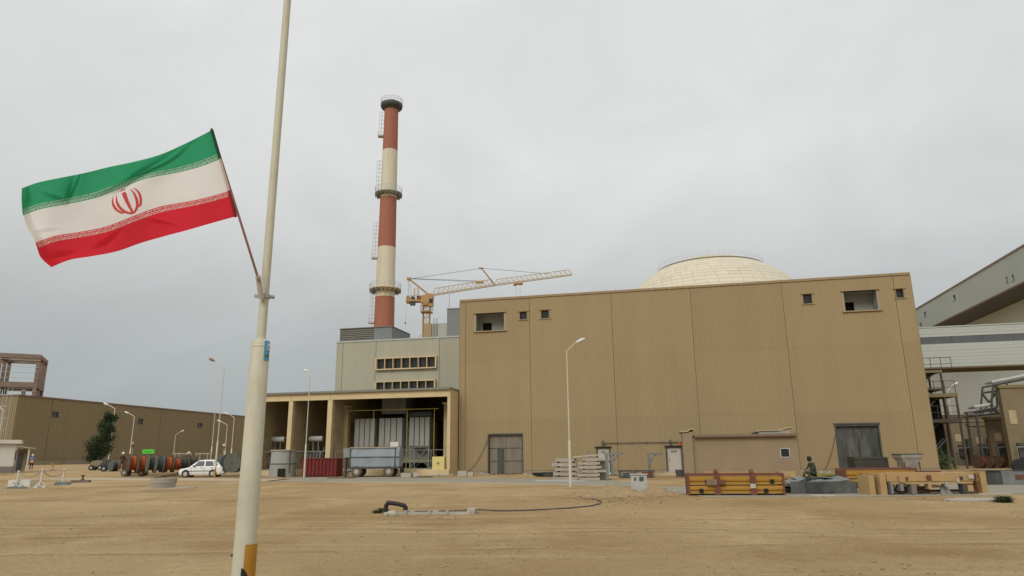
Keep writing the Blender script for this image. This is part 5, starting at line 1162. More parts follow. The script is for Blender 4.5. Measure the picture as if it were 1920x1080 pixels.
cart(199, 884, 1.3, 1.15, M_DKSTEEL, 'dark pump cart standing between tree and worker', .4)
reel(212, 884, 1.0, .5, M_REELD, M_REELG, 'small low cable drum at the foot of the tree-side lamp', rot=1.0)
# axle trolley on the bank
q = gp(248, 895); o = thing('axle_trolley', 'low grey two-axle trolley on the dirt bank before the reels', 'trolley', (q.x, q.y + .3, gz(q.x, q.y + .3)), .05)
B(-.75, .75, -.06, .06, .22, .32).build('beam', M_RUST, o)
for x_ in (-.72, .72):
    for y_ in (-.32, .32): wo = MB().lathe([(.1, -.08), (.26, -.1), (.29, -.06), (.29, .06), (.26, .1), (.1, .08)], 16, (x_, y_, .29), 'Y').build('wheel', M_DUSTYRUB, o, smooth=True); MB().lathe([(.13, -.105), (.13, .105)], 10, (x_, y_, .29), 'Y').build('rim', M_CONC, wo)
    B(x_ - .07, x_ + .07, -.4, .4, .25, .55).build('axle', M_MIDSTEEL, o)
# ================================================================ TREE
def tree(px, pyb, pyt, Y, lab):
    bpt = at_y(px, pyb, Y); h_ = at_y(px, pyt, Y).z - ZL; o = thing('casuarina_tree', lab, 'tree', (bpt.x, Y, ZL)); rn = random.Random(11)
    tr_ = MB(); prev = Vector((0, 0, -.1))
    for i in range(8):
        nx_ = Vector((.10 * i + rn.uniform(-.1, .1), rn.uniform(-.1, .1), h_ * .95 * (i + 1) / 8)); tr_.tube(prev, nx_, .20 * (1 - i / 9), .20 * (1 - (i + 1) / 9), 7); prev = nx_
    limbs = []
    for i in range(64):
        low = i < 20; z_ = h_ * (rn.uniform(.08, .38) if low else rn.uniform(.12, .95)); f = z_ / h_; a = rn.uniform(0, 2 * pi)
        ln = rn.uniform(.5, 1.1) * (1.15 - .55 * max(0, f - .55) / .45)
        if low: a = rn.uniform(2.2, 4.1); ln = rn.uniform(.9, 2.0)
        s_ = Vector((.9 * f, 0, z_)); e_ = s_ + Vector((cos(a) * ln, sin(a) * ln, ln * rn.uniform(.15, .8))); tr_.tube(s_, e_, .05, .015, 5); limbs.append((s_, e_))
    tr_.build('trunk', M_BARK, o)
    cw = MB()
    for s_, e_ in limbs:
        for k_ in range(200):
            t_ = rn.uniform(.15, 1.12) ; c_ = s_.lerp(e_, t_) + Vector((rn.gauss(0, .20), rn.gauss(0, .20), rn.gauss(0, .24)))
            d_ = Vector((rn.gauss(0, .5), rn.gauss(0, .5), rn.uniform(-.2, 1))).normalized() * rn.uniform(.14, .34); sd2 = d_.orthogonal().normalized() * rn.uniform(.02, .045)
            cw.add([c_ - sd2, c_ + sd2, c_ + d_ + sd2 * .3, c_ + d_ - sd2 * .3], [(0, 1, 2, 3)])
    cm = bpy.data.meshes.new('crown'); cm.from_pydata(cw.v, [], cw.f); cm.materials.append(M_LEAF); oo = bpy.data.objects.new('crown', cm); C.objects.link(oo); oo.parent = o
tree(184, 872, 776, 92., 'slender dark green tree growing before the brown warehouse')
# ================================================================ GUARD HOUSE
q = gp(28, 887, ZL); gh_ = thing('guard_house', 'small white guard house with grey base and flat overhanging roof', 'hut', (q.x, q.y, ZL), radians(33)); s_ = q.y / FPX; zt = at_y(20, 832, q.y).z - ZL
B(-5, -.25, 0, 4, .6, zt - .02).build('wall', M_WHITE, gh_); B(-5.02, -.23, -.02, 4.02, -.1, .597).build('base_course', mat('grey_base', (.22, .20, .18), .9, .15), gh_); B(-5.3, .12, -.35, 4.3, zt, zt + .34).build('roof', M_WHITE, gh_)
B(-.245, -.20, 1.0, 2.0, 1.2, 2.0).build('window', M_GLASS, gh_); B(-.245, -.21, 2.6, 3.5, .05, 2.1).build('door', M_DOORPALE, gh_)
cp = thing('canopy_shelter', 'lean-to canopy on thin post next to the white guard house', 'shelter', (at_y(42, 880, 72.).x, 72., ZL), radians(33)); cz = lambda px, py: (at_y(px, py, 72.).x - at_y(42, 880, 72.).x, at_y(px, py, 72.).z - ZL)
a_, b2 = cz(24, 836), cz(63, 840)
q_ = MB(); q_.prism([(a_[0], a_[1]), (b2[0], b2[1] - .1), (b2[0], b2[1]), (a_[0], a_[1] + .12)], -.2, 3); q_.build('roof_sheet', M_CONC, cp)
B(a_[0], b2[0] - .7, 2.7, 2.95, -.1, b2[1] - .1).build('back_wall', mat('brown_plaster', (.25, .20, .13), .9), cp); B(cz(33, 860)[0], cz(41, 860)[0], 2.66, 2.698, 0, cz(33, 849)[1]).build('doorway', M_DKSTEEL, cp)
B(b2[0] - .55, b2[0] - .42, -.1, .03, 0, b2[1] - .06).build('post', M_LAMPFAR, cp); B(a_[0] + .1, a_[0] + .5, .2, .9, 0, 1.5).build('cabinet', M_DKSTEEL, cp)
# chain posts
CG = 'white chain posts by the track'
cpos = []
for px, pyb, pyt, lab, blue in ((31, 912, 884, 'white chain post standing in a concrete block with a hole', 0), (75, 914, 881, 'white chain post on a cross-shaped white foot', 0), (117, 909, 882, 'white chain post on a blue-grey flat foot', 1)):
    q = gp(px, pyb); s_ = q.y / FPX; h_ = (pyb - pyt) * s_; o = thing('chain_post', lab, 'post', (q.x, q.y, gz(q.x, q.y)), 0, CG); cpos.append((q, h_))
    MB().lathe([(.055, 0), (.05, h_ * .93), (.075, h_ * .94), (.07, h_), (.02, h_ + .02)], 10).build('shaft', M_WHITE, o, smooth=True)
    if blue: MB().prism([(-.45, 0), (.45, 0), (.35, .16), (-.3, .2)], -.25, .25).build('foot', M_CHAINBLUE, o)
    else:
        B(-.34, .34, -.06, .06, 0, .1).build('foot', M_WHITE, o); B(-.06, .06, -.34, .34, 0, .1001).build('foot', M_WHITE, o)
        for a in range(4): q_ = MB(); q_.tube((cos(a * pi / 2) * .3, sin(a * pi / 2) * .3, .09), (0, 0, .38), .022, n=5); q_.build('brace', M_WHITE, o)
for (a, ha), (b_, hb) in zip(cpos, cpos[1:]):
    d_ = (b_ - a).normalized() * .06; pts = sag(a + d_ + Vector((0, 0, ha * .9)), b_ - d_ + Vector((0, 0, hb * .9)), .35, 14)
    tag(MB().path(pts, .018, 5).build('chain', M_MIDSTEEL), 'slack chain between the posts %s' % ('with block and cross foot' if ha is cpos[0][1] else 'with cross foot and blue foot'), 'chain', 'slack chains')
q = gp(30, 912); o = thing('concrete_block', 'pale concrete block with dark hole beside chain posts', 'block', (q.x, q.y + .35, gz(q.x, q.y) - .02)); 
q_ = MB(); wall_holes(q_, -.60, .75, -.25, .25, 0, .42, [(-.28, -.12, .16, .30)]); q_.build('block', M_WHITE, o); B(-.3, -.1, .1, .14, .1, .35).build('hole_back', M_BLACK, o)
q = gp(32, 915.5); tag(MB().prism([(-.5, 0), (.5, 0), (.4, .1), (-.4, .12)], -.2, .2).build('base_slab', M_CHAINBLUE), 'blue-grey flat slab lying before the concrete block', 'slab').location = (q.x, q.y, gz(q.x, q.y) - .01)
q = gp(148, 905.5); o = thing('kerb_block', 'long grey kerb block with a rusty valve on top', 'block', (q.x, q.y + .2, gz(q.x, q.y) - .02), .02); B(-.62, .62, -.14, .14, 0, .17).build('block', mat('weathered_kerb', (.16, .13, .10), .9, .2, 3), o); q_ = MB(); q_.lathe([(.16, 0), (.16, .04), (.06, .08), (.06, .26), (.14, .27), (.14, .33), (.03, .36)], 10, (.1, 0, .17)); q_.build('valve', M_RUST, o)
q = gp(97, 890); o = thing('warning_marker', 'small orange marker on a low pale foot near the chain posts', 'marker', (q.x, q.y, gz(q.x, q.y))); B(-.22, .22, -.15, .15, 0, .1).build('foot', M_CONC, o); MB().lathe([(.05, .1), (.04, .5), (.12, .52), (.12, .72), (.02, .78)], 10).build('marker_head', M_BAGO, o)
# ================================================================ PLANTER
q = gp(294, 917.5); s_ = q.y / FPX; o = thing('concrete_planter', 'round tapered concrete planter ring on a pale slab', 'planter', (q.x, q.y + .65, gz(q.x, q.y) - .0)); r_ = 23 * s_
MB().lathe([(r_ * .86, .03), (r_ * .90, .16), (r_ * .98, .40), (r_ * 1.0, .50), (r_ * .88, .51), (r_ * .82, .2), (.02, .18)], 32).build('ring', M_SLAB, o, smooth=True)
MB().lathe([(r_ * .955, .26), (r_ * .975, .27), (r_ * .985, .3), (r_ * .96, .31)], 32, cap=False).build('band', M_CONC, o)
MB().lathe([(r_ * .80, .3), (r_ * .5, .34), (.01, .33)], 20, cap=False).build('soil', M_DIRT, o)
q_ = MB(); rr = random.Random(5); n_ = 22; pr_ = [(2.1 * r_ * (1 + rr.uniform(-.15, .15)) * cos(2 * pi * i / n_) + .3, .9 * r_ * (1 + rr.uniform(-.15, .15)) * sin(2 * pi * i / n_) + .5) for i in range(n_)]; q_.prism(pr_, -.08, .03, 'XY')
so_ = tag(q_.build('concrete_slab', M_CONC), 'irregular pale concrete slab under the round planter', 'slab'); so_.location = (q.x, q.y, gz(q.x, q.y) - .005)
# ================================================================ IN FRONT OF THE BAYS
q = gp(530, 891); s_ = q.y / FPX; s_ = 58 / FPX; Yt = 58.; c_ = at_y(530, 880, Yt); r_ = 22.5 * s_; h_ = at_y(530, 845, Yt).z
o = thing('water_tank', 'grey cylindrical concrete tank with rim lid and dark hatch', 'tank', (c_.x, Yt, 0))
MB().lathe([(r_ * 1.04, 0), (r_ * 1.02, h_ * .5), (r_ * 1.025, h_ * .51), (r_ * .98, h_ * .53), (r_ * .96, h_)], 32).build('shell', M_TANK, o, smooth=True); MB().lathe([(r_ * 1.04, h_ - .02), (r_ * 1.05, h_ + .06), (r_ * .9, h_ + .07)], 32).build('lid', M_CONC, o)
MB().lathe([(r_ * 1.035, h_ * .48), (r_ * 1.045, h_ * .5), (r_ * 1.03, h_ * .52)], 32, cap=False).build('hoop', M_DKSTEEL, o); B(-.05, .52, -r_ * 1.06, -r_ * .8, .05, .68).build('hatch', M_BLACK, o)
q_ = MB(); q_.tube((r_ * .75, -r_ * .72, .3), (r_ * .75, -r_ * .72, h_ + .1), .04, n=6); q_.build('pipe', M_DKSTEEL, o)
# dark red ribbed skip
a_ = at_y(566, 880, 57.); b2 = at_y(632, 880, 57.); h_ = at_y(600, 860, 57.).z; o = thing('ribbed_skip', 'dark red ribbed steel skip behind the thin lamp', 'skip', ((a_.x + b2.x) / 2, 57., 0), AZ * .5); w_ = (b2.x - a_.x) / 2
q_ = MB(); q_.box(-w_, w_, 0, .06, .1, h_); q_.box(-w_, w_, 1.3, 1.36, .1, h_); q_.box(-w_, -w_ + .06, .06, 1.3, .1, h_); q_.box(w_ - .06, w_, .06, 1.3, .1, h_); q_.box(-w_, w_, 0, 1.36, .05, .1); q_.build('box', M_REDC, o)
for i in range(10): x_ = -w_ + .05 + i * (2 * w_ - .1) / 9; B(x_ - .07, x_ + .07, -.09, -.001, .1, h_ - .05).build('rib', M_REDC, o)
B(-w_ - .05, w_ + .05, -.12, .0, h_ - .04, h_ + .05).build('rim', M_REDC, o)
for x_ in (-w_ + .3, w_ - .3): B(x_ - .1, x_ + .1, -.05, 1.3, 0, .049).build('skid', M_DKSTEEL, o)
# covered trailer
Yv = 55.; tq = lambda px, py: (at_y(px, py, Yv).x - at_y(695, 880, Yv).x, at_y(px, py, Yv).z)
o = thing('covered_trailer', 'four-wheeled trailer with blue-grey sheeted box before the transformer', 'trailer', (at_y(695, 880, Yv).x, Yv, 0), radians(-3)); xa, xb2 = tq(656, 860)[0], tq(749, 860)[0]; zb, zt = tq(695, 875)[1] , tq(695, 839)[1]
q_ = MB(); bx_ = loft(q_, [[(x_, -.0 + ey, zb), (x_, -.05 + ey, (zb + zt) / 2), (x_, ey, zt - .05), (x_, .5, zt + .04), (x_, 1.45 - ey, zt - .03), (x_, 1.45 - ey, zb)] for x_, ey in ((xa, .03), (xa + .4, -.02), (xa + 1.3, .02), (xa + 2.2, -.03), (xa + 3.2, .02), (xb2 - .3, -.01), (xb2, .03))]); q_.build('sheeted_box', M_TARP, o)
q_ = MB(); q_.box(xa - .05, xb2 + .05, -.08, 1.5, zb - .14, zb - .003); q_.box(xa - .04, xa + .03, -.09, -.02, zb, zt); q_.box(xb2 - .35, xb2 - .28, -.09, -.03, zb, zt); q_.box(xa, xb2, -.1, -.04, (zb + zt) / 2 - .03, (zb + zt) / 2 + .03); q_.build('frame', M_DKSTEEL, o)
B(xa, xb2 - .25, -.1, .2, zt - .05, zt + .04).build('top_rail', mat('dusty_timber', (.36, .31, .23), .9, .2, 3), o)
for px in (668, 729):
    x_ = tq(px, 880)[0]
    for y_ in (.05, 1.35): wo = MB().lathe([(.2, -.1), (.36, -.12), (.42, -.07), (.42, .07), (.36, .12), (.2, .1)], 20, (x_, y_, .42), 'Y').build('wheel', M_DUSTYRUB, o, smooth=True); MB().lathe([(.03, -.11), (.2, -.10), (.22, -.08), (.22, .08), (.2, .1), (.03, .11)], 14, (x_, y_, .42), 'Y').build('rim', M_SLAB, wo, smooth=True)
    B(x_ - .08, x_ + .08, .1, 1.3, .35, zb - .14).build('axle', M_DKSTEEL, o)
MB().tube((xa, .7, .5), (xa - .6, .7, .3), .05, n=6).build('drawbar', M_DKSTEEL, o); B(xb2 + .06, xb2 + .12, 0, 1.4, .3, zb - .15).build('mudflap', M_RUBBER, o)
a_, b2 = tq(641, 858), tq(655, 840); B(a_[0], b2[0] - .02, .25, .9, a_[1], b2[1]).build('side_locker', mat('grey_locker', (.24, .26, .26), .6, .1, 3), o); B(a_[0] + .1, a_[0] + .2, .4, .7, .0, a_[1] - .003).build('locker_leg', M_DKSTEEL, o)
a_, b2 = tq(730, 838), tq(746, 829); B(a_[0], b2[0], .3, .7, zt + .05, b2[1] + .02).build('white_box', M_WHITE, o)
# yellow cabinet on legs
Yv = 57.6; a_ = at_y(810, 882, Yv); b2 = at_y(834, 856, Yv); o = thing('yellow_cabinet', 'pale yellow two-door cabinet on thin legs before the bay column', 'cabinet', (a_.x, Yv, 0), AZ); w_ = (b2.x - a_.x) / cos(AZ); 
B(0, w_, 0, .4, a_.z, b2.z).build('case', M_PALEYEL, o)
for i in (0, 1): dl = B(w_ / 2 * i + .02, w_ / 2 * (i + 1) - .02, -.03, -.002, a_.z + .05, b2.z - .05).build('cabinet_door', M_PALEYEL, o); B(w_ / 2 - .1 + .14 * i, w_ / 2 - .04 + .14 * i, -.06, -.031, (a_.z + b2.z) / 2 - .05, (a_.z + b2.z) / 2 + .1).build('handle', M_DKSTEEL, dl)
for x_ in (.02, w_ - .06): B(x_, x_ + .04, .05, .09, -.02, a_.z - .003).build('leg', M_YEL, o); B(x_, x_ + .04, .31, .35, -.02, a_.z - .003).build('leg', M_YEL, o)
# blocks and rubble along the bays and gates
rb = random.Random(9); rbm = MB()
for i in range(420):
    u_ = rb.uniform(UBL, UR + 2); v_ = rb.choice((rb.gauss(54.0, .5), rb.gauss(56.3, .3) if u_ > UL else rb.gauss(53.8, .4))); q_ = gw(u_, v_); rnd = rb; stone(rbm, q_.x, q_.y, .04 + .16 * rb.random() ** 3, .0)
oo = rbm.build('rubble', M_CONC); struct(oo, 'stuff'); oo['label'] = 'broken concrete and dirt strewn along the foot of the walls'
# ================================================================ YARD GOODS BEFORE THE TAN WALL
# concrete slab stack: two piles side by side
Yv = 45.; sq = lambda px, py, Y=45.: (at_y(px, py, Y).x, at_y(px, py, Y).z)
def slab_pile(px0, px1, pyt, n_, lab, Y, seed, rz):
    x0, zt = sq(px0, pyt, Y); x1 = sq(px1, pyt, Y)[0]; o = thing('slab_pile', lab, 'slab pile', ((x0 + x1) / 2, Y, 0), rz); rn = random.Random(seed); w_ = x1 - x0; h_ = zt / n_
    for i in range(n_):
        dx = rn.uniform(-.16, .16); B(-w_ / 2 + dx, w_ / 2 + dx + rn.uniform(-.15, .15), -.25 + rn.uniform(-.1, .1), 1.2, i * h_ + .003, i * h_ + h_ * .66).build('slab', M_SLAB, o)
        if i < n_ - 1:
            for x_ in (-w_ * .33, w_ * .33): B(x_ - .06, x_ + .06, -.1, 1.1, i * h_ + h_ * .663, i * h_ + h_ * .998).build('spacer', M_SEAM, o)
    return o, w_, zt
slab_pile(1039, 1082, 857, 5, 'pile of short concrete slabs behind the cream lamp', 45., 1, radians(-6))
o, w_, zt = slab_pile(1087, 1129, 857, 6, 'pile of concrete slabs topped by a long tilted plank', 44.2, 4, radians(-6))
q_ = MB(); q_.obox((-.25, .1, zt + .07), (w_ * 1.25, .5, .07), (0, -.07, 0)); q_.build('plank', M_DOORPALE, o)
c_ = at_y(1101, 852, 45.5); MB().lathe([(.10, 0), (.13, .12), (.05, .2), (.03, .42)], 8, (c_.x - o.location.x, 1.0, zt - .02)).build('jug', M_MIDSTEEL, o)
# pale door leaf leaning by the pile
a_ = at_y(1127, 900, 44.6); b2 = at_y(1139, 852, 44.6); tag(MB().obox((0, 0, (b2.z) / 2), ((b2.x - a_.x) * 1.0, .06, b2.z), (-.06, .03, 0)).build('door_leaf', M_DOORPALE), 'pale door leaf leaning upright at the slab pile', 'door').location = ((a_.x + b2.x) / 2, 44.9, .0)
# gallows-shaped steel posts
for px, pyb, pyt, arm, lab, Y in ((1137, 905, 853, 1.05, 'grey gallows-shaped steel post next to the slab pile', 44.0), (1147, 890, 853, .9, 'grey gallows-shaped steel post behind another close by the slab pile', 52.), (1217, 892, 853, .95, 'grey gallows-shaped steel post standing alone before the wall', 50.)):
    p = at_y(px, pyt, Y); o = thing('bracket_post', lab, 'post', (p.x, Y, 0), 0, 'gallows-shaped posts'); h_ = p.z; B(-.09, .09, -.09, .09, 0, h_).build('post', M_MIDSTEEL, o); B(-.12, arm, -.08, .08, h_ + .003, h_ + .13).build('arm', M_MIDSTEEL, o); q_ = MB(); q_.tube((.08, 0, h_ - .45), (.5, 0, h_ + .02), .05, n=5); q_.build('brace', M_MIDSTEEL, o); B(-.2, .2, -.2, .2, -.02, .03).build('base_plate', M_DKSTEEL, o)
# low dark steel pallets
a_ = at_y(1166, 905, 47.); b2 = at_y(1227, 884, 47.); o = thing('steel_pallet', 'low grey steel crate frame behind the white switch box', 'crate', (a_.x, 47., 0)); w_ = b2.x - a_.x; h_ = b2.z + .0
B(0, w_, 0, 1.2, .02, .1).build('base', M_DKSTEEL, o)
for x_ in (0, w_ * .5, w_ - .1): B(x_, x_ + .1, 0, .1, .1, h_).build('post', M_MIDSTEEL, o); B(x_, x_ + .1, 1.1, 1.2, .1, h_).build('post', M_MIDSTEEL, o)
B(-.02, w_ + .02, -.03, 1.23, h_ + .003, h_ + .06).build('top', M_DKSTEEL, o); B(.11, w_ * .45, .02, .06, .1, h_ - .05).build('side_plate', M_SHEET, o); B(w_ * .62, w_ - .11, .02, .06, .1, h_ - .02).build('side_plate', M_RUST, o)
# white switch box
q = gp(1199, 921); s_ = q.y / FPX; o = thing('switch_box', 'white metal switch box half buried beside the dirt mound', 'cabinet', (q.x, q.y, gz(q.x, q.y)), radians(-8)); w_, h_ = 29 * s_, 28 * s_
MB().prism([(-w_ / 2, -.05), (w_ / 2, -.05), (w_ / 2, h_), (-w_ / 2, h_)], 0, .45).build('case', mat('switch_box_grey', (.40, .41, .38), .6, .1, 3, stain=(.24, .21, .16), stain_amt=.5), o); B(-w_ / 2 - .03, w_ / 2 + .03, -.04, .49, h_ + .002, h_ + .04).build('lid', M_DOORPALE, o); B(.02, .2, -.02, -.002, h_ * .62, h_ * .88).build('socket', M_DKSTEEL, o); B(-.2, -.12, -.02, -.002, h_ * .66, h_ * .84).build('socket', M_DKSTEEL, o)
# dirt mounds
def mound(px, pyb, rx, ry, h_, lab, seed):
    q = gp(px, pyb); q_ = MB(); n_ = 46; R_ = []
    for j_ in range(n_ + 1):
        for i in range(n_ + 1):
            x_ = (i / n_ * 2 - 1) * rx * 1.15; y_ = (j_ / n_ * 2 - 1) * ry * 1.15; d_ = sqrt((x_ / rx) ** 2 + (y_ / ry) ** 2) + .18 * noise.noise(Vector((x_ * .9 + seed, y_ * .9, 0)))
            z_ = h_ * max(0, 1 - d_) ** 1.15 * (1 + .25 * noise.noise(Vector((x_ * 2 + seed, y_ * 2, 1)))) + (.06 * noise.noise(Vector((x_ * 5 + seed, y_ * 5, 2))) + .04 * noise.noise(Vector((x_ * 11 + seed, y_ * 11, 2)))) * (d_ < 1) - .06 * (d_ >= 1)
            gx, gy_ = q.x + x_, q.y + ry * .6 + y_; q_.v.append((x_, y_, z_ + gz(gx, gy_) - .01))
    q_.f = [(j_ * (n_ + 1) + i, j_ * (n_ + 1) + i + 1, (j_ + 1) * (n_ + 1) + i + 1, (j_ + 1) * (n_ + 1) + i) for j_ in range(n_) for i in range(n_)]
    o_ = tag(q_.build('dirt_mound', M_DIRT, smooth=True), lab, 'dirt mound'); o_.location = (q.x, q.y + ry * .6, 0)
mound(1155, 930, 1.6, 1.7, .42, 'broad mound of loose soil on which the white switch box leans', 1.)
mound(1236, 926, .8, 1.2, .36, 'smaller mound of loose soil between switch box and orange formwork', 4.)
mound(985, 895, 1.0, .8, .3, 'little heap of sand at the foot of the rusty double gate', 9.)
rnd = random.Random(21); lm = MB()
for i in range(900):
    p = gp(rnd.gauss(1155, 50), rnd.gauss(932, 5.5)); stone(lm, p.x, p.y, .012 + .055 * rnd.random() ** 3)
for i in range(160):
    p = gp(rnd.gauss(780, 50), rnd.gauss(969, 3.5)); stone(lm, p.x, p.y, .01 + .035 * rnd.random() ** 3)
for i in range(240):
    p = gp(rnd.uniform(1500, 1900), rnd.gauss(932, 3.5)); stone(lm, p.x, p.y, .01 + .05 * rnd.random() ** 3)
oo = lm.build('clods', M_DIRT); struct(oo, 'stuff'); oo['label'] = 'clods and stones round the mounds and the manhole'
# ---------------------------------------------------------------- plastered shed
VS = 47.0; us0 = on_v(1300, 850, VS)[0]; us1 = on_v(1497, 850, VS)[0]; sh = thing('plaster_shed', 'brown plastered shed with one small square window and flat roof', 'shed', gw(us0, VS), AZ); WS = us1 - us0; hS = on_v(1400, 814, VS)[1]
sq_ = lambda px, py: (on_v(px, py, VS)[0] - us0, on_v(px, py, VS)[1]); wx, wz_ = sq_(1472, 849); hh = .17
wh = [(wx - .29, wx + .29, wz_ - .29, wz_ + .29)]
wall_holes(MB(), 0, WS, 0, .25, -.1, hS - .16, wh).build('wall', M_PLASTER, sh); B(0, .25, .25, 4.6, -.1, hS - .16).build('wall', M_PLASTER, sh); B(WS - .25, WS, .25, 4.6, -.1, hS - .16).build('wall', M_PLASTER, sh); B(.25, WS - .25, 4.35, 4.6, -.1, hS - .16).build('wall', M_PLASTER, sh)
B(.12, WS - .02, -.30, 4.7, hS - .157, hS).build('roof_slab', mat('shed_fascia', (.21, .14, .10), .85, .1, 1), sh)
a, b_, c_, d = wh[0]; q_ = MB(); t_ = .05; q_.box(a, a + t_, -.03, .12, c_, d); q_.box(b_ - t_, b_, -.03, .12, c_, d); q_.box(a + t_, b_ - t_, -.03, .12, c_, c_ + t_); q_.box(a + t_, b_ - t_, -.03, .12, d - t_, d); fo_ = q_.build('window', M_STEELPALE, sh); B(a + t_, b_ - t_, .06, .09, c_ + t_, d - t_).build('pane', M_GLASS, fo_)
# side pilaster on the left and wavy parapets
pz_ = sq_(1294, 810); B(-.62, -.003, -.25, 4.6, -.1, pz_[1] - .02).build('flank_wall', M_PLASTER, sh)
q_ = MB(); zc_ = pz_[1]; q_.prism([(-.78, zc_), (-.25, zc_), (-.12, zc_ + .13), (.15, zc_ + .13), (.15, zc_ + .20), (-.18, zc_ + .20), (-.32, zc_ + .07), (-.78, zc_ + .07)], -.35, 4.65); q_.build('parapet_coping', M_TILE, sh)
xa, za = sq_(1420, 811); xb2, zb = sq_(1490, 806); q_ = MB(); za = hS + .14
q_.prism([(xa, za), (xa + .25, za + .06), (xb2 - .9, za + .06), (xb2 - .15, za + .22), (xb2 + .05, za + .20), (xb2 + .05, za + .27), (xb2 - .2, za + .30), (xb2 - .95, za + .13), (xa + .22, za + .13), (xa, za + .07)], .6, 4.5); q_.build('parapet_coping', M_TILE, sh)
B(xa + .15, xb2 - .2, .7, 4.4, hS + .003, za + .05).build('parapet', M_LOGGIA, sh)
# ---------------------------------------------------------------- orange formwork stacks
def formwork(px0, px1, pyb, pyt, lab, rz, clamp=True, z=0.0):
    q = gp((px0 + px1) / 2, pyb); s_ = q.y / FPX; w_ = (px1 - px0) * s_ * 1.0; h_ = (pyb - pyt) * s_
    o = thing('formwork_stack', lab, 'formwork', (q.x, q.y + .15, gz(q.x, q.y + .2)), rz); D = .85; hh = (h_ - .34) / 2
    for x_ in (-w_ * .3, w_ * .3): B(x_ - .1, x_ + .1, .05, D, -.02, .06).build('bearer', M_REELW, o)
    for k_ in range(2):
        z0 = .07 + k_ * (hh + .05); pr_ = [(0, z0), (.06, z0), (.06, z0 + .03), (.015, z0 + hh * .45), (.015, z0 + hh * .55), (.05, z0 + hh * .62), (.05, z0 + hh - .02), (0, z0 + hh)]
        go = MB().prism([(-.06 + 0, z0), (-.06, z0 + hh * .42), (-.10, z0 + hh * .58), (-.10, z0 + hh), (D, z0 + hh), (D, z0)], -w_ / 2 + .07, w_ / 2 - .05, 'YZ').build('girder', M_ORANGE, o)
        B(-w_ / 2 + .06, w_ / 2 - .04, -.115, -.062, z0 + hh * .45, z0 + hh * .52).build('flange', M_ORANGE, go)
        for f in ((-.31, .36) if k_ else (-.38, .29)): B(w_ * f, w_ * f + .15, -.125, -.06, z0 + hh * .1, z0 + hh * .62).build('slot', M_BLACK, go)
    zt = .07 + 2 * hh + .05
    B(-w_ / 2, -w_ / 2 + .07, -.14, D + .05, .0, zt + .02).build('end_frame', M_RUST, o); B(w_ / 2 - .05, w_ / 2 + .02, -.14, D + .05, .0, zt + .12).build('end_frame', M_RUST, o)
    B(-w_ / 2 + .0, w_ / 2, -.13, -.03, zt + .025, zt + .11).build('top_rail', M_RUST, o); B(-w_ / 2 + .0, w_ / 2, D - .1, D, zt + .025, zt + .11).build('top_rail', M_RUST, o)
    if clamp:
        for f, pale in ((-.185, 0), (.185, 1)):
            x_ = w_ * f; go = B(x_ - .11, x_ + .09, -.19, -.126, -.03, zt + .15).build('clamp_strap', M_RUST, o)
            q_ = MB().lathe([(.10, -.07), (.13, 0), (.10, .07)], 10, (x_ - .04, -.1, zt + .16), 'X'); q_.build('clamp_roller', M_RUST, go)
            if pale: B(x_ - .13, x_ + .07, -.23, -.192, zt * .38, zt * .62).build('tag_plate', M_DOORPALE, go)
            else: B(x_ - .42, x_ - .02, -.24, -.192, zt * .55, zt * .86).build('lock_plate', mat('dusty_rust', (.22, .15, .10), .9, .2, 6), go); B(x_ + .02, x_ + .28, -.25, -.192, zt * .58, zt * .84).build('lock_plate', M_RUST, go)
    return o, w_, zt
formwork(1298, 1466, 929, 886, 'stack of two orange steel formwork girders strapped with rusty clamps', radians(-9))
formwork(1592, 1720, 915, 876, 'orange formwork girders mostly hidden behind the tan steel frame', radians(-2), clamp=False)
# tan boards leaning behind the orange stack
Yv = 29.2
for k_, (a_, b2, t0_) in enumerate(((1322, 1345, 884), (1345, 1420, 885), (1420, 1466, 886), (1466, 1494, 884))):
    x0, x1 = at_y(a_, 900, Yv).x, at_y(b2, 900, Yv).x; zt = at_y(a_, t0_, Yv).z
    o = MB().obox((0, 0, zt / 2), (x1 - x0 - .02, .05, zt), (-.05 - .02 * k_, 0, 0)).build('tan_board', M_TANSTEEL); o.location = ((x0 + x1) / 2, Yv, .01); tag(o, ('narrow tan board left behind the orange formwork', 'long tan board leaning behind the orange formwork', 'tan board between long tan board and ragged end board', 'ragged tan end board next to the grey sheet metal')[k_], 'board', 'tan boards behind the orange formwork')
q = gp(1472, 922); o = thing('sack_pile', 'small pale sacks between orange formwork and dark sheet metal', 'sacks', (q.x, q.y + .3, 0))
for i, (dx, dz) in enumerate(((0, .1), (.16, .1), (.06, .3), (.1, .5))): q_ = MB().lathe([(.02, -.1), (.12, -.08), (.16, 0), (.12, .08), (.02, .1)], 10); q_.v = [(v_[0] + dx, v_[1], v_[2] + dz) for v_ in q_.v]; q_.build('sack', (M_TANSTEEL, M_LOGGIA)[i % 2], o, smooth=True)
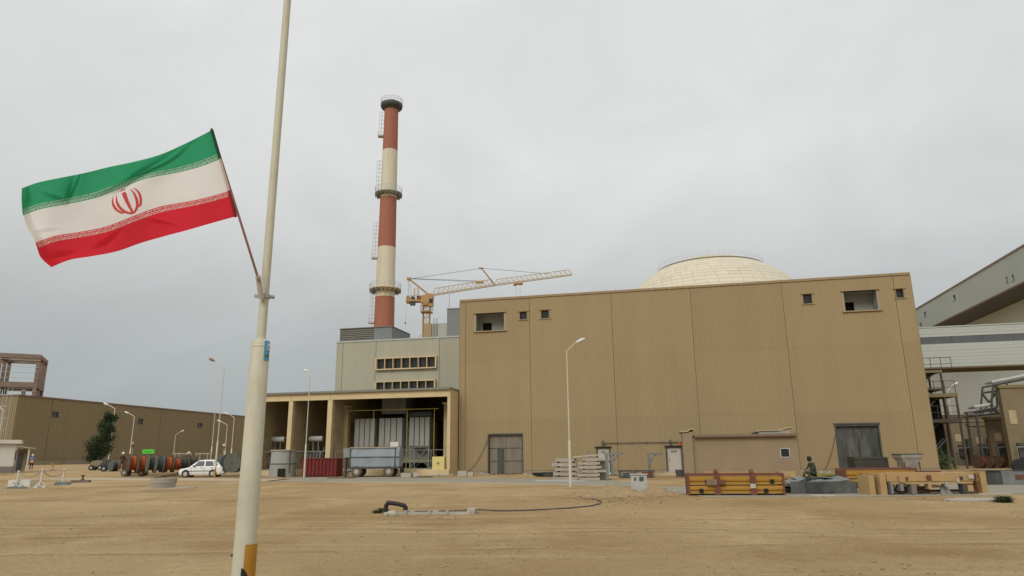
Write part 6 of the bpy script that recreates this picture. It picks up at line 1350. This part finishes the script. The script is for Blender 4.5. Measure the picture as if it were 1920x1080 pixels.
# ---------------------------------------------------------------- grey sheet-metal heap where the worker sits
q = gp(1548, 926); o = thing('sheet_metal_pile', 'low pile of dark grey sheet metal plates', 'sheet pile', (q.x, q.y + .1, 0), radians(-2)); s_ = q.y / FPX; w_ = 118 * s_; hF = .46
dented(-w_ / 2, w_ / 2, .0, hF, .06, 1.6, 3.3, 22, 6, 0).build('front_sheet', M_SHEET, o, smooth=True)
dented(-w_ * .28, w_ * .16, .04, hF - .04, .05, 2.2, 8.3, 12, 6, -.09).build('front_sheet', M_SHEETDK, o, smooth=True)
for i in range(5):
    q_ = MB().obox((random.uniform(-.2, .2), 1.6 + random.uniform(-.2, .2), .06 + i * .055), (w_ * random.uniform(.75, .95), 2.6, .03), (random.uniform(-.01, .01), 0, random.uniform(-.06, .06))); q_.build('sheet', (M_SHEET, M_SHEETDK)[i % 2], o)
for (cx, cy, cz_, sx_, sy_, ry, rx) in ((-.55, 1.0, .46, .9, 1.0, .35, .1), (.5, .9, .44, 1.5, .9, -.16, .12), (1.0, 1.7, .48, 1.2, 1.3, .10, -.05), (-.9, .5, .50, .7, .5, -.3, .2)):
    q_ = MB().obox((cx, cy, cz_), (sx_, sy_, .02), (rx, ry, .1)); q_.build('sheet', mat('pale_sheet', (.19, .205, .20), .55, .25, 1.5, stain=(.09, .095, .09), stain_amt=.5), o)
q_ = MB(); q_.obox((0, 6.0, .32), (.9, .9, .3), (0, 0, .3)); q_.v = [tuple(v_) for v_ in q_.v]
oo = thing('scrap_block', 'low block of scrap under the seated worker', 'scrap', (ps.x, 33.5, 0), .1); B(-.35, .38, -.32, .35, -.02, ZSEAT - .0).build('block', M_SHEET, oo); B(-.95, -.36, -.45, .4, -.02, ZSEAT - .25).build('plate', M_SHEETDK, oo)
p = at_y(1595, 884, 36.); q_ = thing('yellow_tarp', 'dull yellow tarpaulin folded beyond the seated worker', 'tarpaulin', (p.x, 36.5, 0)); dented(-1.6, 1.6, .0, .45, .2, 1.1, 6.1, 16, 4, 0).build('sheet', mat('dull_yellow_tarp', (.24, .21, .06), .8, .25, 2), q_, smooth=True); q2_ = MB().obox((0, .5, .42), (3.2, 1.0, .05), (.05, 0, 0)); q2_.build('fold', mat('dull_yellow_tarp', (.3, .26, .1)), q_)
# white debris strips on the sand
for px, py, ln, rz, lab in ((1543, 930, .8, -.35, 'pale plank lying on sand before the sheet metal'), (1866, 927, 1.1, -.2, 'yellowish plank on sand beside the grey container'), (1268, 921, .5, 1.0, 'short pale timber offcut beside the road mound')):
    q = gp(px, py); o = tag(B(-ln / 2, ln / 2, -.06, .06, 0, .035).build('plank', M_DOORPALE), lab, 'plank', 'loose planks'); o.location = (q.x, q.y, gz(q.x, q.y) + .005); o.rotation_euler = (0, 0, rz)
# dark trough and grey hopper
p0, p1_ = at_y(1604, 880, 44.), at_y(1665, 856, 44.); o = thing('mortar_trough', 'dark steel trough standing before the right-hand gate', 'trough', (p0.x, 44., 0)); w_ = p1_.x - p0.x; zt = p1_.z; z0 = zt - .86
q_ = MB(); q_.prism([(0, z0), (w_, z0 - .03), (w_ * .98, zt - .03), (0, zt)], 0, .05); q_.prism([(0, z0), (w_, z0 - .03), (w_ * .98, zt - .03), (0, zt)], .9, .95); q_.box(0, .05, .05, .9, z0, zt); q_.box(w_ - .09, w_ - .04, .05, .9, z0, zt - .04); q_.box(.05, w_ - .1, .05, .9, z0, z0 + .05); q_.build('box', mat('oily_steel', (.05, .05, .04), .6, .3, 2), o)
for x_ in (.15, w_ - .3): B(x_, x_ + .12, .1, .85, -.02, z0 - .031).build('leg', M_RUST, o)
B(-.04, w_ + .02, -.05, .0, zt - .12, zt - .06).build('rim', M_DKSTEEL, o)
p0, p1_ = at_y(1684, 880, 43.), at_y(1721, 852, 43.); o = thing('concrete_hopper', 'grey funnel-shaped concrete hopper in front of the tan corner', 'hopper', ((p0.x + p1_.x) / 2, 43., 0)); w_ = (p1_.x - p0.x) / 2; zt = p1_.z
q_ = MB(); lv = [(w_, zt), (w_ * .97, zt - .16), (w_ * .80, zt - .32), (w_ * .66, zt - .55), (w_ * .52, zt - .75), (w_ * .46, .12)]; secs = [[(-r_, -r_ * .8, z_), (r_, -r_ * .8, z_), (r_, r_ * .8, z_), (-r_, r_ * .8, z_)] for r_, z_ in lv]; loft(q_, secs); q_.build('funnel', mat('hopper_grey', (.30, .29, .26), .8, .2, 2.5, stain=(.12, .11, .1), stain_amt=.6), o)
B(-w_ - .04, w_ + .04, -w_ * .84, w_ * .84, zt + .002, zt + .05).build('rim', M_DKSTEEL, o)
for s1_ in (-1, 1):
    q_ = MB(); q_.tube((s1_ * w_ * .7, -w_ * .62, -.02), (s1_ * w_ * .66, -w_ * .55, zt - .45), .035, n=5); q_.tube((s1_ * w_ * .7, w_ * .62, -.02), (s1_ * w_ * .66, w_ * .55, zt - .45), .035, n=5); q_.build('leg', M_DKSTEEL, o)
# dark red rail bed behind the tan frame
a_ = gp(1590, 902); p0, p1_ = at_y(1590, 884, 36.), at_y(1764, 886, 36.); o = thing('steel_rail', 'long rust-red steel channel on trestles behind the tan frame', 'beam', (p0.x, 36., 0)); w_ = p1_.x - p0.x; zt = p0.z
B(0, w_, 0, .2, zt - .14, zt).build('channel', M_RUST, o); B(.2, w_ * .9, .02, .16, zt - .26, zt - .143).build('timber', M_TANSTEEL, o)
for x_ in (.2, w_ * .4, w_ * .75, w_ - .3): B(x_, x_ + .14, -.1, .4, -.02, zt - .262).build('trestle', M_RUST, o)
# ---------------------------------------------------------------- tan steel spreader frame
q = gp(1740, 927); Yv = q.y; fx = lambda px, py: (at_y(px, py, Yv).x - at_y(1740, 927, Yv).x, at_y(px, py, Yv).z)
o = thing('steel_frame_assembly', 'long tan steel frame with end posts and rusty fittings lying on the sand', 'steel frame', (at_y(1740, 927, Yv).x, Yv, 0), 0)
def fb(px0, px1, py0, py1, y0, y1, nm, mt, par=None, lab=None):
    a, z1_ = fx(px0, py0); b_, z0_ = fx(px1, py1); return B(a, b_, y0, y1, max(z0_, -.02), z1_).build(nm, mt, par or o, lab)
ep = fb(1628, 1643, 891, 928, .0, .9, 'end_post', M_TANSTEEL); fb(1644, 1661, 888, 929, -.15, .9, 'end_post', M_TANSTEEL); fb(1833, 1851, 884, 927, -.1, .9, 'end_post', M_TANSTEEL)
tb_ = fb(1661.3, 1832.7, 887.5, 899, .0, .8, 'top_beam', M_TANSTEEL)
fb(1661.3, 1832.7, 899.3, 901, -.06, .86, 'top_beam_flange', M_TANSTEEL)
fb(1665, 1822, 904, 906.5, -.08, .3, 'lower_rail', M_TANSTEEL); fb(1672, 1760, 914, 925, .5, .9, 'rear_beam', mat('khaki_steel', (.22, .18, .08), .7, .2, 2)); fb(1664, 1820, 920, 923, .35, .48, 'bottom_rail', M_RUST)
for a_, b2, t0_, t1_, mt in ((1681, 1694, 892, 904, M_TANSTEEL), (1694, 1700, 894, 899, M_RUST), (1735, 1743, 891, 901, M_RUST), (1736, 1745, 901.5, 917, M_TANSTEEL), (1812, 1823, 890, 897, M_DOORPALE), (1797, 1803, 893, 899, M_DKSTEEL), (1823, 1831, 887, 922, M_RUST), (1683, 1691, 906.8, 920, M_MIDSTEEL), (1704, 1716, 908, 926, M_DOORGREY), (1745, 1758, 909, 914, M_RUST), (1768, 1776, 903, 912, M_LOGGIA), (1800, 1808, 907, 924, M_DKSTEEL), (1665, 1672, 902, 926, M_MIDSTEEL), (1790, 1795, 896, 905, M_DOORPALE), (1810, 1822, 909, 921, M_TANSTEEL)):
    fb(a_, b2, t0_, t1_, -.16 + .05 * random.random(), -.061 + (.2 if t0_ > 901 else 0), 'fitting', mt)
q_ = MB(); a_, b2 = fx(1766, 905), fx(1790, 926); q_.prism([(a_[0], b2[1]), (a_[0] + .02, a_[1] - .1), (a_[0] + .25, a_[1] - .12), (b2[0], b2[1])], .15, .2); q_.build('gusset', M_LOGGIA, o)
q_ = MB(); q_.path([Vector((fx(px, py)[0], -.05, fx(px, py)[1])) for px, py in ((1672, 903), (1676, 912), (1672, 919), (1680, 926))], .03, 6); q_.build('hose', M_DKSTEEL, o)
# grey containers at the edge
q = gp(1890, 912); Yv = 33.; cx0 = at_y(1852, 900, Yv).x; zt = at_y(1870, 883, Yv).z; o = thing('grey_container', 'low dark grey steel box with a rusty patch near the tan frame', 'container', (cx0, Yv, 0), radians(-5))
B(0, .62, 0, 1.3, 0, zt).build('end_section', M_SHEETDK, o); B(.63, 3.2, -.04, 1.3, 0, zt - .03).build('long_section', mat('mid_grey_paint', (.17, .175, .17), .7, .2, 1.5), o); B(1.2, 2.6, -.06, -.041, zt * .38, zt * .72).build('patch', M_RUST, o, 'rusty brown patch plate'); B(.0, 3.2, -.08, .0, zt + .002, zt + .05).build('rim', M_DKSTEEL, o)
q_ = MB().lathe([(.22, -.1), (.38, -.1), (.38, .1), (.22, .1)], 18, (1.75, .3, zt + .12), 'Y'); tag(q_.build('tyre', M_RUBBER), 'black tyre lying on top of the low grey steel box', 'tyre').location = (cx0 + .1, Yv - .0, .05)
p = at_y(1886, 880, 42.); tag(MB().prism([(-.5, 0), (.5, 0), (.3, .3), (0, .42), (-.25, .25)], -.3, .3).build('white_bundle', M_WHITE), 'small white bundle on the ground beyond the grey box', 'bundle').location = (p.x, 42., .0)
# brown reels at the hall's foot
for px, dia, lab in ((1838, 1.15, 'large rust-brown cable reel before the fin walls'), (1856, 1.0, 'brown cable reel between two others at the hall'), (1873, 1.05, 'yellow-brown cable reel next to the tallest fin wall')):
    reel(px, 868, dia, .8, M_REELW if '-brown' not in lab else mat('brown_cable_' + lab[0], (.16, .055, .02) if lab[0] == 'l' else (.17, .10, .03), .8, .2, 3), mat('dark_reel_wood', (.09, .05, .028), .9, .3, 3), lab, rot=.5, z=0, group='brown reels by the hall', Y=62)
p = at_y(1760, 860, 60.); bs = thing('shrub', 'low dark shrub growing at the foot of the stair tower', 'shrub', (p.x, 60., 0)); cw = MB(); rn = random.Random(4)
for k_ in range(1500):
    c_ = Vector((rn.gauss(0, .55), rn.gauss(0, .4), abs(rn.gauss(.5, .45)))); d_ = Vector((rn.gauss(0, 1), rn.gauss(0, 1), rn.gauss(.4, .6))).normalized() * .16; sd2 = d_.orthogonal().normalized() * .05; cw.add([c_ - sd2, c_ + sd2, c_ + d_], [(0, 1, 2)])
cm = bpy.data.meshes.new('foliage'); cm.from_pydata(cw.v, [], cw.f); cm.materials.append(M_LEAF2); oo = bpy.data.objects.new('foliage', cm); C.objects.link(oo); oo.parent = bs
MB().tube((0, 0, -.05), (.05, 0, .7), .05, .02, 6).build('stem', M_BARK, bs)
p = at_y(1905, 850, 62.); o = thing('notice_board', 'white framed notice board standing before the tallest fin wall', 'sign', (p.x, 62., 0)); z0, z1 = at_y(1915, 845, 62.).z, at_y(1915, 832, 62.).z; B(.2, 1.6, -.03, .03, z0, z1).build('panel', M_DOORPALE, o); B(.13, 1.67, -.05, -.031, z0 - .06, z0 + .003).build('panel_trim', M_WHITE, o); B(.5, .6, .03, .1, 0, z1).build('post', M_DKSTEEL, o); B(1.2, 1.3, .03, .1, 0, z1).build('post', M_DKSTEEL, o)
# ================================================================ MANHOLE, HOSE, CABLE, WEEDS in the yard
q = gp(800, 964); o = thing('manhole_slab', 'broken concrete manhole frame sunk in the sand', 'manhole', (q.x, q.y, gz(q.x, q.y)), radians(-2)); s_ = q.y / FPX
B(-1.05, 1.25, -.10, .04, -.05, .07).build('edge', M_CONC, o); B(-.7, 1.2, .55, .70, -.05, .06).build('edge', M_CONC, o); B(1.13, 1.35, -.06, .65, -.05, .13).build('edge', M_CONC, o); B(-1.0, 1.12, .045, .545, -.05, .03).build('cover', M_PLINTH, o)
for x_ in (-.62, .05, .55): B(x_, x_ + .08, -.13, -.02, .0, .12).build('chip', M_LOGGIA, o)
for x_ in (-.4, .3, .75): B(x_, x_ + .5, .2, .45, .031, .075 + .01 * x_).build('timber', M_REELW, o)
q = gp(742, 966); o = thing('boulder', 'lump of pale broken concrete under the black pipe', 'rock', (q.x, q.y - .0, gz(q.x, q.y)))
bm = bmesh.new(); bmesh.ops.create_icosphere(bm, subdivisions=3, radius=.15)
for v_ in bm.verts: v_.co *= 1 + .5 * noise.noise(v_.co * 4 + Vector((3, 1, 2))); v_.co.z = v_.co.z * .6 + .04; v_.co.x += -.06
me = bpy.data.meshes.new('rock'); bm.to_mesh(me); bm.free(); me.materials.append(M_CONC); oo = bpy.data.objects.new('rock', me); C.objects.link(oo); oo.parent = o
bm = bmesh.new(); bmesh.ops.create_icosphere(bm, subdivisions=3, radius=.10)
for v_ in bm.verts: v_.co *= 1 + .5 * noise.noise(v_.co * 5 + Vector((9, 1, 2))); v_.co.z *= .7; v_.co += Vector((-.24, .05, .03))
me = bpy.data.meshes.new('rock'); bm.to_mesh(me); bm.free(); me.materials.append(M_CONC); oo = bpy.data.objects.new('rock', me); C.objects.link(oo); oo.parent = o
q = gp(740, 962); Yv = q.y - .0; hq = [at_y(px, py, Yv) for px, py in ((723, 957), (724, 948), (728, 942.5), (744, 944.5), (757, 947.5), (761, 952), (759.5, 958))]
o = thing('bent_pipe', 'thick black bent pipe arching over the broken concrete', 'pipe', (q.x, q.y, 0)); q_ = MB(); hq = [p_ - Vector((q.x, q.y, 0)) for p_ in hq]; hq[0].z = gz(q.x, q.y) - .03
q_.path(hq, .062, 14)
for p_ in hq[1:-1]: q_.lathe([(.01, -.06), (.045, -.045), (.063, 0), (.045, .045), (.01, .06)], 12, tuple(p_))
q_.build('pipe_bend', mat('black_pipe', (.025, .022, .022), .45, .2, 6), o, smooth=True)
MB().lathe([(.12, 0), (.11, .05), (.085, .06)], 14, (hq[0].x, hq[0].y, gz(q.x, q.y) - .01)).build('collar', M_DKSTEEL, o)
cp_ = [gp(px, py) for px, py in ((872, 956), (900, 956.5), (930, 958), (970, 957.5), (1020, 956), (1070, 953), (1105, 949), (1124, 945), (1128, 940.5), (1118, 937), (1095, 936))]
tag(MB().path([Vector((p_.x, p_.y, gz(p_.x, p_.y) + .018)) for p_ in cp_], .02, 6).build('ground_cable', M_DKSTEEL), 'black cable snaking over the sand from the manhole to the mound', 'cable')
q = gp(1845, 941); q_ = MB(); rr = random.Random(8); n_ = 20; w_ = 62 * q.y / FPX; q_.prism([(w_ * (1 + rr.uniform(-.1, .1)) * cos(2 * pi * i / n_), .5 * (1 + rr.uniform(-.2, .2)) * sin(2 * pi * i / n_)) for i in range(n_)], -.06, .05, 'XY')
so_ = tag(q_.build('concrete_slab', M_CONC), 'flat oblong concrete slab beside a weed in the sand', 'slab'); so_.location = (q.x, q.y + .3, gz(q.x, q.y))
def weed(px, pyb, w_, h_, n_, lab, seed):
    q = gp(px, pyb); o = thing('weed', lab, 'plant', (q.x, q.y, gz(q.x, q.y))); rn = random.Random(seed); cw = MB()
    for i in range(n_):
        a = rn.uniform(0, 2 * pi); ln = rn.uniform(.5, 1) * w_; b0 = Vector((rn.gauss(0, w_ * .2), rn.gauss(0, w_ * .2), 0)); e_ = b0 + Vector((cos(a) * ln, sin(a) * ln, rn.uniform(.2, 1) * h_)); m_ = b0.lerp(e_, .55) + Vector((0, 0, h_ * .3)); s2 = Vector((-sin(a), cos(a), 0)) * .012
        cw.add([b0 - s2, b0 + s2, m_ + s2, m_ - s2, e_], [(0, 1, 2, 3), (3, 2, 4)])
    cm = bpy.data.meshes.new('leaves'); cm.from_pydata(cw.v, [], cw.f); cm.materials.append(M_LEAF2); oo = bpy.data.objects.new('leaves', cm); C.objects.link(oo); oo.parent = o
weed(1883, 943, .38, .22, 260, 'dry green weed tuft at the end of the oblong slab', 1)
weed(718, 960, .25, .14, 160, 'low green weed at the foot of the black bent pipe', 2)
weed(708, 962, .22, .10, 120, 'sparse weed patch next to the broken concrete', 3)

# ================================================================ odds and ends along the foot of the tan wall
def strewn(name, mb, mt, lab, cat, px, pyb, Y, rz=0, grp='odds and ends along the tan wall'):
    p = at_y(px, pyb, Y); o = tag(mb.build(name, mt), lab, cat, grp); o.location = (p.x, Y, .01); o.rotation_euler = (0, 0, rz); return o
def coil(r, n_, th):
    q = MB()
    for k_ in range(n_):
        pts = [Vector((cos(a) * (r - .02 * (k_ % 2)), sin(a) * (r - .02 * (k_ % 2)) * 1.0, th + k_ * th * 1.9)) for a in [2 * pi * i / 18 for i in range(19)]]; q.path(pts, th, 5)
    return q
strewn('hose_coil', coil(.55, 4, .035), M_RUBBER, 'black hose coil on the ground right of the rusty double gate', 'hose', 1012, 893, 52)
strewn('hose_coil', coil(.4, 5, .035), M_DKSTEEL, 'smaller dark hose coil close to the sand heap by the gate', 'hose', 1028, 894, 51)
q = MB()
for i in range(5): q.tube((-1.6 + .1 * i, i * .11, .05), (1.5 + .08 * i, i * .11 + .05, .05), .045, n=6)
strewn('pipe_bundle', q, M_MIDSTEEL, 'bundle of grey pipes lying along the wall beyond the gallows-shaped posts', 'pipes', 1185, 893, 52, AZ)
strewn('plank', MB().box(-1.2, 1.2, -.15, .15, .0, .08).obox((.2, .1, .14), (2.0, .22, .05), (0, .02, .1)), M_CREAM, 'pale plank stack beside the lone gallows-shaped post', 'planks', 1240, 893, 51, AZ)
strewn('scrap_bin', MB().prism([(-.5, 0), (.5, 0), (.6, .45), (-.6, .45)], -.4, .4), M_DKSTEEL, 'low dark scrap bin left of the brown plastered shed', 'bin', 1283, 897, 48.5, AZ)
strewn('plank', MB().box(-1.5, 1.5, -.12, .12, 0, .06).obox((-.3, .3, .05), (2.4, .2, .06), (0, 0, .06)), M_STEELPALE, 'long pale boards lying on the road by the slab piles', 'planks', 1050, 902, 42, radians(-14))
strewn('plank', MB().box(-.9, .9, -.1, .1, 0, .05).obox((.3, -.25, .04), (1.3, .14, .05), (0, 0, -.2)), M_REELW, 'dark boards lying before the yellow cabinet', 'planks', 790, 893, 53.2, AZ)
strewn('plank', MB().box(-1.1, 1.1, -.09, .09, 0, .06).obox((-.2, .28, .03), (1.8, .12, .05), (0, 0, .12)), M_REELW, 'dark boards lying between the red skip and the trailer', 'planks', 640, 894, 52.5, AZ)
strewn('concrete_block', MB().box(-.35, .35, -.25, .25, 0, .4).box(.4, .85, -.2, .2, 0, .28), M_CONC, 'pale concrete blocks at the corner between bays and tan wall', 'block', 868, 891, 54.2, AZ)
strewn('concrete_block', MB().box(-.4, .4, -.25, .25, 0, .3).obox((.75, 0, .17), (.5, .4, .3), (0, .15, .3)), M_CONC, 'concrete lumps lying beside the trailer wheels', 'block', 763, 893, 53.5, AZ)
